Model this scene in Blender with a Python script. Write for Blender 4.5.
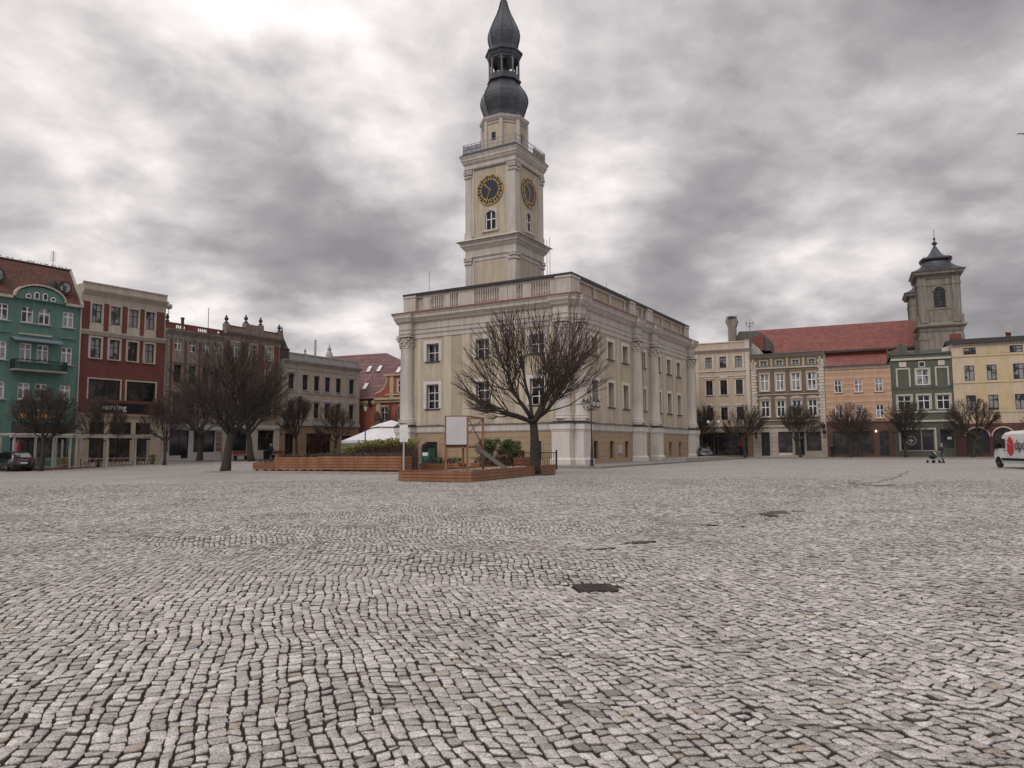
import bpy, math, random
import numpy as np
from mathutils import Vector, Matrix
R = math.radians
random.seed(7); rng = np.random.default_rng(11)
for o in list(bpy.data.objects): bpy.data.objects.remove(o)
scene = bpy.context.scene
COL = scene.collection

# ------------------------------------------------------------------ camera, exposure
EYE = 1.6
cam = bpy.data.cameras.new('camera'); co = bpy.data.objects.new('camera', cam); COL.objects.link(co)
cam.sensor_width = 36.0; cam.lens = 740 / 1024 * 36; cam.clip_start = .1; cam.clip_end = 3000
_th = math.atan(64 / 740); _ro = R(0.4)
_fw = Vector((0, math.cos(_th), math.sin(_th))); _u0 = Vector((0, -math.sin(_th), math.cos(_th))); _r0 = Vector((1, 0, 0))
_rt = _r0 * math.cos(_ro) - _u0 * math.sin(_ro); _up = _r0 * math.sin(_ro) + _u0 * math.cos(_ro)
m = Matrix((( _rt.x, _up.x, -_fw.x, 0), (_rt.y, _up.y, -_fw.y, 0), (_rt.z, _up.z, -_fw.z, EYE), (0, 0, 0, 1)))
co.matrix_world = m
scene.camera = co
scene.view_settings.view_transform = 'Standard'; scene.view_settings.look = 'None'
scene.view_settings.exposure = 0.50; scene.view_settings.gamma = 1.0
scene.view_settings.use_curve_mapping = False

def sky_dir(px, py):
    return (_fw + _rt * ((px - 512) / 740) + _up * ((384 - py) / 740)).normalized()

# ------------------------------------------------------------------ world: overcast sky
SUN_EL, SUN_AZ = R(44), R(-152)           # azimuth from +Y towards +X
w = bpy.data.worlds.new('World'); scene.world = w; w.use_nodes = True
nt = w.node_tree; N = nt.nodes; L = nt.links; N.clear()
def nd(tree, t, **kw):
    n = tree.nodes.new(t)
    for k, v in kw.items(): setattr(n, k, v)
    return n
def mathn(tree, op, a, b=None, c=None):
    n = tree.nodes.new('ShaderNodeMath'); n.operation = op
    for i, x in enumerate((a, b, c)):
        if x is None: continue
        if isinstance(x, (int, float)): n.inputs[i].default_value = x
        else: tree.links.new(x, n.inputs[i])
    return n.outputs[0]
def ramp(tree, fac, stops):
    n = tree.nodes.new('ShaderNodeValToRGB'); e = n.color_ramp.elements
    while len(e) < len(stops): e.new(.5)
    for i, (p, c) in enumerate(stops):
        e[i].position = p; e[i].color = (*c, 1) if len(c) == 3 else c
    tree.links.new(fac, n.inputs[0]); return n.outputs[0]
tc = nd(nt, 'ShaderNodeTexCoord')
sep = nd(nt, 'ShaderNodeSeparateXYZ'); L.new(tc.outputs['Generated'], sep.inputs[0])
zz = mathn(nt, 'MAXIMUM', sep.outputs[2], 0.0)
den = mathn(nt, 'ADD', zz, 0.30)
px_ = mathn(nt, 'DIVIDE', sep.outputs[0], den); py_ = mathn(nt, 'DIVIDE', sep.outputs[1], den)
cmb = nd(nt, 'ShaderNodeCombineXYZ'); L.new(px_, cmb.inputs[0]); L.new(py_, cmb.inputs[1])
n1 = nd(nt, 'ShaderNodeTexNoise'); n1.inputs['Scale'].default_value = 1.9; n1.inputs['Detail'].default_value = 7
n1.inputs['Roughness'].default_value = .52; n1.inputs['Distortion'].default_value = .12
L.new(cmb.outputs[0], n1.inputs['Vector'])
n2 = nd(nt, 'ShaderNodeTexNoise'); n2.inputs['Scale'].default_value = 4.2; n2.inputs['Detail'].default_value = 9
n2.inputs['Roughness'].default_value = .55; n2.inputs['Distortion'].default_value = .15
L.new(cmb.outputs[0], n2.inputs['Vector'])
val = mathn(nt, 'MULTIPLY_ADD', n1.outputs[0], 1.45, -.285)
val = mathn(nt, 'MULTIPLY_ADD', n2.outputs[0], .78, mathn(nt, 'ADD', val, -.39))
nw = nd(nt, 'ShaderNodeTexNoise'); nw.inputs['Scale'].default_value = 5; nw.inputs['Detail'].default_value = 5
L.new(tc.outputs['Generated'], nw.inputs['Vector'])
wv = nd(nt, 'ShaderNodeVectorMath', operation='MULTIPLY_ADD'); L.new(nw.outputs['Color'], wv.inputs[0])
wv.inputs[1].default_value = (.22, .22, .22); wv.inputs[2].default_value = (-.11, -.11, -.11)
wa = nd(nt, 'ShaderNodeVectorMath', operation='ADD'); L.new(tc.outputs['Generated'], wa.inputs[0]); L.new(wv.outputs[0], wa.inputs[1])
wn = nd(nt, 'ShaderNodeVectorMath', operation='NORMALIZE'); L.new(wa.outputs[0], wn.inputs[0])
# where the cloud sheet is thin (bright) and thick (dark): direction, amount, angular size
BLOBS = [(90, 50, .12, 170), (520, 230, .06, 220), (860, 30, .05, 160), (60, 330, .08, 120), (440, 330, .08, 120), (620, 60, .06, 120), (150, 5, .22, 110), (330, 75, .26, 60), (300, 15, .12, 60), (50, 60, .10, 50), (240, 60, .10, 60), (225, 60, .16, 45), (405, 150, .14, 30), (250, 180, .14, 26), (60, 215, .14, 55),
         (200, 300, .16, 40), (330, 335, .30, 32), (590, 225, .20, 34), (690, 175, .20, 65), (560, 80, .15, 50), (880, 205, .10, 60), (730, 15, .06, 80),
         (185, 85, -.20, 40), (235, 130, -.20, 45), (300, 140, -.16, 45), (120, 40, -.12, 36), (160, 240, -.24, 65), (280, 235, -.26, 60), (390, 245, -.18, 55),
         (20, 120, -.04, 70), (600, 150, -.14, 45), (780, 120, -.12, 80), (860, 80, -.12, 80), (970, 60, -.12, 80), (700, 245, -.12, 60),
         (820, 265, -.10, 70), (1010, 250, -.12, 55), (640, 285, -.08, 60), (340, 290, -.10, 50), (20, 240, -.06, 40)]
for bx_, by_, am, sg in BLOBS:
    d = sky_dir(bx_, by_)
    dn = nd(nt, 'ShaderNodeVectorMath', operation='DOT_PRODUCT'); L.new(wn.outputs[0], dn.inputs[0]); dn.inputs[1].default_value = d
    K = 1 / (sg / 740) ** 2
    ex = mathn(nt, 'EXPONENT', mathn(nt, 'MULTIPLY', mathn(nt, 'SUBTRACT', dn.outputs['Value'], 1.0), K))
    val = mathn(nt, 'MULTIPLY_ADD', ex, am*(.70 if am > 0 else 1.0), val)
cl = ramp(nt, val, [(.06, (.205, .195, .205)), (.27, (.285, .269, .278)), (.42, (.405, .382, .387)), (.58, (.565, .53, .527)), (.80, (.82, .775, .76))])
zen = nd(nt, 'ShaderNodeMapRange', interpolation_type='SMOOTHSTEP'); L.new(sep.outputs[2], zen.inputs[0])
zen.inputs[1].default_value = .52; zen.inputs[2].default_value = .95; zen.inputs[3].default_value = 1; zen.inputs[4].default_value = 1.6
bgc = nd(nt, 'ShaderNodeBackground'); L.new(cl, bgc.inputs[0]); L.new(zen.outputs[0], bgc.inputs[1])
sk = nd(nt, 'ShaderNodeTexSky', sky_type='NISHITA'); sk.sun_disc = False; sk.sun_elevation = SUN_EL; sk.sun_rotation = SUN_AZ
sk.air_density = 1; sk.dust_density = 5
bgs = nd(nt, 'ShaderNodeBackground'); L.new(sk.outputs[0], bgs.inputs[0]); bgs.inputs[1].default_value = .05
mx = nd(nt, 'ShaderNodeMixShader'); mx.inputs[0].default_value = .96      # 96 % cloud cover over the clear sky
L.new(bgs.outputs[0], mx.inputs[1]); L.new(bgc.outputs[0], mx.inputs[2])
wo = nd(nt, 'ShaderNodeOutputWorld'); L.new(mx.outputs[0], wo.inputs[0])

sl = bpy.data.lights.new('sun', 'SUN'); sl.energy = 1.1; sl.angle = R(35); sl.color = (1, .94, .88)
so = bpy.data.objects.new('sun', sl); COL.objects.link(so)
sd = Vector((math.sin(SUN_AZ) * math.cos(SUN_EL), math.cos(SUN_AZ) * math.cos(SUN_EL), math.sin(SUN_EL)))
so.rotation_euler = sd.to_track_quat('Z', 'Y').to_euler()

# ------------------------------------------------------------------ materials
MATS = {}
def pm(name, col, rough=.8, var=.12, scale=1.2, bump=.0, streak=0.0, metal=0, fine=0.0, coat=0, bscale=None, spec=None):
    if name in MATS: return MATS[name]
    mt = bpy.data.materials.new(name); mt.use_nodes = True; t = mt.node_tree; b = t.nodes['Principled BSDF']
    b.inputs['Roughness'].default_value = rough; b.inputs['Metallic'].default_value = metal
    if coat: b.inputs['Coat Weight'].default_value = coat; b.inputs['Coat Roughness'].default_value = .08
    if spec is not None: b.inputs['Specular IOR Level'].default_value = spec
    g = t.nodes.new('ShaderNodeNewGeometry')
    no = t.nodes.new('ShaderNodeTexNoise'); no.inputs['Scale'].default_value = scale; no.inputs['Detail'].default_value = 6; no.inputs['Roughness'].default_value = .62
    t.links.new(g.outputs['Position'], no.inputs['Vector'])
    lo = tuple(c * (1 - var) for c in col); hi = tuple(min(1, c * (1 + var)) for c in col)
    c1 = ramp(t, no.outputs[0], [(.32, lo), (.68, hi)])
    if streak:
        mp = t.nodes.new('ShaderNodeMapping'); mp.inputs['Scale'].default_value = (1.6, 1.6, .18)
        t.links.new(g.outputs['Position'], mp.inputs[0])
        n3 = t.nodes.new('ShaderNodeTexNoise'); n3.inputs['Scale'].default_value = 1.5; n3.inputs['Detail'].default_value = 8; n3.inputs['Roughness'].default_value = .7
        t.links.new(mp.outputs[0], n3.inputs['Vector'])
        rr = ramp(t, n3.outputs[0], [(.38, (1 - streak,) * 3), (.60, (1.0, 1.0, 1.0))])
        mxn = t.nodes.new('ShaderNodeMixRGB'); mxn.blend_type = 'MULTIPLY'; mxn.inputs[0].default_value = 1
        t.links.new(c1, mxn.inputs[1]); t.links.new(rr, mxn.inputs[2]); c1 = mxn.outputs[0]
    if fine:
        n4 = t.nodes.new('ShaderNodeTexNoise'); n4.inputs['Scale'].default_value = 14; n4.inputs['Detail'].default_value = 4
        t.links.new(g.outputs['Position'], n4.inputs['Vector'])
        r4 = ramp(t, n4.outputs[0], [(.35, (1 - fine,) * 3), (.65, (1.0, 1.0, 1.0))])
        m4 = t.nodes.new('ShaderNodeMixRGB'); m4.blend_type = 'MULTIPLY'; m4.inputs[0].default_value = 1
        t.links.new(c1, m4.inputs[1]); t.links.new(r4, m4.inputs[2]); c1 = m4.outputs[0]
    t.links.new(c1, b.inputs['Base Color'])
    if bump:
        bn = t.nodes.new('ShaderNodeBump'); bn.inputs['Strength'].default_value = bump; bn.inputs['Distance'].default_value = .02
        nb = t.nodes.new('ShaderNodeTexNoise'); nb.inputs['Scale'].default_value = bscale or 18; nb.inputs['Detail'].default_value = 5
        t.links.new(g.outputs['Position'], nb.inputs['Vector']); t.links.new(nb.outputs[0], bn.inputs['Height']); t.links.new(bn.outputs[0], b.inputs['Normal'])
    MATS[name] = mt; return mt
def patterned(name, kind, cols, sx, sz, rough=.8, coord='UVW', rot=0, extra=0.0):
    """brick / tile / plank patterns laid over world position"""
    mt = bpy.data.materials.new(name); mt.use_nodes = True; t = mt.node_tree; b = t.nodes['Principled BSDF']; b.inputs['Roughness'].default_value = rough
    tcn = t.nodes.new('ShaderNodeTexCoord'); mp = t.nodes.new('ShaderNodeMapping')
    t.links.new(tcn.outputs['Object'], mp.inputs[0]); mp.inputs['Rotation'].default_value = (R(90), 0, 0) if kind != 'planks' else (0, 0, 0)
    br = t.nodes.new('ShaderNodeTexBrick'); t.links.new(mp.outputs[0], br.inputs['Vector'])
    br.inputs['Color1'].default_value = (*cols[0], 1); br.inputs['Color2'].default_value = (*cols[1], 1); br.inputs['Mortar'].default_value = (*cols[2], 1)
    br.inputs['Scale'].default_value = 1; br.inputs['Brick Width'].default_value = sx; br.inputs['Row Height'].default_value = sz
    br.inputs['Mortar Size'].default_value = min(sz, sx) * .09 + extra; br.inputs['Bias'].default_value = 0
    no = t.nodes.new('ShaderNodeTexNoise'); no.inputs['Scale'].default_value = .8; no.inputs['Detail'].default_value = 6
    t.links.new(tcn.outputs['Object'], no.inputs['Vector'])
    rr = ramp(t, no.outputs[0], [(.3, (.72, .72, .74)), (.7, (1.12, 1.1, 1.08))])
    mxn = t.nodes.new('ShaderNodeMixRGB'); mxn.blend_type = 'MULTIPLY'; mxn.inputs[0].default_value = 1
    t.links.new(br.outputs[0], mxn.inputs[1]); t.links.new(rr, mxn.inputs[2]); t.links.new(mxn.outputs[0], b.inputs['Base Color'])
    bn = t.nodes.new('ShaderNodeBump'); bn.inputs['Strength'].default_value = .6; bn.inputs['Distance'].default_value = .03; bn.invert = True
    t.links.new(br.outputs['Fac'], bn.inputs['Height']); t.links.new(bn.outputs[0], b.inputs['Normal'])
    MATS[name] = mt; return mt
def glassy(name, dark, light, amt):
    """window glass over a dark room with, in places, a net curtain"""
    mt = bpy.data.materials.new(name); mt.use_nodes = True; t = mt.node_tree; b = t.nodes['Principled BSDF']
    b.inputs['Roughness'].default_value = .12; b.inputs['Specular IOR Level'].default_value = .5
    g = t.nodes.new('ShaderNodeNewGeometry'); n = t.nodes.new('ShaderNodeTexNoise'); n.inputs['Scale'].default_value = .9; n.inputs['Detail'].default_value = 4
    t.links.new(g.outputs['Position'], n.inputs[0])
    c = ramp(t, n.outputs[0], [(amt - .04, dark), (amt + .04, light)]); t.links.new(c, b.inputs['Base Color'])
    nb = t.nodes.new('ShaderNodeTexNoise'); nb.inputs['Scale'].default_value = .7
    t.links.new(g.outputs['Position'], nb.inputs[0])
    bn = t.nodes.new('ShaderNodeBump'); bn.inputs['Strength'].default_value = .12; bn.inputs['Distance'].default_value = .1
    t.links.new(nb.outputs[0], bn.inputs['Height']); t.links.new(bn.outputs[0], b.inputs['Normal'])
    MATS[name] = mt; return mt
glassy('glass_dark', (.006, .007, .009), (.03, .03, .034), .55)
glassy('glass_curtain', (.02, .021, .025), (.24, .235, .24), .46)
glassy('glass_shop', (.008, .008, .009), (.045, .04, .036), .56)
M = MATS
pm('th_band', (.48, .42, .325), .85, .05, .8, .1, .16)
pm('th_groove', (.20, .15, .10), .85, .05)
pm('th_wall', (.445, .385, .295), .85, .07, .5, .12, .24, fine=.05)
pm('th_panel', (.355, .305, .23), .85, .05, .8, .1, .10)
pm('th_trim', (.49, .45, .415), .8, .05, .9, .1, .24, fine=.06)
pm('th_pier', (.56, .525, .495), .8, .05, .7, .08, .12)
pm('th_base', (.33, .245, .16), .85, .07, .9, .15, .12)
pm('flashing', (.035, .036, .042), .5, .3, 2)
pm('red_tile_strip', (.16, .065, .05), .7, .3, 5)
pm('copper_dark', (.060, .064, .078), .42, .3, 1.2, .15, .25, metal=.3)
pm('clock_blue', (.012, .016, .034), .4, .1)
pm('gold', (.40, .27, .10), .4, .15, 6, metal=.55)
pm('white_paint', (.70, .70, .70), .5, .06, 3)
pm('grey_frame', (.38, .37, .37), .6, .1, 3)
pm('dark_frame', (.035, .028, .026), .5, .2, 3)
pm('black_iron', (.014, .014, .016), .45, .3, 6)
pm('lamp_glass', (.48, .48, .47), .15, .1, 5)
pm('concrete', (.27, .255, .24), .85, .15, 2, .3, fine=.15)
pm('kerb_stone', (.20, .19, .18), .8, .2, 2.5, .3)
pm('wood_planter', (.235, .105, .048), .55, .22, 1.2, .3, streak=.2)
pm('wood_dark', (.16, .06, .03), .6, .3, 3, .3)
pm('soil', (.05, .038, .03), .95, .4, 5, .6)
pm('bark', (.045, .037, .030), .95, .35, 6, .8, fine=.4)
pm('twig', (.068, .050, .043), .9, .25, 3)
pm('twig_red', (.092, .058, .050), .9, .25, 3)
pm('leaf_yellow', (.20, .19, .045), .7, .4, 4)
pm('leaf_green', (.050, .085, .028), .7, .4, 4)
pm('leaf_dark', (.03, .045, .03), .7, .4, 4)
pm('dry_stems', (.13, .085, .07), .9, .35, 5)
pm('canvas_white', (.72, .73, .74), .6, .06, .7, .2, streak=.12, bscale=2)
pm('car_black', (.010, .011, .013), .25, .1, 3, coat=.8)
pm('car_glass', (.006, .007, .008), .06, .1, 3)
pm('van_white', (.66, .66, .67), .32, .04, 1, coat=.5)
pm('emblem_red', (.50, .022, .035), .4, .05)
pm('letter_grey', (.05, .045, .05), .5, .05)
pm('plastic_black', (.014, .014, .015), .7, .2, 4, spec=.2)
pm('rubber', (.015, .015, .015), .9, .2, 5)
pm('hub_metal', (.36, .36, .37), .4, .1, 6, metal=.6)
pm('lens_red', (.22, .01, .01), .2, .1)
pm('steel', (.30, .30, .31), .4, .15, 4, metal=.7)
# ------------------------------------------------------------------ mesh helpers
class MB:
    def __init__(s): s.v = []; s.f = []
    def add(s, vs, fs):
        n = len(s.v); s.v += [tuple(p) for p in vs]; s.f += [tuple(n + i for i in f) for f in fs]; return s
    def box(s, x0, x1, y0, y1, z0, z1):
        return s.add([(x0,y0,z0),(x1,y0,z0),(x1,y1,z0),(x0,y1,z0),(x0,y0,z1),(x1,y0,z1),(x1,y1,z1),(x0,y1,z1)],
                     [(0,3,2,1),(4,5,6,7),(0,1,5,4),(1,2,6,5),(2,3,7,6),(3,0,4,7)])
    def slab(s, x0, x1, y0, y1, z0, z1, o0, o1):     # a footprint grown by o0 at the bottom and o1 at the top
        return s.add([(x0-o0,y0-o0,z0),(x1+o0,y0-o0,z0),(x1+o0,y1+o0,z0),(x0-o0,y1+o0,z0),(x0-o1,y0-o1,z1),(x1+o1,y0-o1,z1),(x1+o1,y1+o1,z1),(x0-o1,y1+o1,z1)],
                     [(0,3,2,1),(4,5,6,7),(0,1,5,4),(1,2,6,5),(2,3,7,6),(3,0,4,7)])
    def prism(s, pts, y0, y1):                        # polygon in (x, z), extruded along y
        n = len(pts); vs = [(x, y0, z) for x, z in pts] + [(x, y1, z) for x, z in pts]
        return s.add(vs, [tuple(range(n)), tuple(range(2*n-1, n-1, -1))] + [(i, i+n, (i+1) % n + n, (i+1) % n) for i in range(n)])
    def prism_z(s, pts, z0, z1):
        n = len(pts); vs = [(x, y, z0) for x, y in pts] + [(x, y, z1) for x, y in pts]
        return s.add(vs, [tuple(range(n-1, -1, -1)), tuple(range(n, 2*n))] + [(i, (i+1) % n, (i+1) % n + n, i+n) for i in range(n)])
    def lathe(s, prof, n=16, c=(0, 0, 0), ph=0, a0=0, a1=2*math.pi):
        full = abs(a1 - a0 - 2*math.pi) < 1e-6; m_ = n if full else n + 1; vs = []; fs = []
        for r, z in prof:
            for i in range(m_):
                a = a0 + (a1 - a0) * i / n + ph; vs.append((c[0] + r*math.cos(a), c[1] + r*math.sin(a), c[2] + z))
        for j in range(len(prof)-1):
            for i in range(n):
                k = (i+1) % m_ if full else i+1
                fs.append((j*m_+i, j*m_+k, (j+1)*m_+k, (j+1)*m_+i))
        if full: fs += [tuple(range(m_-1, -1, -1)), tuple((len(prof)-1)*m_ + i for i in range(m_))]
        return s.add(vs, fs)
    def tube(s, pts, rad, n=6, caps=True):
        pts = [Vector(p) for p in pts]
        if not hasattr(rad, '__len__'): rad = [rad]*len(pts)
        vs = []; fs = []; up = None
        for i, p in enumerate(pts):
            d = (pts[min(i+1, len(pts)-1)] - pts[max(i-1, 0)]).normalized()
            if up is None: up = d.orthogonal().normalized()
            up = (up - d * up.dot(d)); up = up.normalized() if up.length > 1e-5 else d.orthogonal().normalized()
            sd_ = d.cross(up)
            for k in range(n):
                a = 2*math.pi*k/n; vs.append(p + (up*math.cos(a) + sd_*math.sin(a)) * rad[i])
        for i in range(len(pts)-1):
            for k in range(n): fs.append((i*n+k, i*n+(k+1) % n, (i+1)*n+(k+1) % n, (i+1)*n+k))
        if caps: fs += [tuple(range(n-1, -1, -1)), tuple((len(pts)-1)*n + k for k in range(n))]
        return s.add(vs, fs)
    def wall(s, x0, x1, z0, z1, ops, y=0.0, rev=.25):  # front sheet with openings and their reveals
        xs = sorted({x0, x1, *[o[0] for o in ops], *[o[1] for o in ops]}); zs = sorted({z0, z1, *[o[2] for o in ops], *[o[3] for o in ops]})
        xs = [x for x in xs if x0 <= x <= x1]; zs = [z for z in zs if z0 <= z <= z1]
        for i in range(len(xs)-1):
            for j in range(len(zs)-1):
                cx, cz = (xs[i]+xs[i+1])/2, (zs[j]+zs[j+1])/2
                if any(o[0] < cx < o[1] and o[2] < cz < o[3] for o in ops): continue
                s.add([(xs[i],y,zs[j]),(xs[i+1],y,zs[j]),(xs[i+1],y,zs[j+1]),(xs[i],y,zs[j+1])], [(0,1,2,3)])
        for a, b, c, d in [o[:4] for o in ops]:
            s.add([(a,y,c),(b,y,c),(b,y+rev,c),(a,y+rev,c)], [(0,3,2,1)]); s.add([(a,y,d),(b,y,d),(b,y+rev,d),(a,y+rev,d)], [(0,1,2,3)])
            s.add([(a,y,c),(a,y+rev,c),(a,y+rev,d),(a,y,d)], [(0,1,2,3)]); s.add([(b,y,c),(b,y+rev,c),(b,y+rev,d),(b,y,d)], [(0,3,2,1)])
        return s
    def mesh(s, name, k=1.0, smooth=False):
        me = bpy.data.meshes.new(name); vs = s.v if k == 1.0 else [(x*k, y*k, z*k) for x, y, z in s.v]
        me.from_pydata(vs, [], s.f); me.update()
        if smooth: me.polygons.foreach_set('use_smooth', [True]*len(me.polygons))
        return me
    def build(s, name, mat, parent=None, fac=None, loc=(0,0,0), rot=0, smooth=False, k=1.0):
        if fac: k = fac.k
        me = s.mesh(name, k, smooth); me.materials.append(M[mat] if isinstance(mat, str) else mat)
        return link(name, me, parent, fac, loc, rot)
def link(name, me, parent=None, fac=None, loc=(0,0,0), rot=0):
    o = bpy.data.objects.new(name, me); COL.objects.link(o)
    if fac is not None:
        o.location = fac.pt(loc); o.rotation_euler = (0, 0, fac.rot + rot); parent = parent or fac.root
    else: o.location = loc; o.rotation_euler = (0, 0, rot)
    if parent is not None: o.parent = parent
    return o
class Fac:
    """a facade frame inside its building: x to the right as seen, y into the building, z up"""
    def __init__(s, root, o=(0,0), rot=0, k=1.0): s.root = root; s.o = o; s.rot = rot; s.k = k
    def pt(s, p):
        x, y = p[0]*s.k, p[1]*s.k; c, n = math.cos(s.rot), math.sin(s.rot)
        return (s.o[0] + x*c - y*n, s.o[1] + x*n + y*c, p[2]*s.k)
def tag(o, label, cat, group=None, kind=None):
    if label: o['label'] = label
    if cat: o['category'] = cat
    if group: o['group'] = group
    if kind: o['kind'] = kind
    return o
def empty(name, loc, rz, label, cat, group=None):
    o = bpy.data.objects.new(name, None); COL.objects.link(o); o.location = loc; o.rotation_euler = (0, 0, rz); o.empty_display_size = .3
    return tag(o, label, cat, group)
def kids(o): return [c for c in bpy.data.objects if c.parent == o]
def copy_tree(o, parent=None):
    c = o.copy(); COL.objects.link(c); c.parent = parent
    for ch in kids(o): copy_tree(ch, c)
    return c
# ---------------- windows
WC = {}
def window(fac, x0, x1, z0, z1, fm='white_paint', mul=(.5,), tr=(.66,), glass='glass_dark', sur=None, sw=.16, sill=None, rec=.14, fr=.07, name='window', arch=0, proud=.06, head=None, bottom=False, label=None, am='green_wall'):
    wd, ht = round(x1-x0, 2), round(z1-z0, 2); key = (wd, ht, fm, mul, tr, glass, sur, sw, sill, rec, fr, fac.k, arch, proud, head, bottom, name, am)
    if key not in WC:
        f = MB(); SP = MB() if arch else None
        f.box(0, fr, rec, rec+.07, 0, ht); f.box(wd-fr, wd, rec, rec+.07, 0, ht); f.box(fr, wd-fr, rec, rec+.07, 0, fr); f.box(fr, wd-fr, rec, rec+.07, ht-fr, ht)
        for a in mul: f.box(a*wd-fr*.55, a*wd+fr*.55, rec-.005, rec+.065, fr, ht-fr)
        for b in tr: f.box(fr, wd-fr, rec+.004, rec+.06, b*ht-fr*.5, b*ht+fr*.5)
        if arch:
            for sgn in (0, 1):                    # wall spandrels that round the head of the opening
                r = wd/2; pts = [((0 if not sgn else wd), ht)]
                for i in range(9):
                    a = (math.pi/2)*(i/8); X = r - r*math.sin(a) if not sgn else r + r*math.sin(a)
                    pts.append((X, ht - arch + arch*math.cos(a)))
                SP.prism(pts, -.012, rec-.006)
        P = MB().box(fr*.5, wd-fr*.5, rec+.03, rec+.045, fr*.5, ht-fr*.5)
        S = T = None
        if sur:
            S = MB(); b0 = -sw if bottom else 0
            S.box(-sw, -.004, -proud, .02, b0, ht+.004); S.box(wd+.004, wd+sw, -proud, .02, b0, ht+.004); S.box(-sw, wd+sw, -proud, .02, ht+.004, ht+sw)
            if bottom: S.box(-.004, wd+.004, -proud, .02, -sw, -.004)
            if head == 'cornice': S.box(-sw-.08, wd+sw+.08, -.2, .02, ht+sw+.003, ht+sw+.13)
            if head == 'tri':
                S.prism([(-sw-.1, ht+sw+.004), (wd+sw+.1, ht+sw+.004), (wd/2, ht+sw+.42)], -.16, .02)
            if head == 'seg':
                n = 10; c = wd/2; rr = wd/2+sw+.08
                S.prism([(c+rr*math.cos(math.pi*i/n), ht+sw+.004+rr*.5*math.sin(math.pi*i/n)) for i in range(n+1)], -.14, .02)
                S.prism([(c+rr*.8*math.cos(math.pi*i/n), ht+sw+.06+rr*.34*math.sin(math.pi*i/n)) for i in range(n+1)], -.17, -.1405)
        if sill: T = MB().box(-.14, wd+.14, -.15, .03, -.1 - (sw if bottom else 0), -.004 - (sw if bottom else 0))
        WC[key] = [b.mesh(n_, fac.k) if b else None for b, n_ in ((f, name), (P, 'pane'), (S, 'surround'), (T, 'sill'), (SP, 'arch_spandrel'))]
        for me, mt in zip(WC[key], (fm, glass, sur, sill, am)):
            if me: me.materials.append(M[mt])
    ms = WC[key]
    o = link(name, ms[0], fac.root, fac, (x0, 0, z0))
    for me, n_ in zip(ms[1:], ('pane', 'surround', 'sill', 'arch_spandrel')):
        if me: link(n_, me, o)
    if label: o['label'] = label
    return o
def text_mesh(txt, size, depth, mat, fac, loc, name='lettering', shear=0, parent=None, spacing=1.0):
    cu = bpy.data.curves.new(name, 'FONT'); cu.body = txt; cu.size = size; cu.extrude = depth; cu.align_x = 'LEFT'; cu.shear = shear; cu.space_character = spacing
    tmp = bpy.data.objects.new('tmp', cu); COL.objects.link(tmp)
    me = bpy.data.meshes.new_from_object(tmp.evaluated_get(bpy.context.evaluated_depsgraph_get()))
    bpy.data.objects.remove(tmp); bpy.data.curves.remove(cu)
    me.transform(Matrix.Rotation(R(90), 4, 'X')); 
    if fac: me.transform(Matrix.Scale(fac.k, 4))
    me.materials.clear(); me.materials.append(M[mat]); me.name = name
    return link(name, me, parent, fac, loc)
def sstep(a, b, x):
    t = np.clip((x - a) / (b - a), 0, 1); return t*t*(3-2*t)

# ------------------------------------------------------------------ ground
DR = np.array((1.0, 9.15))
V1 = (np.array((6.16, 18.28)), np.array((16.54, 32.7))); V2 = (np.array((-1.29, 10.39)), np.array((-6.48, 13.76)))
def seg_dist(x, y, pts):
    best = np.full(np.shape(x), 1e9)
    for a, b in zip(pts[:-1], pts[1:]):
        d = b - a; t = np.clip(((x-a[0])*d[0] + (y-a[1])*d[1]) / (d@d), 0, 1)
        best = np.minimum(best, np.hypot(x-a[0]-t*d[0], y-a[1]-t*d[1]))
    return best
VP1 = [DR, V1[0], V1[1], np.array((30., 52.))]; VP2 = [DR, V2[0], V2[1], np.array((-16., 18.))]
def height(x, y):
    x = np.asarray(x, float); y = np.asarray(y, float)
    h = .42 * sstep(60, 76, y) * sstep(8, 20, -x)
    d = np.minimum(seg_dist(x, y, VP1), seg_dist(x, y, VP2))
    near = 1 - sstep(30, 46, np.hypot(x, y))
    h = h - (.075*np.exp(-(d/.9)**2) + .05*np.exp(-(d/3.5)**2)) * near
    h = h + near*.012*(np.sin(x*.9+1)*np.cos(y*.7) + np.sin(x*.37-y*.5))
    return h - .0
RS = 44.0
def polar(r0, r1, nr, na, zoff, geo=True):
    rs = np.geomspace(max(r0, .3), r1, nr) if geo else np.linspace(r0, r1, nr)
    vs = []; fs = []
    for r in rs:
        for i in range(na):
            a = 2*math.pi*i/na; vs.append((r*math.cos(a), r*math.sin(a)))
    vs = np.array(vs); z = height(vs[:, 0], vs[:, 1]) + zoff
    V = [(a, b, c) for (a, b), c in zip(vs, z)]
    for j in range(nr-1):
        for i in range(na):
            k = (i+1) % na; fs.append((j*na+i, (j+1)*na+i, (j+1)*na+k, j*na+k))
    return V, fs
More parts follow.
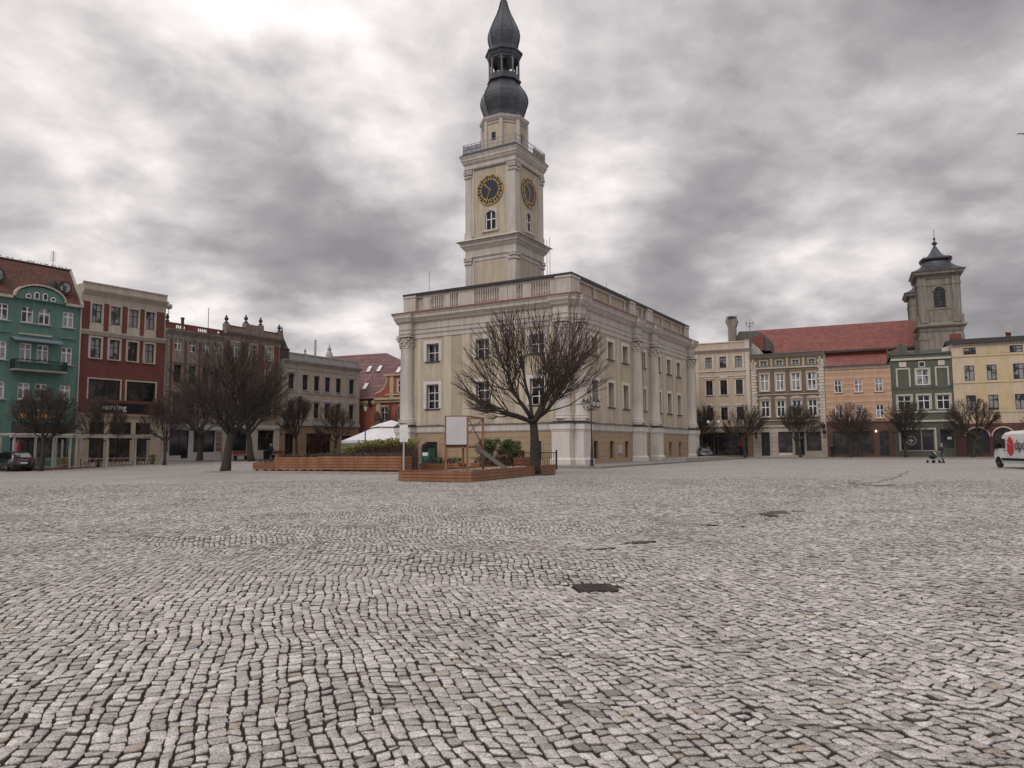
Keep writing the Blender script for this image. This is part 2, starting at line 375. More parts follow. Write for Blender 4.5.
def sett_material():
    mt = bpy.data.materials.new('granite_setts'); mt.use_nodes = True; t = mt.node_tree; b = t.nodes['Principled BSDF']
    at = t.nodes.new('ShaderNodeAttribute'); at.attribute_name = 'tone'
    base = ramp(t, at.outputs['Fac'], [(0, (.235, .219, .209)), (.25, (.35, .33, .316)), (.6, (.46, .435, .42)), (.93, (.58, .555, .54)), (.975, (.30, .255, .205)), (1, (.37, .31, .25))])
    g = t.nodes.new('ShaderNodeNewGeometry')
    n = t.nodes.new('ShaderNodeTexNoise'); n.inputs['Scale'].default_value = 75; n.inputs['Detail'].default_value = 3; n.inputs['Roughness'].default_value = .8
    t.links.new(g.outputs['Position'], n.inputs[0])
    sp = ramp(t, n.outputs[0], [(.36, (.42, .40, .40)), (.5, (.95, .95, .95)), (.66, (1.45, 1.44, 1.42))])
    n2_ = t.nodes.new('ShaderNodeTexNoise'); n2_.inputs['Scale'].default_value = .45; n2_.inputs['Detail'].default_value = 5
    t.links.new(g.outputs['Position'], n2_.inputs[0])
    lp = ramp(t, n2_.outputs[0], [(.28, (.74, .72, .70)), (.46, (.97, .965, .96)), (.72, (1.12, 1.12, 1.12))])
    n5 = t.nodes.new('ShaderNodeTexNoise'); n5.inputs['Scale'].default_value = 9; n5.inputs['Detail'].default_value = 5
    t.links.new(g.outputs['Position'], n5.inputs[0])
    l5 = ramp(t, n5.outputs[0], [(.3, (.78, .77, .77)), (.62, (1.08, 1.08, 1.08))])
    c = base
    for x in (sp, lp, l5):
        m_ = t.nodes.new('ShaderNodeMixRGB'); m_.blend_type = 'MULTIPLY'; m_.inputs[0].default_value = 1
        t.links.new(c, m_.inputs[1]); t.links.new(x, m_.inputs[2]); c = m_.outputs[0]
    ad = t.nodes.new('ShaderNodeAttribute'); ad.attribute_name = 'joint_shade'     # joint shade painted as an earth colour on the sides of the stones
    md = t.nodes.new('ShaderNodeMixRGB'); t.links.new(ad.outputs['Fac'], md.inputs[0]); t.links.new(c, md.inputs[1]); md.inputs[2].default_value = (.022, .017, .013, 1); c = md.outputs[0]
    t.links.new(c, b.inputs['Base Color']); b.inputs['Roughness'].default_value = .62
    bn = t.nodes.new('ShaderNodeBump'); bn.inputs['Strength'].default_value = .7; bn.inputs['Distance'].default_value = .006
    nb = t.nodes.new('ShaderNodeTexNoise'); nb.inputs['Scale'].default_value = 45; nb.inputs['Detail'].default_value = 5
    t.links.new(g.outputs['Position'], nb.inputs[0]); t.links.new(nb.outputs[0], bn.inputs['Height']); t.links.new(bn.outputs[0], b.inputs['Normal'])
    MATS['granite_setts'] = mt
sett_material()
def far_paving():
    mt = bpy.data.materials.new('far_setts'); mt.use_nodes = True; t = mt.node_tree; b = t.nodes['Principled BSDF']
    g = t.nodes.new('ShaderNodeNewGeometry')
    nwp = t.nodes.new('ShaderNodeTexNoise'); nwp.inputs['Scale'].default_value = .6; nwp.inputs['Detail'].default_value = 2
    t.links.new(g.outputs['Position'], nwp.inputs[0])
    va = t.nodes.new('ShaderNodeVectorMath'); va.operation = 'MULTIPLY_ADD'; t.links.new(nwp.outputs['Color'], va.inputs[0]); va.inputs[1].default_value = (.7, .7, 0); t.links.new(g.outputs['Position'], va.inputs[2])
    mp = t.nodes.new('ShaderNodeMapping'); mp.inputs['Rotation'].default_value = (0, 0, R(15)); t.links.new(va.outputs[0], mp.inputs[0])
    br = t.nodes.new('ShaderNodeTexBrick'); t.links.new(mp.outputs[0], br.inputs['Vector'])
    br.inputs['Color1'].default_value = (.28, .262, .25, 1); br.inputs['Color2'].default_value = (.45, .423, .405, 1); br.inputs['Mortar'].default_value = (.13, .115, .105, 1)
    br.inputs['Scale'].default_value = 1; br.inputs['Brick Width'].default_value = .15; br.inputs['Row Height'].default_value = .13; br.inputs['Mortar Size'].default_value = .009
    n = t.nodes.new('ShaderNodeTexNoise'); n.inputs['Scale'].default_value = .22; n.inputs['Detail'].default_value = 7; n.inputs['Roughness'].default_value = .65
    t.links.new(g.outputs['Position'], n.inputs[0])
    lp = ramp(t, n.outputs[0], [(.3, (.80, .79, .79)), (.7, (1.08, 1.08, 1.08))])
    n6 = t.nodes.new('ShaderNodeTexNoise'); n6.inputs['Scale'].default_value = 5; n6.inputs['Detail'].default_value = 4
    t.links.new(g.outputs['Position'], n6.inputs[0])
    l6 = ramp(t, n6.outputs[0], [(.3, (.66, .65, .65)), (.7, (1.22, 1.22, 1.22))])
    c = br.outputs[0]
    for x in (lp, l6):
        m_ = t.nodes.new('ShaderNodeMixRGB'); m_.blend_type = 'MULTIPLY'; m_.inputs[0].default_value = 1
        t.links.new(c, m_.inputs[1]); t.links.new(x, m_.inputs[2]); c = m_.outputs[0]
    t.links.new(c, b.inputs['Base Color']); b.inputs['Roughness'].default_value = .6
    bn = t.nodes.new('ShaderNodeBump'); bn.inputs['Strength'].default_value = .5; bn.inputs['Distance'].default_value = .01; bn.invert = True
    t.links.new(br.outputs['Fac'], bn.inputs['Height']); t.links.new(bn.outputs[0], b.inputs['Normal'])
    MATS['far_setts'] = mt
far_paving()
pm('joint_soil_mat', (.014, .011, .009), .95, .4, 8, .5)
V, Fc = polar(21.6, 900, 110, 240, -.010); mb = MB(); mb.v = V; mb.f = Fc
tag(mb.build('ground', 'far_setts'), None, None, kind='structure')
V, Fc = polar(.3, 22, 60, 180, -.015); mb = MB(); mb.v = V; mb.f = Fc; mb.f.append(tuple(range(179, -1, -1))[::-1])
tag(mb.build('joint_soil', 'joint_soil_mat'), None, None, kind='structure')

def warp_a(p, q):
    return (p + .16*np.sin(q*.55+.8*np.sin(p*.35)) + .022*np.sin(q*2.3+p*1.4) + .012*np.sin(q*5.3+p*3.1) + .006*np.sin(q*9.7-p*6.1),
            q + .12*np.sin(p*.9+q*.25) + .05*np.sin(p*2.7+1.3+.6*np.sin(q)) + .025*np.sin(p*6.1+q*2.7) + .012*np.sin(p*11.3-q*5))
def warp_b(p, q):
    return (p + .14*np.sin(q*1.15+1.6*np.sin(p*.45)) + .03*np.sin(q*3.1+p*1.3+np.sin(p*.8)) + .015*np.sin(q*8.3+p*2.9),
            q + .12*np.sin(p*1.3+q*.3) + .05*np.sin(p*3.1+q) + .015*np.sin(p*7.7))
def course_stones(ang, warp, ext, seed, wid=.094):
    r = np.random.default_rng(seed); ca, sa = math.cos(ang), math.sin(ang); out = []
    n = int(2*ext/wid); ps = -ext + wid*np.arange(n+1) + r.normal(0, .009, n+1)
    for i in range(n):
        ln = r.uniform(.076, .124, int(2*ext/.095)); ln = np.where(r.random(ln.size) < .09, ln*.65, ln); qs = -ext*.1 + np.concatenate(([0], np.cumsum(ln)))
        qs = qs[qs < ext*1.25]; m_ = len(qs)-1
        p0 = np.full(m_, ps[i]); p1 = np.full(m_, ps[i+1])
        sk_ = r.normal(0, .007, m_+1)
        out.append(np.stack([np.stack([p0, qs[:-1]+sk_[:-1]], 1), np.stack([p1, qs[:-1]-sk_[:-1]], 1), np.stack([p1, qs[1:]-sk_[1:]], 1), np.stack([p0, qs[1:]+sk_[1:]], 1)], 1))
    C = np.concatenate(out)
    P, Q = warp(C[..., 0], C[..., 1])
    return np.stack([P*ca - Q*sa, P*sa + Q*ca], -1)       # q axis points along (-sin, cos)
def region_far(x, y):      # beyond the two gutters
    a = (V1[1]-DR); s1 = (x-DR[0])*a[1] - (y-DR[1])*a[0]   # <0: left of the gutter running away to the right
    b = (V2[1]-DR); s2 = (x-DR[0])*b[1] - (y-DR[1])*b[0]
    return (s1 < 0) & (s2 > 0)
def build_setts():
    allc = []
    for ang, wp, far_, seed in ((R(14), warp_a, False, 3), (R(9), warp_b, True, 5)):
        C = course_stones(ang, wp, 45, seed); c = C.mean(1); d = np.hypot(c[:, 0], c[:, 1])
        k = (d < RS) & (c[:, 1] > 1.2) & (np.abs(c[:, 0]) < c[:, 1]*.86 + 2.5) & (region_far(c[:, 0], c[:, 1]) == far_)
        k &= ~((np.abs(c[:, 0]-DR[0]) < .27) & (np.abs(c[:, 1]-DR[1]) < .27))
        k &= np.random.default_rng(seed+9).random(len(d)) < 1 - sstep(24, 43, d)*1.0
        allc.append(C[k])
    C = np.concatenate(allc); n = len(C); c = C.mean(1); d = np.hypot(c[:, 0], c[:, 1])
    r = np.random.default_rng(8)
    ax_p = (C[:, 1] - C[:, 0] + C[:, 2] - C[:, 3]); ax_p /= np.linalg.norm(ax_p, axis=1, keepdims=True); ax_q = (C[:, 3] - C[:, 0] + C[:, 2] - C[:, 1]); ax_q /= np.linalg.norm(ax_q, axis=1, keepdims=True)
    sgn_p = np.array((1, -1, -1, 1.))[None, :, None]; sgn_q = np.array((1, 1, -1, -1.))[None, :, None]
    C = C + sgn_p*ax_p[:, None]*(.0046 + .002*r.random((n, 1, 1))) + sgn_q*ax_q[:, None]*(.0074 + .003*r.random((n, 1, 1))) + r.normal(0, .0042, C.shape) + ax_p[:, None]*r.normal(0, .004, (n, 1, 1))
    tone = np.clip(r.normal(.52, .23, n), 0, .94); odd = r.random(n) < .02; tone[odd] = r.uniform(.965, 1, odd.sum())
    tilt = r.normal(0, .05, (n, 2)); lift = r.normal(0, .0035, n)
    def emit(C, c, tone, tilt, lift, fine):
        n = len(C)
        if fine:
            nx = np.roll(C, -1, 1); pv = np.roll(C, 1, 1); ca_ = r.uniform(.05, .17, (n, 4, 1))
            O = np.stack([C + (pv-C)*ca_, C + (nx-C)*ca_], 2).reshape(n, 8, 2); O += r.normal(0, .0028, O.shape)
            scl = [(1.02, -.045), (1.0, -.010), (.972, -.0025), (.91, 0.0)]; joint_shade = [1, .8, .18, 0]  # lower rings coloured dark, painting shade into the joints
        else:
            O = C; scl = [(1.0, -.03), (.985, -.006), (.93, 0.0)]; joint_shade = [1, .7, 0]
        m_ = O.shape[1]; rings = []
        hz = height(c[:, 0], c[:, 1])
        for s_, dz in scl:
            P = c[:, None] + (O - c[:, None]) * s_; rel = P - c[:, None]
            z = hz[:, None] + lift[:, None] + dz + rel[..., 0]*tilt[:, 0:1] + rel[..., 1]*tilt[:, 1:2]
            rings.append(np.concatenate([P, z[..., None]], -1))
        V_ = np.concatenate(rings, 1); per = V_.shape[1]; tmpl = []
        for j in range(len(scl)-1):
            for i in range(m_): tmpl.append([j*m_+i, j*m_+(i+1) % m_, (j+1)*m_+(i+1) % m_, (j+1)*m_+i])
        quads = (np.array(tmpl)[None] + (np.arange(n)*per)[:, None, None]).reshape(-1, 4)
        top = (np.arange(m_)[None] + (len(scl)-1)*m_ + (np.arange(n)*per)[:, None])
        return V_.reshape(-1, 3), quads, top, np.repeat(tone, per), np.tile(np.repeat(joint_shade, m_), n)
    near = d < 11
    parts = [emit(C[k], c[k], tone[k], tilt[k], lift[k], f_) for k, f_ in ((near, True), (~near, False))]
    vo = 0; VV = []; loops = []; starts = []; TT = []; DD = []; pos = 0
    for V_, q, t_, tn, dn_ in parts:
        VV.append(V_); TT.append(tn); DD.append(dn_)
        loops.append((q+vo).ravel()); starts.append(pos + 4*np.arange(len(q))); pos += 4*len(q)
        loops.append((t_+vo).ravel()); starts.append(pos + t_.shape[1]*np.arange(len(t_))); pos += t_.size; vo += len(V_)
    VV = np.concatenate(VV); loops = np.concatenate(loops).astype(np.int32); starts = np.concatenate(starts).astype(np.int32)
    me = bpy.data.meshes.new('cobblestones'); me.vertices.add(len(VV)); me.vertices.foreach_set('co', VV.astype(np.float32).ravel())
    me.loops.add(len(loops)); me.loops.foreach_set('vertex_index', loops); me.polygons.add(len(starts)); me.polygons.foreach_set('loop_start', starts)
    me.update(calc_edges=True); me.polygons.foreach_set('use_smooth', np.ones(len(starts), bool))
    a = me.attributes.new('tone', 'FLOAT', 'POINT'); a.data.foreach_set('value', np.concatenate(TT).astype(np.float32))
    a = me.attributes.new('joint_shade', 'FLOAT', 'POINT'); a.data.foreach_set('value', np.concatenate(DD).astype(np.float32))
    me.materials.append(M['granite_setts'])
    o = bpy.data.objects.new('cobblestones', me); COL.objects.link(o); o['kind'] = 'structure'
    print('setts', n, 'near', near.sum())
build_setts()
# drain grate
pm('cast_iron', (.030, .022, .018), .75, .3, 8, .4)
mb = MB(); z0 = float(height(*DR)); mb.box(-.19, .19, -.19, .19, -.06, -.016)
for s_ in (-1, 1): mb.box(-.20, .20, s_*.18-.02, s_*.18+.02, -.06, .004); mb.box(s_*.18-.02, s_*.18+.02, -.16, .16, -.06, .004); mb.box(-.24, .24, s_*.222-.018, s_*.222+.018, -.06, -.004); mb.box(s_*.222-.018, s_*.222+.018, -.204, .204, -.06, -.004)
for i in range(9): mb.box(-.152+i*.038-.012, -.152+i*.038+.012, -.16, .16, -.05, 0)
o = mb.build('drain_grate', 'cast_iron', loc=(DR[0], DR[1], z0+.016), rot=R(8)); tag(o, 'square dark iron drain grate set in the cobbles', 'drain')
# wet patches lying in the gutter
wet = bpy.data.materials.new('water_film'); wet.use_nodes = True; b = wet.node_tree.nodes['Principled BSDF']
b.inputs['Base Color'].default_value = (.012, .011, .010, 1); b.inputs['Roughness'].default_value = .22; b.inputs['Specular IOR Level'].default_value = .3; M['water_film'] = wet
for (x, y, rx, ry, a, sd_) in [(6.55, 19.4, .75, .45, .5, 1), (2.15, 13.2, .30, .20, .4, 2), (1.38, 12.3, .34, .09, .3, 3), (4.1, 16.2, .32, .11, .4, 4), (16.0, 31.8, 1.2, .5, .6, 5)]:
    rr = random.Random(sd_); pts = []; zc = float(height(x, y)) + .004
    for i in range(26):
        t = 2*math.pi*i/26; k_ = 1 + rr.uniform(-.42, .42); pts.append((rx*k_*math.cos(t)*math.cos(a) - ry*k_*math.sin(t)*math.sin(a), rx*k_*math.cos(t)*math.sin(a) + ry*k_*math.sin(t)*math.cos(a)))
    mb = MB(); mb.prism_z(pts, -.03, 0); tag(mb.build('puddle', 'water_film', loc=(x, y, zc)), None, None, kind='structure')


def seam(pts, w_, seed):
    """a line of missing, earth-filled joints in the paving"""
    r = random.Random(seed); L_ = []; R_ = []
    for i in range(len(pts)-1):
        A, B = Vector(pts[i]), Vector(pts[i+1]); n = max(2, int((B-A).length/.35)); d = (B-A).normalized(); nn = Vector((-d.y, d.x))
        for j in range(n):
            p = A.lerp(B, j/n) + nn*r.gauss(0, .05); L_.append(p+nn*w_*r.uniform(.2, 1)); R_.append(p-nn*w_*r.uniform(.2, 1))
    vs = []; 
    for p, q in zip(L_, R_): vs += [(p.x, p.y, float(height(p.x, p.y))+.004), (q.x, q.y, float(height(q.x, q.y))+.004)]
    mb = MB(); mb.add(vs, [(2*i, 2*i+1, 2*i+3, 2*i+2) for i in range(len(L_)-1)]); tag(mb.build('paving_seam', 'joint_soil_mat'), None, None, kind='structure')
seam([(13.8, 32.6), (16.8, 33.2), (20.5, 33.0), (27, 34.6)], .035, 1); seam([(14.5, 31.4), (16.3, 33.4), (20, 38.6), (25, 47)], .03, 2); seam([(15.2, 30.2), (16.9, 31.6)], .05, 3)
# ------------------------------------------------------------------ town hall
UL, UW = 35.2, 19.1
def town_hall():
    root = empty('town_hall', (5.384, 65, 0), R(59.7), 'large cream baroque town hall with clock tower and dark onion domes on the square', 'town hall')
    FR = Fac(root); FL = Fac(root, (0, UW), -R(90))
    FB = Fac(root, (UL, UW), R(180)); FE = Fac(root, (UL, 0), R(90))
    wr = [4.55, 8.0, 11.9, 16.9, 22.0, 25.6, 29.4]      # openings, left edges (1.5 wide)
    wr = [4.0, 7.85, 11.75, 16.95, 21.9, 25.65, 29.35]
    wl = [UW-15.45-.75, UW-9.55-.75, UW-3.7-.75]
    sides = [(FR, UL, wr, (15.0, 20.3), True), (FL, UW, [3.05, 8.9, 14.75], (), True), (FB, UL, wr, (15.0, 20.3), False), (FE, UW, [3.05, 8.9, 14.75], (), False)]
    up = MB(); lo = MB()
    def T(fac, mb_, sub):
        for p in sub.v: mb_.v.append(fac.pt(p))
        n = len(mb_.v) - len(sub.v); mb_.f += [tuple(n+i for i in f) for f in sub.f]
    pan = MB(); strips = MB(); apr = MB(); groove = MB(); surr = None
    for fac, Lh, ws, cols, front in sides:
        WW = 1.45 if fac in (FR, FB) else 1.5
        ops_up = [(a, a+WW, 5.5, 7.9) for a in ws] + [(a, a+WW, 10.2, 11.95) for a in ws]
        a_ = MB().wall(0, Lh, 3.7, 12.9, ops_up, 0, .6); T(fac, up, a_)
        bw = [(a+.15, a+1.15, .55, 2.2) for a in ws if not (fac is FL and a == 3.05)]
        if fac is FL: bw.append((3.0, 4.4, .1, 2.25))
        if fac is FL: bw = [b for b in bw if b[0] > 12 or b[0] < 5]
        T(fac, lo, MB().wall(0, Lh, -.3, 3.1, bw, 0, .35))
        for a, b, c, d in ops_up:
            if front or a > -1: window(fac, a, b, c, d, 'grey_frame' if fac is not FL else 'white_paint', mul=(.5,), tr=(.33, .66) if d < 9 else (.5,), glass='glass_dark' if fac is FL else 'glass_curtain', sur='th_pier', sw=.34, sill='flashing', rec=.5 if fac is not FL else .38, fr=.06, proud=.05)
        for a, b, c, d in bw:
            nm = 'door' if (fac is FL and a == 3.0) else 'basement_window'
            window(fac, a, b, c, d, 'dark_frame', mul=(.5,) if nm == 'door' else (.33, .66), tr=(.5,), glass='glass_dark', sur='th_base', sw=.18, rec=.2, name=nm, proud=.05)
        # horizontal joints of the rusticated base
        for z in (.75, 1.35, 1.95, 2.55):
            xs = [0.0] + sorted(sum([[b[0]-.2, b[1]+.2] for b in bw], [])) + [Lh]
            for i in range(0, len(xs), 2):
                if xs[i+1]-xs[i] > .1: T(fac, groove, MB().box(xs[i], xs[i+1], -.012, .01, z, z+.035))
        # raised frames and recessed-looking panels between the windows
        for a in ws:
            MB().box(a-.25, a+WW+.25, -.028, .01, 8.28, 9.75).build('window_apron', 'th_wall', root, fac); MB().box(a-.25, a+WW+.25, -.028, .01, 3.95, 5.3).build('window_apron', 'th_wall', root, fac)
            for z0, z1 in ((8.5, 9.55), (4.1, 5.12)):     # curved lower edge of the apron
                pts = [(a+.05, z1)] + [(a+.05, z0+.3), (a+.2, z0+.3), (a+.28, z0+.12), (a+.45, z0+.04), (a+WW-.45, z0+.04), (a+WW-.28, z0+.12), (a+WW-.2, z0+.3), (a+WW-.05, z0+.3)] + [(a+WW-.05, z1)]
                MB().prism(pts, -.040, -.0285).build('recessed_panel', 'th_panel' if False else 'th_wall', root, fac)
        gaps = [g for g in zip([-.2]+[a+WW for a in ws], ws+[Lh+.2])]
        for g0, g1 in gaps[1:-1]:
            c_ = (g0+g1)/2
            if any(abs(c_-q) < 1.6 for q in cols): continue
            wdt = (g1-g0)
            if wdt > 2.6:
                [MB().box(p0, p1, -.05, .01, 3.85, 12.55).build('wall_band', 'th_band', root, fac) for p0, p1 in ((c_-1.55, c_-.62), (c_+.62, c_+1.55))]
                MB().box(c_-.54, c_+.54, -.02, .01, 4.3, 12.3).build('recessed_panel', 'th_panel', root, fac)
            else:
                MB().box(c_-.34, c_+.34, -.05, .01, 3.85, 12.55).build('wall_band', 'th_band', root, fac)
        e0, e1 = (1.9, 2.5)
        [MB().box(p0, p1, -.045, .01, 3.85, 12.55).build('wall_band', 'th_band', root, fac) for p0, p1 in ((1.95, ws[0]-.62), (ws[-1]+WW+.62, Lh-1.95)) if p1 > p0]
    up.build('wall', 'th_wall', root); lo.build('plinth_wall', 'th_base', root)
    groove.build('stone_joint', 'th_groove', root)
    # belt above the plinth
    b = MB().slab(0, UL, 0, UW, 3.102, 3.22, .05, .12).slab(0, UL, 0, UW, 3.223, 3.70, .12, .10).slab(0, UL, 0, UW, 3.703, 3.78, .1, .17); b.build('belt_course', 'th_trim', root)
    MB().slab(0, UL, 0, UW, 3.783, 3.87, .20, .16).build('flashing', 'flashing', root)
    # entablature
    e = MB()
    for z0, z1, a, c in ((12.55, 12.62, .04, .1), (12.623, 12.95, .10, .10), (12.953, 13.1, .10, .20), (13.103, 13.42, .14, .14), (13.423, 13.50, .14, .22), (13.503, 14.15, .12, .12),
                         (14.153, 14.3, .14, .34), (14.303, 14.42, .36, .40), (14.423, 14.65, .42, .62), (14.653, 14.9, .65, .67), (14.903, 15.08, .69, .80)):
        e.slab(0, UL, 0, UW, z0, z1, a, c)
    # the entablature breaks forward over each column
    colpos = [(FR, .95), (FR, 15.0), (FR, 20.3), (FR, UL-.95), (FL, .85), (FL, UW-.85), (FB, 15.0), (FB, 20.3), (FB, .95), (FB, UL-.95), (FE, .85), (FE, UW-.85)]
    for fac, x in colpos:
        for z0, z1, a, c in ((12.952, 13.098, .62, .72), (13.105, 13.418, .66, .66), (13.425, 13.498, .66, .74), (13.505, 14.148, .64, .64), (14.155, 14.298, .66, .86), (14.305, 14.418, .88, .92),
                             (14.425, 14.648, .91, 1.04), (14.655, 14.898, 1.07, 1.09), (14.905, 15.078, 1.1, 1.2)):
            s_ = MB(); h0 = .72 + (a-.62)*.6; h1 = .72 + (c-.62)*.6
            s_.add([(x-h0,-a,z0),(x+h0,-a,z0),(x+h0,.3,z0),(x-h0,.3,z0),(x-h1,-c,z1),(x+h1,-c,z1),(x+h1,.3,z1),(x-h1,.3,z1)], [(0,3,2,1),(4,5,6,7),(0,1,5,4),(1,2,6,5),(2,3,7,6),(3,0,4,7)]); T(fac, e, s_)
    e.build('cornice', 'th_trim', root)
    ts = MB().slab(0, UL, 0, UW, 15.083, 15.26, .83, .81).slab(0, UL, 0, UW, 15.263, 15.36, .81, -.3)
    for fac, x in colpos:
        s_ = MB(); s_.add([(x-1.05,-1.24,15.082),(x+1.05,-1.24,15.082),(x+1.05,.2,15.082),(x-1.05,.2,15.082),(x-.9,-.5,15.23),(x+.9,-.5,15.23),(x+.9,.2,15.23),(x-.9,.2,15.23)], [(0,3,2,1),(4,5,6,7),(0,1,5,4),(1,2,6,5),(2,3,7,6),(3,0,4,7)]); T(fac, ts, s_)
    ts.build('tile_strip', 'red_tile_strip', root)
    # attic parapet
    at = MB().slab(0, UL, 0, UW, 15.15, 15.55, -.24, -.28).slab(0, UL, 0, UW, 16.80, 17.02, -.28, -.2)
    MB().slab(0, UL, 0, UW, 15.553, 16.798, -.46, -.46).build('attic_wall', 'th_wall', root)
    for fac, x in colpos: T(fac, at, MB().box(max(.1, x-.75), min((UL if fac in (FR, FB) else UW)-.1, x+.75), .02, .6, 15.235, 16.835)); T(fac, at, MB().box(max(.04, x-.82), min((UL if fac in (FR, FB) else UW)-.04, x+.82), -.05, .6, 16.838, 17.032))
    for fac in (FL, FE):
        for a in (2.35, 5.0, 6.65, 7.6, 11.3, 12.3, 13.9, 16.75): T(fac, at, MB().box(a-.0, a+(.95 if a not in (5.0, 16.75) else .7), .27, .5, 15.4, 16.82))
    for fac in (FR, FB):
        for a in (2.0, 5.7, 9.5, 13.5, 16.5, 18.5, 21.9, 25.4, 29.0, 32.6): T(fac, at, MB().box(a-.25, a+.25, .30, .5, 15.4, 16.82))
    at.build('parapet', 'th_trim', root)
    MB().slab(0, UL, 0, UW, 17.035, 17.27, -.02, .02).build('coping', 'flashing', root)
    rf = MB(); rf.add([(.8,.8,17.1),(UL-.8,.8,17.1),(UL-.8,UW-.8,17.1),(.8,UW-.8,17.1),(8,UW/2,18.0),(UL-8,UW/2,18.0)], [(0,1,5,4),(1,2,5),(2,3,4,5),(3,0,4)]); rf.build('roof', 'copper_dark', root)
    for a, c in ((3.3, 5.0), (5.95-.25, 6.5), (8.6, 11.2), (13.3-.05, 13.85), (14.9, 16.7)):     # balusters in the attic
        bl = MB(); n = max(2, round((c-a)/.27))
        for i in range(n):
            xx = a+(i+.5)*(c-a)/n
            bl.lathe([(.06, 15.56), (.085, 15.66), (.09, 15.85), (.05, 16.05), (.05, 16.45), (.085, 16.6), (.085, 16.81)], 8, (xx, .35, 0))
        bl.build('balusters', 'th_trim', root, FL)
    # columns and pedestals
    for fac, x in colpos:
        p = MB(); p.box(x-1.0, x+1.0, -1.08, .02, -.3, .55)
        p.add([(x-1.0,-1.08,.55),(x+1.0,-1.08,.55),(x+1.0,.02,.55),(x-1.0,.02,.55),(x-.86,-.92,.72),(x+.86,-.92,.72),(x+.86,.02,.72),(x-.86,.02,.72)], [(4,5,6,7),(0,1,5,4),(1,2,6,5),(2,3,7,6),(3,0,4,7)])
        p.box(x-.86, x+.86, -.92, .02, .72, 3.05); p.box(x-.9, x+.9, -.97, .02, 3.053, 3.2); p.box(x-.97, x+.97, -1.04, .02, 3.203, 3.72)
        po = p.build('pedestal', 'th_pier', root, fac)
        MB().box(x-1.04, x+1.04, -1.12, .02, 3.723, 3.85).build('pedestal_cap', 'flashing', po, Fac(None)).matrix_parent_inverse = Matrix()
        c_ = MB(); c_.box(x-.86, x+.86, -.90, .02, 3.9, 4.1)
        c_.lathe([(.82, 4.10), (.86, 4.17), (.86, 4.24), (.78, 4.31), (.74, 4.34), (.79, 4.41), (.79, 4.48), (.70, 4.55), (.66, 4.6), (.66, 6.5), (.645, 8.5), (.61, 10.5), (.585, 11.5), (.585, 11.62), (.63, 11.66), (.63, 11.74), (.59, 11.78)], 24, (x, -.22, 0))
        co_ = c_.build('column', 'th_trim', root, fac, smooth=True)
        k_ = MB(); k_.lathe([(.58, 11.79), (.60, 12.1), (.66, 12.35), (.76, 12.6), (.72, 12.62)], 16, (x, -.22, 0))
        for ring, (z, rr, n) in enumerate(((11.95, .64, 8), (12.25, .70, 8), (12.55, .80, 4))):       # acanthus leaves and volutes
            for i in range(n):
                a = 2*math.pi*(i + .5*ring)/n + (math.pi/4 if n == 4 else 0)
                ca, sa = math.cos(a), math.sin(a); s_ = .13 if n == 8 else .15
                k_.lathe([(.02, -.17), (s_*.8, -.1), (s_, .04), (s_*.6, .13), (.02, .16)], 6, (x+rr*ca, -.22+rr*sa, z))
        k_.box(x-.8, x+.8, -1.0, .05, 12.72, 12.88)
        k_.build('capital', 'th_trim', co_, Fac(None)).matrix_parent_inverse = Matrix()
    # glass dome and aerials on the roof
    g = MB(); g.lathe([(1.55, 17.3), (1.55, 18.0), (1.45, 18.35), (1.1, 18.8), (.6, 19.1), (.05, 19.2)], 14, (18.6, 4.2, 0)); g.build('skylight_dome', 'glass_curtain', root)
    g = MB()
    for i in range(14):
        a = 2*math.pi*i/14; g.tube([(18.6+r_*math.cos(a), 4.2+r_*math.sin(a), z) for r_, z in ((1.58, 17.5), (1.58, 18.0), (1.48, 18.37), (1.13, 18.83), (.62, 19.13), (.05, 19.24))], .035, 4)
    g.build('dome_ribs', 'black_iron', root)
    for x, y, h in ((3, 4, 21.5), (4, 4.2, 22), (10, 4, 19.6), (15, 3, 19.5), (18, 9, 20), (26, 5, 20.6), (1.0, 16.5, 19.6)):
        MB().tube([(x, y, 16.9), (x, y, h)], .03, 5).build('lightning_rod', 'steel', root)
    # wall box and drain pipe on the long side
    MB().box(10.1, 10.9, -.12, .01, 1.0, 1.85).build('meter_box', 'grey_frame', root, FR)
    MB().tube([(17.4, -.12, 12.5), (17.4, -.12, 4.3), (17.3, -.5, 3.9), (17.1, -.95, 3.6), (17.05, -1.0, .1)], .06, 6).build('drain_pipe', 'grey_frame', root)
    # ---------------- tower
    tw = 5.55; hx = 1.45 + tw/2; hy = 9.4; q = tw/2
    tr = Fac(root, (hx, hy)); sh = MB(); tr_trim = MB()
    ax, ay = hx, hy
    def S(mb_, z0, z1, a, c, ww=q): mb_.slab(ax-ww, ax+ww, ay-ww, ay+ww, z0, z1, a, c)
    faces = [Fac(root, (ax-q, ay+q), -R(90)), Fac(root, (ax-q, ay-q), 0), Fac(root, (ax+q, ay-q), R(90)), Fac(root, (ax+q, ay+q), R(180))]
    wz = (22.95, 24.85)
    for f in faces:
        T(f, sh, MB().wall(0, tw, 15.5, 30.0, [(tw/2-.6, tw/2+.6, *wz)], 0, .4))
    tow = sh.build('tower', 'th_wall', root)
    t_ = MB()
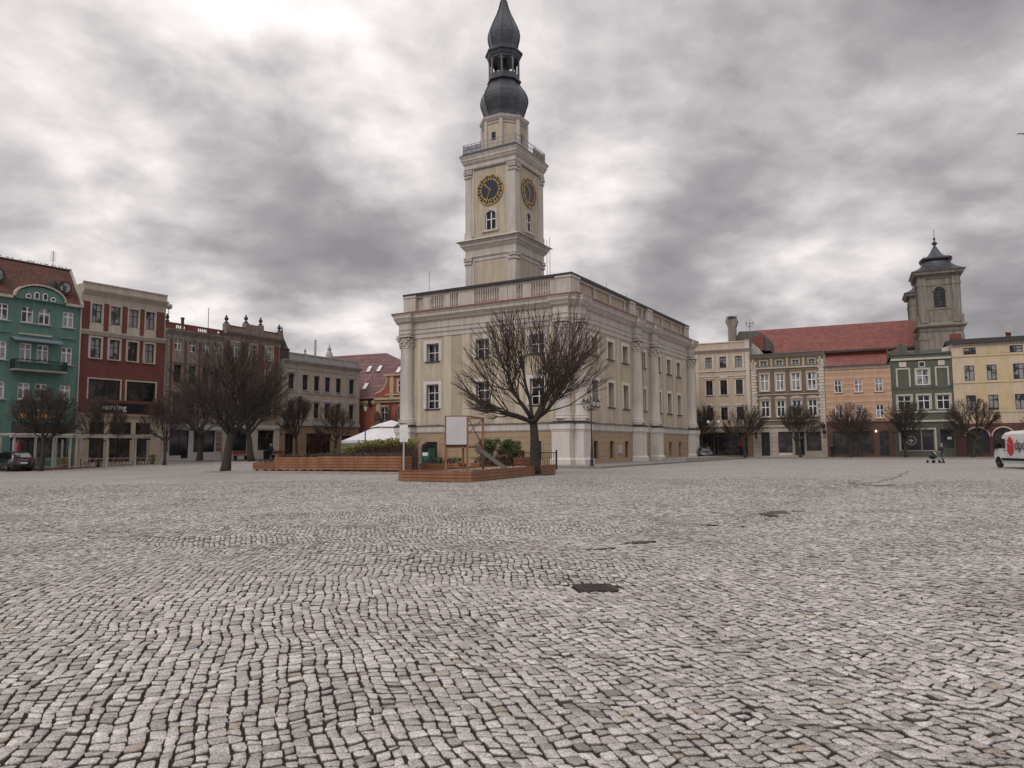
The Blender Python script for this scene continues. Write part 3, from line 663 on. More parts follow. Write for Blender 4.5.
    for f in faces:
        for x0, x1 in ((-.08, .62), (tw-.62, tw+.08)):
            T(f, t_, MB().box(x0, x1, -.13, .02, 16, 20.3)); T(f, t_, MB().box(x0, x1, -.13, .02, 22.45, 30)); T(f, t_, MB().box(x0-.06, x1+.06, -.2, .02, 22.3, 22.95))
            T(f, t_, MB().box(x0+.62 if x0 < 1 else x0-.28, x1+.28 if x0 < 1 else x1-.62, -.07, .02, 16, 20.3)); T(f, t_, MB().box(x0+.62 if x0 < 1 else x0-.28, x1+.28 if x0 < 1 else x1-.62, -.07, .02, 22.45, 29.9))
            for zc in (19.6, 28.4):
                for j, zz_ in enumerate((0, .35)):
                    for i in range(4): T(f, t_, MB().lathe([(.02, -.16), (.1, -.1), (.13, .03), (.07, .12), (.01, .15)], 6, (x0+.04+(i+.5*j)*.2, -.17-.04*j, zc+.2+zz_)))
                T(f, t_, MB().box(x0-.14, x1+.14, -.26, .02, zc+.72, zc+.84))
        T(f, t_, MB().box(.9, tw-.9, -.07, .02, 29.3, 30.0)); T(f, t_, MB().box(.9, tw-.9, -.07, .02, 20.0, 20.3))
    for z0, z1, a, c in ((20.3, 20.42, .1, .2), (20.423, 21.1, .12, .12), (21.103, 21.25, .14, .24), (21.253, 21.5, .26, .42), (21.503, 21.75, .48, .5), (21.753, 21.95, .52, .66), (21.953, 22.3, .85, .2),
                         (29.3, 29.42, .16, .26), (29.423, 29.85, .18, .18), (29.853, 30.0, .2, .34), (30.003, 30.25, .30, .40), (30.253, 30.5, .44, .46), (30.503, 30.72, .48, .58)):
        S(t_, z0, z1, a, c)
    t_.build('tower_trim', 'th_trim', tow, Fac(None))
    f_ = MB(); S(f_, 30.723, 30.9, .6, .45); S(f_, 30.903, 31.05, .35, .35); f_.build('tower_flashing', 'flashing', tow, Fac(None))
    rl = MB()
    for a, c in (((-1, -1), (1, -1)), ((1, -1), (1, 1)), ((1, 1), (-1, 1)), ((-1, 1), (-1, -1))):
        e_ = q+.26; A = Vector((ax+a[0]*e_, ay+a[1]*e_, 0)); B = Vector((ax+c[0]*e_, ay+c[1]*e_, 0))
        for z in (31.12, 31.5, 31.98): rl.tube([A+Vector((0, 0, z)), B+Vector((0, 0, z))], .03, 4)
        for i in range(13): 
            P_ = A.lerp(B, i/12); rl.tube([P_+Vector((0, 0, 31.0)), P_+Vector((0, 0, 31.98))], .025 if i % 4 else .04, 4)
    rl.build('railing', 'steel', tow, Fac(None))
    pm('banner_pale', (.22, .23, .27), .6, .45, 2.5); pm('banner_bright', (.26, .19, .15), .6, .7, 3.2)
    e_ = q+.22
    MB().box(ax-e_-.01, ax-e_+.01, ay+.9, ay+e_, 31.1, 31.85).build('banner', 'banner_pale', tow, Fac(None))
    bz = MB().box(ax+.6, ax+e_, ay-e_-.01, ay-e_+.01, 31.1, 31.85).build('banner', 'banner_bright', tow, Fac(None))
    for i, f in enumerate(faces):
        # window and clock
        fo = MB(); fo.box(tw/2-.6, tw/2-.52, .15, .25, *wz); fo.box(tw/2+.52, tw/2+.6, .15, .25, *wz); fo.box(tw/2-.05, tw/2+.05, .15, .25, *wz); fo.box(tw/2-.52, tw/2+.52, .15, .25, 24.0, 24.08)
        for sgn in (-1, 1):
            pts = [(tw/2+sgn*.6, 24.86)]
            for j in range(7):
                a = math.pi/2*j/6; pts.append((tw/2+sgn*.6*math.sin(a), 24.5+.35*math.cos(a)))
            fo.prism(pts, -.01, .12)
        wo_ = fo.build('tower_window', 'white_paint', tow, f); wo_.parent = tow
        su = MB(); su.box(tw/2-.8, tw/2-.604, -.06, .02, 22.95, 24.6); su.box(tw/2+.604, tw/2+.8, -.06, .02, 22.95, 24.6); su.box(tw/2-.95, tw/2+.95, -.18, .02, 22.75, 22.94)
        pts = [(tw/2+.8*math.cos(math.pi*j/10), 24.6+.52*math.sin(math.pi*j/10)) for j in range(11)] + [(tw/2-.62*math.cos(math.pi*j/10), 24.6+.33*math.sin(math.pi*j/10)) for j in range(11)]
        su.prism(pts, -.06, .02); o_ = su.build('window_surround', 'th_trim', tow, f); o_.parent = tow
        o_ = MB().box(tw/2-.55, tw/2+.55, .19, .21, *wz).build('window_pane', 'glass_dark', tow, f); o_.parent = tow
        cx, cz, rc = tw/2, 26.95, 1.5
        def disc(r, y0, y1, n=40): return MB().prism([(cx+r*math.cos(2*math.pi*j/n), cz+r*math.sin(2*math.pi*j/n)) for j in range(n)], y0, y1)
        o_ = disc(rc, -.08, .0).build('clock_face', 'clock_blue', tow, f)
        ring = MB()
        def annulus(r0, r1, y):
            n = 48; vs = []
            for j in range(n):
                a = 2*math.pi*j/n; c0, s0 = math.cos(a), math.sin(a)
                vs += [(cx+r0*c0, y, cz+r0*s0), (cx+r1*c0, y, cz+r1*s0), (cx+r0*c0, y+.03, cz+r0*s0), (cx+r1*c0, y+.03, cz+r1*s0)]
            fs = []
            for j in range(n):
                k_ = (j+1) % n; fs += [(4*j, 4*j+1, 4*k_+1, 4*k_), (4*j+1, 4*j+3, 4*k_+3, 4*k_+1), (4*j+2, 4*j, 4*k_, 4*k_+2)]
            ring.add(vs, fs)
        annulus(1.44, 1.52, -.12); annulus(.98, 1.03, -.12)
        for h in range(12):          # square-framed numerals
            a = 2*math.pi*h/12; c0, s0 = math.sin(a), math.cos(a)
            def P2(u_, v_): return (cx + (1.24+v_)*c0 + u_*s0, cz + (1.24+v_)*s0 - u_*c0)
            for u0, u1, v0, v1 in ((-.2, -.13, -.19, .19), (.13, .2, -.19, .19), (-.13, .13, .12, .19), (-.13, .13, -.19, -.12)):
                ring.prism([P2(u0, v0), P2(u1, v0), P2(u1, v1), P2(u0, v1)], -.12, -.085)
        def hand(ang, ln, wd):
            c0, s0 = math.sin(ang), math.cos(ang)
            def P3(u_, v_): return (cx + v_*c0 + u_*s0, cz + v_*s0 - u_*c0)
            ring.prism([P3(-wd*.6, -.25), P3(wd*.6, -.25), P3(wd, ln*.7), P3(wd*1.8, ln*.75), P3(0, ln), P3(-wd*1.8, ln*.75), P3(-wd, ln*.7)], -.15, -.125)
        hand(R(317), .95, .055); hand(R(197), 1.3, .035)
        o2 = ring.build('clock_hands_and_numerals', 'gold', tow, f)
    # octagonal drum, onions, lantern
    c8 = (ax, ay, 0); ph = math.pi/8 + R(0)
    dr = MB(); dr.lathe([(2.26, 31.0), (2.26, 34.35)], 8, c8, ph); dr.build('drum', 'th_wall', tow, Fac(None))
    dt = MB()
    for i in range(8):
        a = math.pi/4*i+ph; dt.tube([(ax+2.28*math.cos(a), ay+2.28*math.sin(a), 31.05), (ax+2.28*math.cos(a), ay+2.28*math.sin(a), 34.3)], .2, 6)
    for z0, z1, r0, r1 in ((31.0, 31.4, 2.45, 2.45), (34.0, 34.12, 2.34, 2.38), (34.3, 34.5, 2.34, 2.5), (34.503, 34.75, 2.52, 2.62)): dt.lathe([(r0, z0), (r1, z1)], 8, c8, ph)
    dt.build('drum_trim', 'th_trim', tow, Fac(None))
    sw_ = MB().box(-.22, .22, -.07, .05, 32.2, 33.0)
    for a in range(4):
        MB().box(-.22, .22, -.04, .05, 32.3, 33.1).build('drum_window', 'glass_dark', tow, Fac(None, (ax-2.10*math.cos(a*math.pi/2), ay-2.10*math.sin(a*math.pi/2)), a*math.pi/2-math.pi/2))
    on = MB(); on.lathe([(2.3, 34.753), (1.98, 35.1), (2.02, 35.5), (2.22, 36.0), (2.42, 36.6), (2.46, 37.0), (2.36, 37.5), (2.12, 38.0), (1.8, 38.45), (1.56, 38.8), (1.54, 38.95), (1.78, 39.0), (1.78, 39.15), (1.65, 39.3)], 8, c8, ph)
    on.lathe([(1.95, 42.0), (1.97, 42.15), (1.65, 42.45), (1.42, 42.75), (1.5, 43.1), (1.62, 43.6), (1.66, 44.1), (1.57, 44.6), (1.34, 45.2), (1.02, 45.9), (.74, 46.5), (.5, 47.2), (.3, 48.0), (.2, 49.0), (.14, 50.2), (.03, 52.5)], 8, c8, ph)
    on.lathe([(.03, 50.0), (.3, 50.2), (.36, 50.45), (.3, 50.7), (.03, 50.9)], 10, c8)
    on.lathe([(1.72, 41.6), (1.82, 41.9), (1.97, 41.98)], 8, c8, ph)
    on.build('onion_dome', 'copper_dark', tow, Fac(None))
    for pr in ([(2.02, 35.3), (2.24, 36.0), (2.44, 36.6), (2.48, 37.0), (2.38, 37.5), (2.14, 38.0), (1.82, 38.45), (1.58, 38.8)], [(1.44, 42.75), (1.52, 43.1), (1.64, 43.6), (1.68, 44.1), (1.59, 44.6), (1.36, 45.2), (1.04, 45.9), (.76, 46.5), (.52, 47.2), (.32, 48)]):
        seam = MB()
        for i in range(8):
            a = math.pi/4*i+ph; seam.tube([(ax+r_*math.cos(a), ay+r_*math.sin(a), z) for r_, z in pr], .045, 4)
        seam.build('dome_seams', 'flashing', tow, Fac(None))
    ln = MB()
    for i in range(8):
        a = math.pi/4*i+ph; x, y = ax+1.5*math.cos(a), ay+1.5*math.sin(a); ln.tube([(x, y, 39.2), (x, y, 41.7)], .12, 6)
    ln.lathe([(1.62, 39.3), (1.62, 39.7)], 8, c8, ph); ln.lathe([(1.64, 41.35), (1.64, 41.7)], 8, c8, ph)
    for i in range(8):
        a = math.pi/4*(i+.5)+ph; f = Fac(None, (ax+1.38*math.cos(a), ay+1.38*math.sin(a)), a+math.pi/2); s_ = MB()
        for sgn in (-1, 1):
            s_.prism([(sgn*.62, 41.3)] + [(sgn*.5*math.sin(math.pi/2*j/5), 40.85+.42*math.cos(math.pi/2*j/5)) for j in range(6)] + [(sgn*.62, 40.85)], -.06, .06)
        for p in s_.v: ln.v.append(f.pt(p))
        n = len(ln.v)-len(s_.v); ln.f += [tuple(n+i_ for i_ in fc) for fc in s_.f]
    ln.lathe([(.25, 41.3), (.3, 41.1), (.42, 40.7), (.6, 40.35), (.6, 40.3)], 10, c8)
    ln.build('lantern', 'copper_dark', tow, Fac(None))
    return root
TH = town_hall()

# ------------------------------------------------------------------ pavements round the town hall and along the rows
pm('flagstones', (.22, .205, .195), .8, .2, 1.2, .2, fine=.15)
def poly_slab(name, pts, z0, z1, mat='flagstones', kerb=None):
    mb = MB(); mb.prism_z(pts, z0, z1); o = mb.build(name, mat); tag(o, None, None, kind='structure')
u_ = Vector((math.sin(R(30.3)), math.cos(R(30.3)))); v_ = Vector((-u_.y, u_.x)); C0 = Vector((5.384, 65))
def TP(a, b): p = C0 + u_*a + v_*b; return (p.x, p.y)
poly_slab('town_hall_pavement', [TP(-6.5, -5.2), TP(50, -5.2), TP(50, -2.0), TP(50, 24), TP(-6.5, 24)], -.3, .13)
mb = MB(); 
for a0, b0, a1, b1 in ((-6.72, -5.42, 50, -5.2), (-6.72, -5.2, -6.5, 24)):
    mb.prism_z([TP(a0, b0), TP(a1, b0), TP(a1, b1), TP(a0, b1)], -.3, .15)
tag(mb.build('kerb', 'kerb_stone'), None, None, kind='structure')
poly_slab('entrance_ramp', [TP(17, -4.7), TP(34, -4.7), TP(34, -2.2), TP(17, -2.2)], .1, .42, 'concrete')
# ------------------------------------------------------------------ houses
for n_, c_, kw in (('green_wall', (.10, .195, .165), dict(streak=.22)), ('red_wall', (.15, .046, .038), dict(streak=.2, fine=.15)), ('cream_trim', (.42, .38, .33), dict(streak=.2)), ('cream_ground', (.42, .345, .25), dict(streak=.12)),
                   ('pale_stone', (.30, .26, .23), dict(streak=.35, fine=.15)), ('urn_stone', (.235, .195, .165), dict(streak=.35)), ('grey_stone', (.36, .35, .345), dict(streak=.25)), ('beige_wall', (.40, .335, .265), dict(streak=.15)),
                   ('ochre_ground', (.235, .16, .105), dict(streak=.15)), ('orange_wall', (.29, .085, .058), dict(streak=.15)), ('yellow_trim', (.42, .34, .22), dict(streak=.1)),
                   ('cream_house', (.44, .36, .275), dict(streak=.12)), ('pale_trim', (.53, .48, .43), dict(streak=.15)), ('brown_wall', (.165, .125, .085), dict(streak=.15)), ('brown_trim', (.42, .37, .31), dict(streak=.15)),
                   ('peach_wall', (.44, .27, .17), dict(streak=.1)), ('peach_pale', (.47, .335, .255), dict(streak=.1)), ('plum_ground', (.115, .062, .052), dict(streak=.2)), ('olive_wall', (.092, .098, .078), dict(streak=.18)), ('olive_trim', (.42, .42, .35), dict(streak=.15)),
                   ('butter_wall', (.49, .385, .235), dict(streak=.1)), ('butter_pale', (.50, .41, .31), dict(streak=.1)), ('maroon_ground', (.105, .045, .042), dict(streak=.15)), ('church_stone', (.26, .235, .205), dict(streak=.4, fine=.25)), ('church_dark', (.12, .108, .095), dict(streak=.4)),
                   ('brick_red', (.17, .055, .04), dict(fine=.25)), ('roof_dark', (.045, .042, .045), dict()), ('pink_panel', (.25, .13, .12), dict(fine=.3)), ('shop_white', (.45, .45, .45), dict(streak=.1)), ('awning_blue', (.16, .20, .23), dict()), ('balcony_green', (.012, .035, .026), dict())):
    pm(n_, c_, .85, .08, .9, .12, **kw)
pm('neon_amber', (.75, .35, .08), .5, .05); pm('letter_white', (.62, .62, .62), .5, .05); pm('sign_red', (.17, .02, .035), .5, .1); pm('cream_letter', (.62, .55, .48), .5, .05)
e_ = M['neon_amber'].node_tree.nodes['Principled BSDF']; e_.inputs['Emission Color'].default_value = (1, .42, .08, 1); e_.inputs['Emission Strength'].default_value = .15
def emis(name, col, st):
    pm(name, col, .5, .02); b_ = M[name].node_tree.nodes['Principled BSDF']; b_.inputs['Emission Color'].default_value = (*col, 1); b_.inputs['Emission Strength'].default_value = st
emis('lit_lamp', (1, .8, .5), 1.2)
patterned('tiles_brown', 'brick', ((.155, .058, .036), (.10, .042, .030), (.028, .02, .018)), .22, .30)
patterned('tiles_red', 'brick', ((.24, .075, .058), (.185, .058, .047), (.10, .038, .03)), .45, .55)
patterned('tiles_pink', 'brick', ((.20, .098, .10), (.16, .082, .086), (.08, .05, .052)), .5, .6)
LAo, LBo, RRo = (-37.945, 65.015), (-33.611, 71.441), (25.476, 104.847)
def house(name, label, row, x0, x1, H, depth, bands, ops, group=None, rev=.3, z0=-.6, side='cream_trim'):
    (ox, oy), ang, k, base = row; a = R(ang); loc = (ox*k + math.sin(a)*x0*k, oy*k + math.cos(a)*x0*k, EYE*(1-k)+base)
    root = empty(name, loc, R(90-ang), label, 'house' if name != 'church' else 'church', group); f = Fac(root, (-x0*k, 0), 0, k)
    for (a0, a1, mt, nm) in bands:
        o_ = [o for o in ops if o[2] >= a0-.01 and o[3] <= a1+.01]
        MB().wall(x0+.01, x1-.01, a0, a1, o_, 0, rev).build(nm, mt, root, f)
    b = MB(); a, c = x0+.01, x1-.01
    b.add([(a,0,z0),(a,depth,z0),(a,depth,H),(a,0,H),(c,0,z0),(c,depth,z0),(c,depth,H),(c,0,H)], [(0,1,2,3),(4,7,6,5),(1,5,6,2)])
    b.add([(a,.9,z0),(c,.9,z0),(c,.9,H),(a,.9,H)], [(0,1,2,3)])      # room behind the windows
    b.build('side_wall', side, root, f)
    return root, f
def gable_roof(f, x0, x1, H, depth, h, mt, over=.35, name='roof'):
    mb = MB(); o = over; mb.add([(x0,-o,H),(x1,-o,H),(x1,depth+o,H),(x0,depth+o,H),(x0,depth/2,H+h),(x1,depth/2,H+h),(x0,-o,H-.12),(x1,-o,H-.12)], [(0,1,5,4),(2,3,4,5),(0,4,3),(1,2,5),(6,7,1,0)])
    return mb.build(name, mt, f.root, f)
def cornice(f, x0, x1, z, mt, steps=((.0, .12, .08, .15), (.12, .3, .18, .38), (.3, .42, .42, .45)), name='cornice'):
    mb = MB()
    for a, b, p, q in steps: mb.add([(x0,-p,z+a+.002),(x1,-p,z+a+.002),(x1,.02,z+a+.002),(x0,.02,z+a+.002),(x0,-q,z+b),(x1,-q,z+b),(x1,.02,z+b),(x0,.02,z+b)], [(0,3,2,1),(4,5,6,7),(0,1,5,4),(1,2,6,5),(2,3,7,6),(3,0,4,7)])
    return mb.build(name, mt, f.root, f)
def band(f, x0, x1, z0, z1, mt, p=.06, name='band'): return MB().box(x0, x1, -p, .02, z0, z1).build(name, mt, f.root, f)
def shop(f, x0, x1, z0, z1, fm='dark_frame', mul=(.5,), tr=(), **kw): return window(f, x0, x1, z0, z1, fm, mul=mul, tr=tr, glass='glass_shop', rec=.18, name='shop_window', **kw)
def urn(mb, x, y, z, s=1.0):
    mb.box(x-.16*s, x+.16*s, y-.16*s, y+.16*s, z, z+.2*s)
    mb.lathe([(.10*s, .2*s), (.07*s, .28*s), (.2*s, .42*s), (.24*s, .58*s), (.14*s, .72*s), (.08*s, .76*s), (.12*s, .84*s), (.02*s, .98*s)], 10, (x, y, z))

rowA = (LAo, 34, 1.07, .1); rowB = (LBo, 30, 1.07, .1); rowR = (RRo, 114.5, 1.0, 0)
# --- green corner house with curved gable
def green_house():
    L3 = [(-9.6, -8.7), (-6.95, -6.02), (-5.06, -4.14), (-3.74, -2.82), (-1.81, -.91)]
    ops = [(a, b, 12.25, 13.6) for a, b in L3] + [(a, b, 9.0, 10.5) for a, b in L3] + [(a, b, 5.8, 7.2) for a, b in L3] + [(-5.4, -1.0, 1.0, 3.9), (-7.3, -6.15, .3, 3.9), (-10, -7.8, 1.0, 3.9)]
    ops += [(-4.85+.52*i, -4.85+.52*i+.36, 14.32, 14.62+(.2 if i in (1, 2) else 0)) for i in range(4)] if False else []
    root, f = house('green_house', 'green four-storey house with curved white gable, balconies and brown tiled roof at the left edge', rowA, -10.6, -.35, 14.3, 12, [(-.6, 14.3, 'green_wall', 'wall')], ops, side='green_wall')
    for a, b in L3:
        for z0, z1, ar in ((12.25, 13.6, .42 if -5.2 < a < -3 else 0), (9.0, 10.5, 0), (5.8, 7.2, 0)):
            window(f, a, b, z0, z1, 'white_paint', mul=(.5,), tr=(.68,), glass='glass_curtain', rec=.1, fr=.085, sill='grey_stone', arch=ar, am='green_wall')
    shop(f, -5.4, -1.0, 1.0, 3.9, mul=(.28, .55, .92)); window(f, -7.3, -6.15, .3, 3.9, 'dark_frame', mul=(), tr=(.75,), name='door'); shop(f, -10, -7.8, 1.0, 3.9)
    # tiled roof
    r = MB(); r.add([(-10.6,-.3,14.25),(-.4,-.3,14.25),(-.4,2.1,17.75),(-10.6,2.1,17.75),(-10.6,12.3,14.25),(-.4,12.3,14.25),(-10.6,8.5,17.75),(-.4,8.5,17.75)], [(0,1,2,3),(3,2,7,6),(6,7,5,4),(0,3,6,4),(1,5,7,2)])
    me = r.build('roof', 'tiles_brown', root, f)
    MB().tube([(-10.6, 2.1, 17.78), (-.4, 2.1, 17.78)], .10, 6).build('ridge', 'roof_dark', me, Fac(None, (-f.o[0]*0, 0), 0, f.k))
    gw = MB(); gw.prism([(-.5, 0), (-.3, 0), (-.3, 1), (-.5, 1)], 0, 1); gw = MB()
    gw.add([(-.50,-.42,14.1),(-.30,-.42,14.1),(-.30,2.2,17.65),(-.50,2.2,17.65),(-.50,-.42,14.42),(-.30,-.42,14.42),(-.30,2.2,18.0),(-.50,2.2,18.0)], [(0,1,2,3),(4,7,6,5),(0,4,5,1),(3,2,6,7),(0,3,7,4),(1,5,6,2)]); gw.build('gable_coping', 'cream_trim', root, f)
    # curved gable
    cx, rx, rz = -3.8, 1.95, 1.15; n = 16; g = MB()
    g.prism([(cx+rx*math.cos(math.pi*i/n), 14.15+rz*math.sin(math.pi*i/n)) for i in range(n+1)], -.34, 1.2); g.build('curved_gable', 'green_wall', root, f)
    a_ = MB(); P = [(cx+(rx+.10)*math.cos(math.pi*i/n), 14.3+(rz+.10)*math.sin(math.pi*i/n)) for i in range(n+1)]; Q = [(cx+(rx-.04)*math.cos(math.pi*i/n), 14.3+(rz-.04)*math.sin(math.pi*i/n)) for i in range(n+1)]
    a_.prism(P + Q[::-1], -.46, 1.25)
    a_.box(-10.6, cx-rx-.1, -.34, .02, 14.1, 14.32); a_.box(cx+rx+.1, -.5, -.34, .02, 14.1, 14.32); a_.build('gable_moulding', 'cream_trim', root, f)
    for i, (xx, zt) in enumerate(((-4.95, 14.62), (-4.32, 14.85), (-3.66, 14.85), (-3.03, 14.62))):
        fr = MB(); fr.prism([(xx, 14.25), (xx+.4, 14.25), (xx+.4, zt-.1), (xx+.3, zt), (xx+.1, zt), (xx, zt-.1)], -.40, -.342); o_ = fr.build('gable_window', 'white_paint', root, f)
        MB().box(xx+.07, xx+.33, -.42, -.402, 14.32, zt-.08).build('pane', 'glass_dark', o_, Fac(None, (0, 0), 0, f.k))
    # ledge, awning, balconies
    band(f, -5.2, -2.65, 11.2, 11.34, 'cream_trim', .12, 'ledge'); band(f, -5.1, -4.95, 11.34, 12.1, 'green_wall', .05, 'pilaster'); band(f, -2.85, -2.7, 11.34, 12.1, 'green_wall', .05, 'pilaster')
    band(f, -2.1, -.7, 11.22, 11.42, 'green_wall', .12, 'window_head'); band(f, -7.2, -5.8, 11.22, 11.42, 'green_wall', .12, 'window_head')
    MB().add([(-5.8,-.05,10.95),(-2.0,-.05,10.95),(-2.0,-.7,10.72),(-5.8,-.7,10.72),(-5.8,-.7,10.6),(-2.0,-.7,10.6)], [(0,1,2,3),(3,2,5,4)]).build('awning', 'awning_blue', root, f)
    for (x0, x1, z0, z1) in ((-5.75, -1.7, 8.25, 9.05), (-4.9, -1.6, 4.95, 5.75)):
        b = MB(); b.box(x0, x1, -1.0, .02, z0-.14, z0); o_ = b.build('balcony', 'concrete', root, f); rl = MB(); rl.tube([(x0+.03, 0, z1), (x0+.03, -.97, z1), (x1-.03, -.97, z1), (x1-.03, 0, z1)], .03, 4)
        n = int((x1-x0)/.09)
        for i in range(n+1): rl.box(x0+.03+i*(x1-x0-.06)/n-.016, x0+.03+i*(x1-x0-.06)/n+.016, -.985, -.955, z0, z1)
        for i in range(10): rl.box(x0+.015, x0+.045, -.97+.1*i-.015, -.97+.1*i+.015, z0, z1); rl.box(x1-.045, x1-.015, -.97+.1*i-.015, -.97+.1*i+.015, z0, z1)
        rl.build('balcony_railing', 'balcony_green', o_, Fac(None, (0, 0), 0, f.k))
    text_mesh("Santo D'Italia", .66, .03, 'neon_amber', f, (-4.95, -.12, 4.28), 'shop_lettering', shear=.35, parent=root, spacing=.82)
    for xc, zc in ((-6.9, 15.9), (-1.75, 15.7)):          # round-windowed dormers
        yb = (zc-14.25)/3.5*2.4-.3
        d = MB(); d.prism([(xc+.62*math.cos(2*math.pi*i/14), zc+.62*math.sin(2*math.pi*i/14)) for i in range(14)], yb-.7, yb+.9); o_ = d.build('dormer', 'roof_dark', root, f)
        MB().prism([(xc+.42*math.cos(2*math.pi*i/14), zc+.42*math.sin(2*math.pi*i/14)) for i in range(14)], yb-.76, yb-.705).build('dormer_glass', 'glass_curtain', o_, Fac(None, (0, 0), 0, f.k))
        MB().lathe([(.45, -.9), (.42, .1), (.2, .45), (.02, .5)], 8, (xc-.85, yb-.2, zc+.2)).build('vent', 'roof_dark', root, f)
    ae = MB(); ae.tube([(-1.9, 2.1, 17.7), (-1.9, 2.1, 19.3)], .035, 5)
    for i in range(6): ae.tube([(-2.15, 2.1, 18.4+.15*i), (-1.65, 2.1, 18.4+.15*i)], .02, 4)
    ae.build('aerial', 'steel', root, f)
    return root, f
GH, GF = green_house()
def red_house():
    R3 = [(.59, 1.49), (2.27, 3.17), (3.96, 4.86), (5.59, 6.47)]
    ops = [(a, b, 13.0, 14.7) for a, b in R3] + [(a, b, 9.82, 11.62) for a, b in R3] + [(.55, 3.38, 6.1, 7.92), (3.97, 6.77, 6.1, 7.92)] + [(.66, 2.16, .5, 4.1), (2.61, 4.58, .5, 4.1), (4.99, 6.45, .5, 4.1)]
    root, f = house('red_house', 'dark red four-storey house with cream window bays, cream cornice and a restaurant terrace in front', rowA, -.32, 7.6, 16.4, 12,
                    [(-.6, 4.85, 'cream_ground', 'ground_floor_wall'), (4.85, 11.9, 'red_wall', 'wall'), (11.9, 16.4, 'cream_trim', 'upper_wall')], ops)
    for a, b in R3:
        window(f, a, b, 13.0, 14.7, 'dark_frame', tr=(.62,), glass='glass_curtain', sur='cream_trim', sw=.14, rec=.12); window(f, a, b, 9.82, 11.62, 'dark_frame', tr=(.62,), glass='glass_curtain', sur='cream_trim', sw=.18, rec=.12, sill='cream_trim')
    for a, b in ((-.22, .42), (1.66, 2.1), (3.34, 3.79), (5.03, 5.42), (6.66, 7.45)): band(f, a, b, 12.35, 14.85, 'red_wall', .03, 'red_panel')
    for a, b in ((.55, 3.38), (3.97, 6.77)): window(f, a, b, 6.1, 7.92, 'dark_frame', mul=(.3, .6), tr=(), sur='cream_trim', sw=.12, rec=.12)
    for a, b in ((.66, 2.16), (2.61, 4.58), (4.99, 6.45)): shop(f, a, b, .5, 4.1, mul=(.5,), tr=(.7,))
    cornice(f, -.3, 7.58, 11.85, 'cream_trim', ((0, .1, .06, .12), (.1, .3, .12, .22), (.3, .38, .25, .25)), 'string_course'); cornice(f, -.3, 7.62, 15.45, 'cream_trim', ((0, .12, .05, .12), (.12, .34, .15, .38), (.34, .46, .42, .46)))
    band(f, -.3, 7.6, 15.92, 16.5, 'cream_trim', .14, 'attic'); band(f, -.3, 7.62, 16.5, 16.6, 'cream_trim', .24, 'coping')
    band(f, .9, 6.2, 5.0, 5.85, 'plastic_black', .05, 'sign_board'); text_mesh('Sporting', .72, .03, 'letter_white', f, (1.25, -.1, 5.22), 'shop_lettering', parent=root, spacing=1.12)
    cornice(f, -.3, 7.58, 4.5, 'cream_ground', ((0, .1, .05, .1), (.1, .28, .1, .22))); 
    band(f, 2.75, 4.4, 3.25, 4.0, 'plastic_black', -.05, 'sign_board'); 
    for x in (-.05, 2.3, 4.7, 6.6): band(f, x, x+.25+(.6 if x > 6 or x < 0 else 0), -.3, 4.4, 'cream_ground', .05, 'pilaster')
    band(f, .02, .5, 1.3, 2.7, 'cream_trim', .08, 'wall_panel'); band(f, .02, .5, 2.85, 4.0, 'cream_trim', .08, 'wall_panel')
    MB().box(-.25, 7.5, .1, 11.8, 16.1, 16.15).build('roof', 'roof_dark', root, f)
    MB().tube([(-.36, -.1, 0), (-.36, -.1, 15.5)], .06, 6).build('drain_pipe', 'cream_trim', root, f)
    return root, f
red_house()
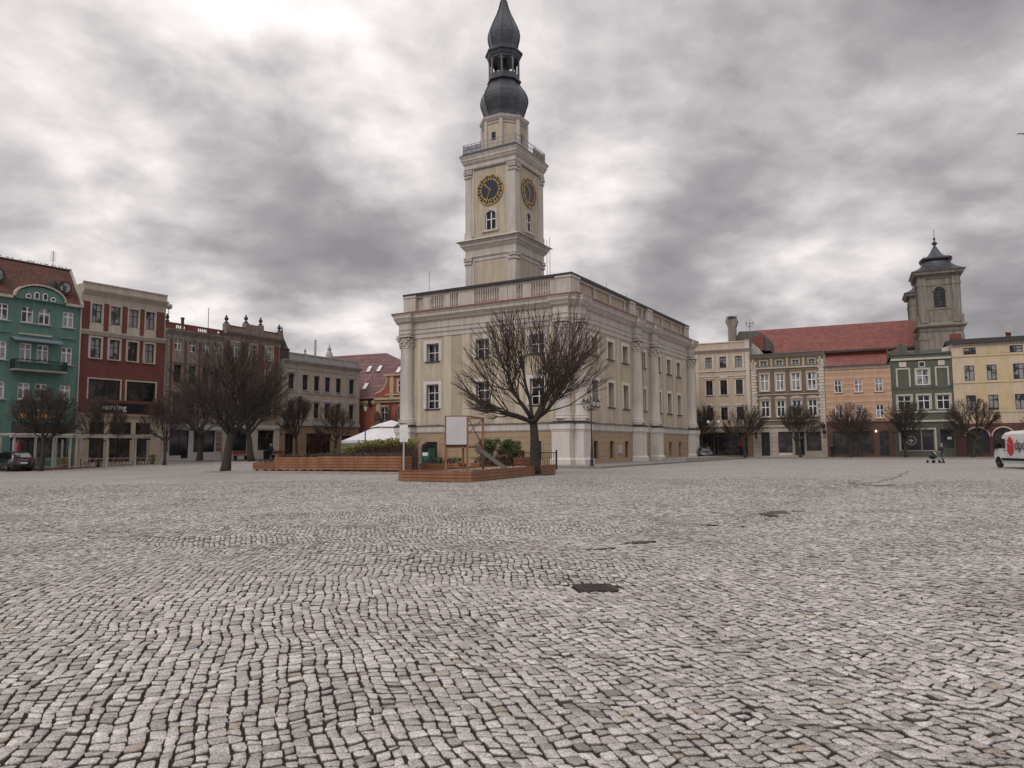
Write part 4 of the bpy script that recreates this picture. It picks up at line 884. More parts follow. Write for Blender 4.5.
def balustrade_house():
    W3 = [(.85, 1.72), (2.5, 3.35), (4.1, 4.95), (5.5, 6.2)]
    ops = [(a, b, 11.35, 12.5) for a, b in W3] + [(a, b, 8.1, 9.95) for a, b in W3] + [(a, b, 5.2, 7.0) for a, b in W3] + [(.66, 2.86, .7, 3.5), (3.33, 5.92, 1.3, 3.5)]
    root, f = house('balustrade_house', 'weathered pale house with red brick panels and red roof balustrade next to the red house', rowB, -.15, 6.66, 13.2, 12, [(-.6, 4.05, 'shop_white', 'ground_floor_wall'), (4.05, 13.2, 'pale_stone', 'wall')], ops, side='pale_stone')
    for a, b in W3:
        window(f, a, b, 11.35, 12.5, 'white_paint', tr=(.6,), sur='pale_stone', sw=.15, arch=.25, am='pale_stone', glass='glass_curtain'); window(f, a, b, 8.1, 9.95, 'dark_frame', sur='pale_stone', sw=.17, head='seg'); window(f, a, b, 5.2, 7.0, 'dark_frame', sur='pale_stone', sw=.17, head='cornice')
    for a, b in ((.42, .62), (1.98, 2.25), (3.62, 3.85), (5.2, 5.28)): band(f, a, b, 5.0, 12.4, 'brick_red', .03, 'brick_panel')
    q = MB()
    for i in range(22): q.box(-.13, .22+(.1 if i % 2 else 0), -.08, .02, 4.1+i*.4, 4.1+i*.4+.34)
    q.build('quoins', 'pale_stone', root, f)
    shop(f, .66, 2.86, .7, 3.5, mul=(.55,)); shop(f, 3.33, 5.92, 1.3, 3.5, mul=(.5,)); band(f, -.13, 6.6, 3.55, 4.0, 'shop_white', .08, 'fascia')
    for x in (-.1, 6.0):
        for i in range(4): band(f, x, x+.6, 1.4+i*.52, 1.82+i*.52, 'pink_panel', .05, 'tile_panel')
    band(f, .66, 1.9, .3, 1.0, 'shop_white', .05, 'panel')
    cornice(f, -.15, 6.66, 12.95, 'pale_stone'); b = MB(); b.box(-.1, 6.62, -.05, .3, 13.39, 13.52); b.box(-.1, 6.62, -.05, .3, 13.9, 14.05)
    for a, c in ((-.1, .9), (2.15, 3.4), (4.7, 5.7), (6.3, 6.62)): b.box(a, c, -.04, .28, 13.522, 13.898)
    b.build('roof_parapet', 'brick_red', root, f); bl = MB()
    for a, c in ((.9, 2.15), (3.4, 4.7), (5.7, 6.3)):
        n = int((c-a)/.2)
        for i in range(n): bl.lathe([(.04, 13.52), (.07, 13.6), (.04, 13.72), (.07, 13.82), (.05, 13.9)], 6, (a+(i+.5)*(c-a)/n, .1, 0))
    bl.build('balusters', 'cream_trim', root, f); u = MB(); urn(u, .05, .1, 14.05, .85); u.build('urn', 'roof_dark', root, f)
    MB().box(-.1, 6.6, .3, 11.5, 13.0, 13.1).build('roof', 'roof_dark', root, f)
    a_ = MB(); a_.tube([(2.2, 3, 13), (2.2, 3, 16.1)], .04, 5); a_.lathe([(.02, -.3), (.3, -.2), (.34, 0), (.3, .2), (.02, .3)], 8, (2.2, 3, 16.2)); a_.build('aerial', 'steel', root, f)
    MB().lathe([(.16, 13), (.16, 15.2), (.2, 15.25), (.2, 15.4)], 8, (4.2, 3.5, 0)).build('chimney', 'roof_dark', root, f); MB().tube([(6.2, 2, 13), (6.2, 2, 16.6)], .04, 5).build('aerial', 'steel', root, f)
    return root
balustrade_house()
def urn_house():
    W3 = [(7.7, 8.6), (10.05, 10.95), (12.28, 13.2)]
    ops = [(a, b, 11.45, 12.95) for a, b in W3] + [(a, b, 8.3, 10.0) for a, b in W3] + [(a, b, 5.2, 7.0) for a, b in W3] + [(7.79, 10.0, 1.4, 3.6), (11.41, 13.69, 1.45, 3.65)]
    root, f = house('urn_house', 'brown and brick-red three-storey house crowned by stone urns behind the big bare tree', rowB, 6.7, 14.5, 13.9, 12, [(-.6, 4.2, 'cream_trim', 'ground_floor_wall'), (4.2, 13.9, 'urn_stone', 'wall')], ops, side='urn_stone')
    for a, b in W3:
        window(f, a, b, 11.45, 12.95, 'white_paint', sur='cream_trim', sw=.17, sill='cream_trim', glass='glass_curtain'); window(f, a, b, 8.3, 10.0, 'white_paint', sur='cream_trim', sw=.17, head='tri'); window(f, a, b, 5.2, 7.0, 'dark_frame', sur='cream_trim', sw=.17, head='cornice')
    for a, b in ((6.95, 7.4), (8.85, 9.75), (11.2, 12.0), (13.45, 14.1)): band(f, a, b, 5.0, 13.1, 'brick_red', .03, 'brick_panel')
    shop(f, 7.79, 10.0, 1.4, 3.6, mul=()); shop(f, 11.41, 13.69, 1.45, 3.65, mul=(), tr=(.6,)); band(f, 6.72, 14.45, 3.8, 4.15, 'cream_trim', .1, 'fascia')
    cornice(f, 6.7, 14.6, 13.6, 'urn_stone'); b = MB(); b.box(6.75, 14.45, -.1, .3, 14.03, 14.62); b.prism([(9.4, 14.62), (11.6, 14.62), (11.5, 15.15), (9.5, 15.15)], -.12, .3)
    for x in (6.95, 9.5, 11.5, 14.2): b.box(x-.25, x+.25, -.2, .35, 14.04, 14.85 if x not in (9.5, 11.5) else 15.25)
    b.build('roof_parapet', 'urn_stone', root, f); tl = MB().box(7.2, 9.25, -.16, .36, 14.622, 14.72); tl.box(11.75, 13.95, -.16, .36, 14.622, 14.72); tl.build('tile_strip', 'brick_red', root, f)
    for x in (6.95, 9.5, 11.5, 14.2): u = MB(); urn(u, x, .08, 14.85 if x not in (9.5, 11.5) else 15.25, .95); u.build('urn', 'roof_dark', root, f)
    MB().box(6.8, 14.4, .3, 11.5, 13.7, 13.8).build('roof', 'roof_dark', root, f)
urn_house()
def beige_house():
    W3 = [(15.61, 16.53), (17.8, 18.68), (19.67, 20.55), (21.5, 22.4), (23.4, 24.28), (25.76, 26.66)]
    ops = [(a, b, 8.5, 10.3) for a, b in W3] + [(a, b, 5.2, 7.05) for a, b in W3] + [(18.6, 22.7, .3, 3.4), (15.3, 16.66, .6, 3.4), (24.6, 26.8, .6, 3.2)]
    root, f = house('beige_house', 'long beige three-storey house with grey attic parapet and brown ground floor', rowB, 14.6, 27.75, 11.9, 12, [(-.6, 4.3, 'ochre_ground', 'ground_floor_wall'), (4.3, 11.9, 'beige_wall', 'wall')], ops, side='beige_wall')
    for i, (a, b) in enumerate(W3):
        window(f, a, b, 8.5, 10.3, 'dark_frame', sur='grey_stone', sw=.13, head='seg' if i in (0, 5) else None, sill='grey_stone'); window(f, a, b, 5.2, 7.05, 'dark_frame', sur='grey_stone', sw=.13, head='seg', sill='grey_stone')
    for a in (14.65, 17.0, 25.0, 27.0): band(f, a, a+.45, 4.7, 11.4, 'grey_stone', .06, 'pilaster')
    shop(f, 18.6, 22.7, .3, 3.4, mul=(.33, .66), tr=(.78,)); shop(f, 15.3, 16.66, .6, 3.4, mul=(.5,)); shop(f, 24.6, 26.8, .6, 3.2, mul=(.5,))
    band(f, 14.62, 27.73, 4.3, 4.7, 'grey_stone', .14, 'belt_course'); band(f, 14.62, 27.73, 8.12, 8.3, 'grey_stone', .08, 'string_course'); band(f, 14.62, 27.73, 10.9, 11.05, 'grey_stone', .07, 'string_course')
    cornice(f, 14.6, 27.85, 11.45, 'grey_stone'); band(f, 14.65, 27.7, 11.9, 12.62, 'grey_stone', .1, 'attic'); band(f, 14.62, 27.74, 12.62, 12.76, 'grey_stone', .18, 'coping')
    for a in (14.65, 18.0, 22.0, 24.5, 27.2): band(f, a, a+.5, 11.9, 12.8, 'grey_stone', .15, 'attic_pier')
    t = MB(); t.lathe([(.9, 11.9), (.9, 12.9), (1.0, 13.0), (.75, 13.2), (.45, 13.9), (.2, 14.4), (.1, 15.2), (.02, 15.8)], 8, (15.0, .5, 0), math.pi/8); t.build('corner_turret', 'roof_dark', root, f)
    u = MB(); urn(u, 18.25, .1, 12.8, .7); u.lathe([(.5, 12.8), (.42, 13.2), (.2, 13.7), (.28, 13.9), (.1, 14.2), (.02, 14.5)], 8, (22.5, .3, 0)); u.build('finial', 'grey_stone', root, f)
    MB().lathe([(.14, 11.9), (.14, 15.2)], 8, (22.3, 2.5, 0)).build('chimney', 'grey_frame', root, f); MB().box(14.7, 27.6, .2, 11.5, 11.8, 11.85).build('roof', 'roof_dark', root, f)
beige_house()
def orange_house():
    # at the head of the street beyond the beige house
    root = empty('orange_house', (-22.6, 104.5, 0), R(90-112), 'orange house with ornate gable and big pinkish roof with skylights beyond the white tent', 'house'); f = Fac(root)
    ops = [(7.6, 8.7, 5.5, 7.4), (4.7, 5.8, 5.5, 7.4), (11, 12, 5.5, 7.4)]
    MB().wall(-14, 15, -.5, 8.6, [o for o in ops if o[3] < 8.5], 0, .3).build('wall', 'orange_wall', root, f)
    s = MB(); s.add([(-14,0,-.5),(-14,13,-.5),(-14,13,8.6),(-14,0,8.6),(15,0,-.5),(15,13,-.5),(15,13,8.6),(15,0,8.6)], [(0,1,2,3),(4,7,6,5),(1,5,6,2)]); s.box(-13.8, 14.8, .8, .9, -.5, 8.5); s.build('side_wall', 'orange_wall', root, f)
    for o in ops: window(f, *o, 'white_paint', tr=(.6,), sur='yellow_trim', sw=.2, glass='glass_dark')
    r = MB(); r.add([(-14.4,-.4,8.6),(15.4,-.4,8.6),(15.4,13.4,8.6),(-14.4,13.4,8.6),(-14.4,6.5,15.9),(1.5,6.5,15.9)], [(0,1,5,4),(1,2,5),(2,3,4,5),(3,0,4)]); ro = r.build('roof', 'tiles_pink', root, f)
    for x, t in ((-.2, .55), (1.55, .55), (.9, .17), (-3.5, .5), (5.0, .5)):
        y0, z0 = -.4+6.9*t, 8.6+7.3*t; dy, dz = 6.9*.155, 7.3*.155
        k = MB(); k.add([(x,y0,z0+.12),(x+.8,y0,z0+.12),(x+.8,y0+dy,z0+dz+.12),(x,y0+dy,z0+dz+.12),(x,y0,z0-.1),(x+.8,y0,z0-.1),(x+.8,y0+dy,z0+dz-.1),(x,y0+dy,z0+dz-.1)], [(0,1,2,3),(0,4,5,1),(1,5,6,2),(2,6,7,3),(3,7,4,0)]); o_ = k.build('skylight', 'dark_frame', ro, Fac(None))
        g = MB(); g.add([(x+.1,y0+.12,z0+.26),(x+.7,y0+.12,z0+.26),(x+.7,y0+dy-.1,z0+dz+.03),(x+.1,y0+dy-.1,z0+dz+.03)], [(0,1,2,3)]); g.v = [(a, b-.03, c+.01) for a, b, c in g.v]; g.build('skylight_pane', 'skylight_glass', root, f)
    # ornate gable
    gx0, gx1 = 5.2, 14.0
    pts = [(a, b-.95) for a, b in [(4.1, 9.4), (13.9, 9.4), (13.9, 10.2), (12.6, 10.5), (12.2, 12.6), (5.9, 12.6), (5.75, 11.6), (5.4, 10.8), (4.7, 10.3), (4.1, 10.1)]]
    MB().prism(pts, -.25, .4).build('gable', 'orange_wall', root, f); window(Fac(root, (0, -.3)), 7.6, 8.7, 9.3, 11.0, 'white_paint', tr=(.6,), sur='yellow_trim', sw=.2, rec=-.02)
    cp = MB(); path = [(4.0, 10.2), (4.7, 10.4), (5.35, 10.9), (5.7, 11.7), (5.85, 12.7), (12.3, 12.7), (12.75, 10.6), (14, 10.3)]
    for (a, b), (c, d) in zip(path[:-1], path[1:]): cp.tube([(a, -.2, b), (c, -.2, d)], .17, 6)
    cp.box(3.9, 14.1, -.55, -.2, 9.3, 9.6); cp.box(5.6, 12.5, -.4, -.26, 9.9, 10.1); cp.box(6.3, 6.9, -.36, -.26, 9.6, 12.6); cp.box(9.3, 9.9, -.36, -.26, 9.6, 12.6); cp.box(5.4, 12.9, -.5, .1, 12.6, 12.85)
    cp.box(4.0, 4.7, -.12, .02, -.5, 9.3); cp.box(13.3, 14, -.12, .02, -.5, 9.3); cp.box(-14, 15, -.3, .02, 8.95, 9.25); cp.box(0, 3.9, -.2, .02, 8.75, 8.94); cp.v = [(a, b, c-.95) for a, b, c in cp.v]; cp.build('trim', 'yellow_trim', root, f)
    MB().box(2.9, 3.3, -.5, -.1, 7.6, 8.4).build('wall_speaker', 'black_iron', root, f)
glassy('skylight_glass', (.50, .52, .54), (.60, .61, .62), .5)
orange_house()

# ------------------------------------------------------------------ far row on the right
def cream_house():
    W = [(2.08, 2.97), (4.03, 4.93), (6.14, 7.04)]; ops = [(a, b, 12.57, 14.13) for a, b in W] + [(a, b, 8.8, 10.83) for a, b in W] + [(a, b, 5.28, 7.04) for a, b in W] + [(1.3, 7.45, .35, 3.48)]
    W0 = [(-2.6, -1.7), (-.6, .3)]; ops += [(a, b, z, y) for a, b in W0 for z, y in ((12.57, 14.13), (8.8, 10.83), (5.28, 7.04))]
    root, f = house('cream_house', 'cream four-storey house with rounded window heads next to the town hall corner', rowR, -4, 8.12, 15.2, 12, [(-.3, 4.3, 'ochre_ground', 'ground_floor_wall'), (4.3, 15.2, 'cream_house', 'wall')], ops, side='cream_house')
    for a, b in W+W0:
        window(f, a, b, 12.57, 14.13, 'dark_frame', sur='pale_trim', sw=.16, glass='glass_curtain'); window(f, a, b, 8.8, 10.83, 'dark_frame', tr=(), sur='pale_trim', sw=.2, sill='pale_trim', head='seg' if 4 < a < 5 else 'cornice'); window(f, a, b, 5.28, 7.04, 'dark_frame', tr=(), sur='pale_trim', sw=.16, head='seg')
    shop(f, 1.3, 7.45, .35, 3.48, mul=(.2, .35, .65, .8), tr=(.85,))
    for x in (.7, 1.75, 3.15, 3.7, 5.1, 5.85, 7.2, 7.6): band(f, x-.1, x+.1, 12.25, 14.6, 'pale_trim', .07, 'pilaster')
    for x in (.9, 7.75): band(f, x-.2, x+.2, 4.5, 14.6, 'pale_trim', .1, 'pilaster')
    band(f, -4, 8.1, 12.05, 12.22, 'pale_trim', .12, 'string_course'); band(f, -4, 8.1, 11.35, 11.5, 'pale_trim', .09, 'string_course'); band(f, -4, 8.1, 4.3, 4.62, 'pale_trim', .15, 'belt_course')
    cornice(f, -4, 8.2, 14.75, 'pale_trim'); band(f, -4, 8.1, 15.2, 16.05, 'cream_house', .1, 'attic'); band(f, -4, 8.12, 16.05, 16.2, 'pale_trim', .2, 'coping'); band(f, 7.5, 8.1, 15.2, 16.3, 'pale_trim', .2, 'attic_pier')
    band(f, 1.8, 6.8, 3.55, 4.22, 'ochre_ground', .06, 'sign_board'); text_mesh('SACCA', .5, .02, 'cream_letter', f, (3.05, -.08, 3.68), 'shop_lettering', parent=root)
    band(f, 6.1, 6.7, 1.7, 2.4, 'sign_red', -.1, 'window_sticker')
    c = MB(); c.prism([(4.95, 14), (6.0, 14), (6.0, 18.6), (6.3, 19.5), (6.15, 19.9), (4.75, 19.9), (4.6, 19.4), (4.95, 18.6)], 2.5, 3.6); c.build('chimney', 'church_stone', root, f)
    rr = random.Random(3); tw_ = MB()
    for i in range(120):
        a = rr.uniform(0, 6.28); r_ = rr.uniform(.2, .85); tw_.tube([(5.45+r_*math.cos(a), 3+r_*math.sin(a), 19.8+rr.uniform(0, .4)), (5.45+r_*math.cos(a+.9), 3+r_*math.sin(a+.9), 19.85+rr.uniform(0, .5))], .02, 3)
    tw_.build('stork_nest', 'twig', root, f)
    g = MB(); g.prism([(6.0, 15), (10.6, 15), (10.6, 16.4), (9.9, 17.2), (8.9, 17.9), (6.4, 18.0), (6.0, 17.2)], 3.0, 9); g.build('roof', 'church_dark', root, f)
    MB().prism([(8.13, 14.2), (9.9, 14.2), (9.2, 15.2), (8.3, 16.0)], 1.2, 3.0).build('dormer_cheek', 'grey_stone', root, f)
    MB().box(8.3, 9.8, 2.2, 2.9, 15.0, 17.0).build('chimney', 'brick_red', root, f)
    gl = MB()
    for ax_ in range(3):
        pts = []
        for i in range(17):
            a = 2*math.pi*i/16; p = [(.55*math.cos(a), .0, .55*math.sin(a)), (0, .55*math.cos(a), .55*math.sin(a)), (.55*math.cos(a), .55*math.sin(a), 0)][ax_]; pts.append((7.8+p[0], 4+p[1], 19.25+p[2]))
        gl.tube(pts, .045, 4)
    gl.tube([(7.8, 4, 17.5), (7.8, 4, 18.7)], .06, 5); gl.build('weather_globe', 'steel', root, f)
    lb = MB().box(1.4, 1.6, -.3, -.1, 0, .1)
cream_house()
def brown_house():
    A = [(9.43, 10.3), (11.5, 12.3), (13.54, 14.4), (15.6, 16.37)]; W = [(9.37, 10.48), (11.38, 12.44), (13.36, 14.48), (15.36, 16.46)]
    ops = [(a, b, 12.5, 13.2) for a, b in A] + [(a, b, 9.07, 11.4) for a, b in W] + [(a, b, 5.55, 7.75) for a, b in W] + [(9.23, 10.34, .3, 3.5), (11.4, 13.2, .7, 3.52), (13.45, 14.75, .3, 3.52), (14.94, 16.78, .95, 3.5)]
    root, f = house('brown_house', 'brown house with pale quoins and white window bars beside the striped peach house', rowR, 8.14, 17.5, 14.2, 12, [(-.3, 4.2, 'brown_trim', 'ground_floor_wall'), (4.2, 14.2, 'brown_wall', 'wall')], ops, side='brown_trim')
    for a, b in A: window(f, a, b, 12.5, 13.2, 'grey_frame', tr=(.5,), sur='brown_trim', sw=.12)
    for i, (a, b) in enumerate(W): window(f, a, b, 9.07, 11.4, 'white_paint', tr=(.6,), sur='brown_trim', sw=.17, glass='glass_curtain', sill='brown_trim', fr=.11); window(f, a, b, 5.55, 7.75, 'white_paint', tr=(.6,), sur='brown_trim', sw=.17, head='seg', sill='brown_trim', fr=.11)
    window(f, 9.23, 10.34, .3, 3.5, 'dark_frame', tr=(), name='door'); shop(f, 11.4, 13.2, .7, 3.52, mul=()); window(f, 13.45, 14.75, .3, 3.52, 'grey_frame', tr=(.75,), name='door'); shop(f, 14.94, 16.78, .95, 3.5, mul=())
    q = MB()
    for i in range(22):
        h = .40; e = .12 if i % 2 else 0
        q.box(8.2, 8.82+e, -.09, .02, 4.35+i*h, 4.35+i*h+.34); q.box(16.8-e, 17.45, -.09, .02, 4.35+i*h, 4.35+i*h+.34)
    h_ = len(q.v)//2
    for s_ in (0, 1):
        qq = MB()
        for b_ in range(22): o_ = (b_*2+s_)*8; qq.add(q.v[o_:o_+8], [(0,3,2,1),(4,5,6,7),(0,1,5,4),(1,2,6,5),(2,3,7,6),(3,0,4,7)])
        qq.build('quoins', 'pale_trim', root, f)
    for z in (.9, 1.5, 2.1, 2.7, 3.3): 
        for a, b in ((8.2, 9.1), (10.5, 11.3), (16.9, 17.45)): band(f, a, b, z, z+.04, 'brown_wall', .012, 'stone_joint')
    for x in (11.0, 12.95, 14.95): band(f, x-.1, x+.1, 8.6, 11.6, 'brown_wall', .10, 'pilaster'); band(f, x-.14, x+.14, 11.6, 12.0, 'church_dark', .16, 'console'); band(f, x-.1, x+.1, 5.2, 7.9, 'brown_wall', .10, 'pilaster')
    band(f, 8.15, 17.49, 12.1, 12.32, 'brown_trim', .12, 'string_course'); band(f, 8.15, 17.49, 8.5, 8.62, 'brown_trim', .1, 'string_course'); band(f, 8.15, 17.49, 5.0, 5.12, 'brown_trim', .1, 'string_course'); band(f, 8.15, 17.49, 4.15, 4.4, 'brown_trim', .16, 'belt_course')
    for x in (8.5, 10.9, 12.9, 14.95, 17.0): band(f, x-.12, x+.12, 12.32, 13.5, 'brown_trim', .09, 'pilaster')
    cornice(f, 8.14, 17.55, 13.65, 'brown_trim', ((0, .15, .06, .14), (.15, .3, .2, .45), (.3, .42, .48, .5))); gable_roof(f, 8.16, 17.48, 14.1, 12, .9, 'roof_dark', .5)
    b = MB(); b.box(12.6, 15.4, -1.0, .02, 4.85, 5.0); o_ = b.build('balcony', 'brown_trim', root, f); rl = MB()
    for i in range(20): rl.box(12.65+i*.142, 12.68+i*.142, -.98, -.95, 5.0, 5.75)
    rl.box(12.6, 15.4, -.99, -.94, 5.75, 5.8); rl.build('balcony_railing', 'black_iron', o_, Fac(None))
    band(f, 8.45, 8.75, 2.7, 3.55, 'sign_red', .25, 'hanging_sign'); lm = MB(); lm.lathe([(.05, 0), (.2, .1), (.25, .5), (.08, .7), (.02, .85)], 6, (17.1, -.5, 3.9)); lm.tube([(17.1, 0, 4.8), (17.1, -.5, 4.8)], .04, 4); lm.build('wall_lantern', 'black_iron', root, f)
    MB().lathe([(.22, 0), (.25, .3), (.15, .45), (.02, .5)], 8, (17.2, -.5, 3.2)).build('wall_lantern', 'black_iron', root, f)
    band(f, 11.5, 13.15, .35, .68, 'cream_letter', .04, 'plinth_poster')
brown_house()
def peach_house():
    W = [(18.62, 19.52), (21.05, 21.97), (23.42, 24.35)]; ops = [(a, b, 8.53, 10.22) for a, b in W] + [(a, b, 5.1, 6.82) for a, b in W] + [(18.19, 20.0, .5, 3.45), (20.2, 21.2, .3, 3.45), (21.41, 22.98, .5, 3.45), (23.66, 24.78, .3, 3.5)]
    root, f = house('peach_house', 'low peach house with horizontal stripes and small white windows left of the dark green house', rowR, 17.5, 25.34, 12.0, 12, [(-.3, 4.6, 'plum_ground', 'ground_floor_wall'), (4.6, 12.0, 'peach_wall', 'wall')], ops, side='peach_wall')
    for a, b in W: window(f, a, b, 8.53, 10.22, 'white_paint', tr=(.6,), sill='peach_wall', glass='glass_curtain', rec=.08); window(f, a, b, 5.1, 6.82, 'white_paint', tr=(.6,), sill='peach_wall', glass='glass_curtain', rec=.08, fr=.08)
    st = MB()
    for i in range(9):
        z = 4.9+i*.78
        xs = [17.52] + sum([[a-.03, b+.03] for a, b in W if (z+.2 > 5.0 and z < 6.9) or (z+.2 > 8.4 and z < 10.3)], []) + [25.32]
        for j in range(0, len(xs), 2): st.box(xs[j], xs[j+1], -.03, .02, z, z+.30)
    st.build('pale_stripe', 'peach_pale', root, f)
    shop(f, 18.19, 20.0, .5, 3.45, mul=(.5,)); window(f, 20.2, 21.2, .3, 3.45, 'dark_frame', mul=(), tr=(.75,), name='door'); shop(f, 21.41, 22.98, .5, 3.45, mul=()); window(f, 23.66, 24.78, .3, 3.5, 'dark_frame', mul=(.5,), tr=(), arch=.35, am='plum_ground', name='door')
    band(f, 17.5, 25.3, 4.55, 4.75, 'plum_ground', .1, 'belt_course'); cornice(f, 17.5, 25.34, 11.75, 'pale_trim', ((0, .12, .05, .12), (.12, .3, .25, .35)))
    dn = MB()
    for i in range(26): dn.box(17.6+i*.3, 17.75+i*.3, -.2, .02, 11.58, 11.75)
    dn.build('dentils', 'pale_trim', root, f); gable_roof(f, 17.52, 25.3, 12.05, 12, .5, 'roof_dark', .38)
    l_ = MB().box(23.2, 23.4, -.25, -.05, 3.3, 3.55); l_.build('wall_lamp', 'lit_lamp', root, f)
peach_house()
def olive_house():
    W = [(25.95, 27.47), (28.2, 29.55), (30.3, 31.72)]; ops = [(28.2, 29.55, 9.15, 11.1)] + [(a, b, 6.05, 7.85) for a, b in W] + [(28.6, 29.1, 11.5, 12.0), (26.07, 29.84, .9, 3.55), (30.45, 31.9, 1.2, 3.55)]
    root, f = house('green_house', 'narrow dark olive-green house with cream window surrounds and two blind windows', rowR, 25.35, 32.12, 12.6, 12, [(-.3, 12.6, 'olive_wall', 'wall')], ops, side='olive_wall')
    window(f, 28.2, 29.55, 9.15, 11.1, 'white_paint', tr=(.62,), sur='olive_trim', sw=.2, glass='glass_curtain', fr=.09); window(f, 28.6, 29.1, 11.5, 12.0, 'dark_frame', mul=(), tr=(), sur='olive_trim', sw=.14, bottom=True, name='attic_window')
    for a, b in W: window(f, a, b, 6.05, 7.85, 'white_paint', tr=(.62,), sur='olive_trim', sw=.2, glass='glass_dark', fr=.09)
    for a, b in (W[0], W[2]):
        m_ = MB(); m_.box(a-.05, a+.13, -.07, .02, 9.0, 11.2); m_.box(b-.13, b+.05, -.07, .02, 9.0, 11.2); m_.box(a-.05, b+.05, -.07, .02, 11.2, 11.4); m_.build('blind_window_frame', 'olive_trim', root, f); band(f, a+.35, b-.35, 11.55, 12.15, 'pale_trim', .06, 'plaque')
    shop(f, 26.07, 29.84, .9, 3.55, 'grey_frame', mul=(.62,), sur='olive_trim', sw=.2); shop(f, 30.45, 31.9, 1.2, 3.55, mul=())
    n = 16; cl = MB(); cx, cz = 27.25, 2.2; cl.prism([(cx+.62*math.cos(2*math.pi*i/n), cz+.62*math.sin(2*math.pi*i/n)) for i in range(n)] , .11, .13)
    lf = MB()
    for i in range(14):
        a = 2*math.pi*i/14; b = a+.3
        lf.prism([(cx+.60*math.cos(a), cz+.60*math.sin(a)), (cx+.60*math.cos(b), cz+.60*math.sin(b)), (cx+.48*math.cos(b), cz+.48*math.sin(b)), (cx+.48*math.cos(a), cz+.48*math.sin(a))], .10, .14)
    lf.prism([(cx, cz-.5), (cx+.1, cz-.1), (cx, cz+.35), (cx-.1, cz-.1)], .10, .14)
    for s_ in (-1, 1): lf.prism([(cx, cz-.35), (cx+s_*.34, cz+.12), (cx+s_*.10, cz+.05)], .10, .14)
    lf.build('round_leaf_emblem', 'olive_trim', root, f); band(f, 31.2, 31.65, 2.3, 2.6, 'letter_white', -.1, 'notice')
    band(f, 25.36, 32.1, 5.65, 5.85, 'olive_trim', .1, 'string_course'); band(f, 25.36, 32.1, 4.5, 4.75, 'olive_trim', .16, 'belt_course'); band(f, 25.36, 32.1, 8.7, 8.8, 'olive_wall', .06, 'string_course'); band(f, 25.36, 32.1, 12.35, 12.6, 'olive_trim', .2, 'cornice')
    for x in (25.4, 27.75, 29.8, 31.9): band(f, x, x+.2, 8.9, 12.3, 'olive_wall', .08, 'pilaster')
    band(f, 25.36, 32.1, 12.6, 13.1, 'olive_wall', .06, 'attic'); pm('moss_roof', (.045, .055, .042), .9, .3, 3); gable_roof(f, 25.37, 32.1, 13.1, 12, 1.2, 'moss_roof', .15)
    c = MB(); c.prism([(25.5, 13), (27.4, 13), (27.4, 14.0), (27.1, 14.5), (26.4, 14.7), (26.2, 14.0), (25.5, 13.8)], 1.0, 1.9); c.build('chimney', 'church_dark', root, f); MB().box(28.3, 28.8, 1.0, 1.5, 13, 14.9).build('chimney', 'church_dark', root, f); MB().box(25.0, 25.15, .5, .7, 12.6, 14.2).build('brick_pier', 'brick_red', root, f)
olive_house()
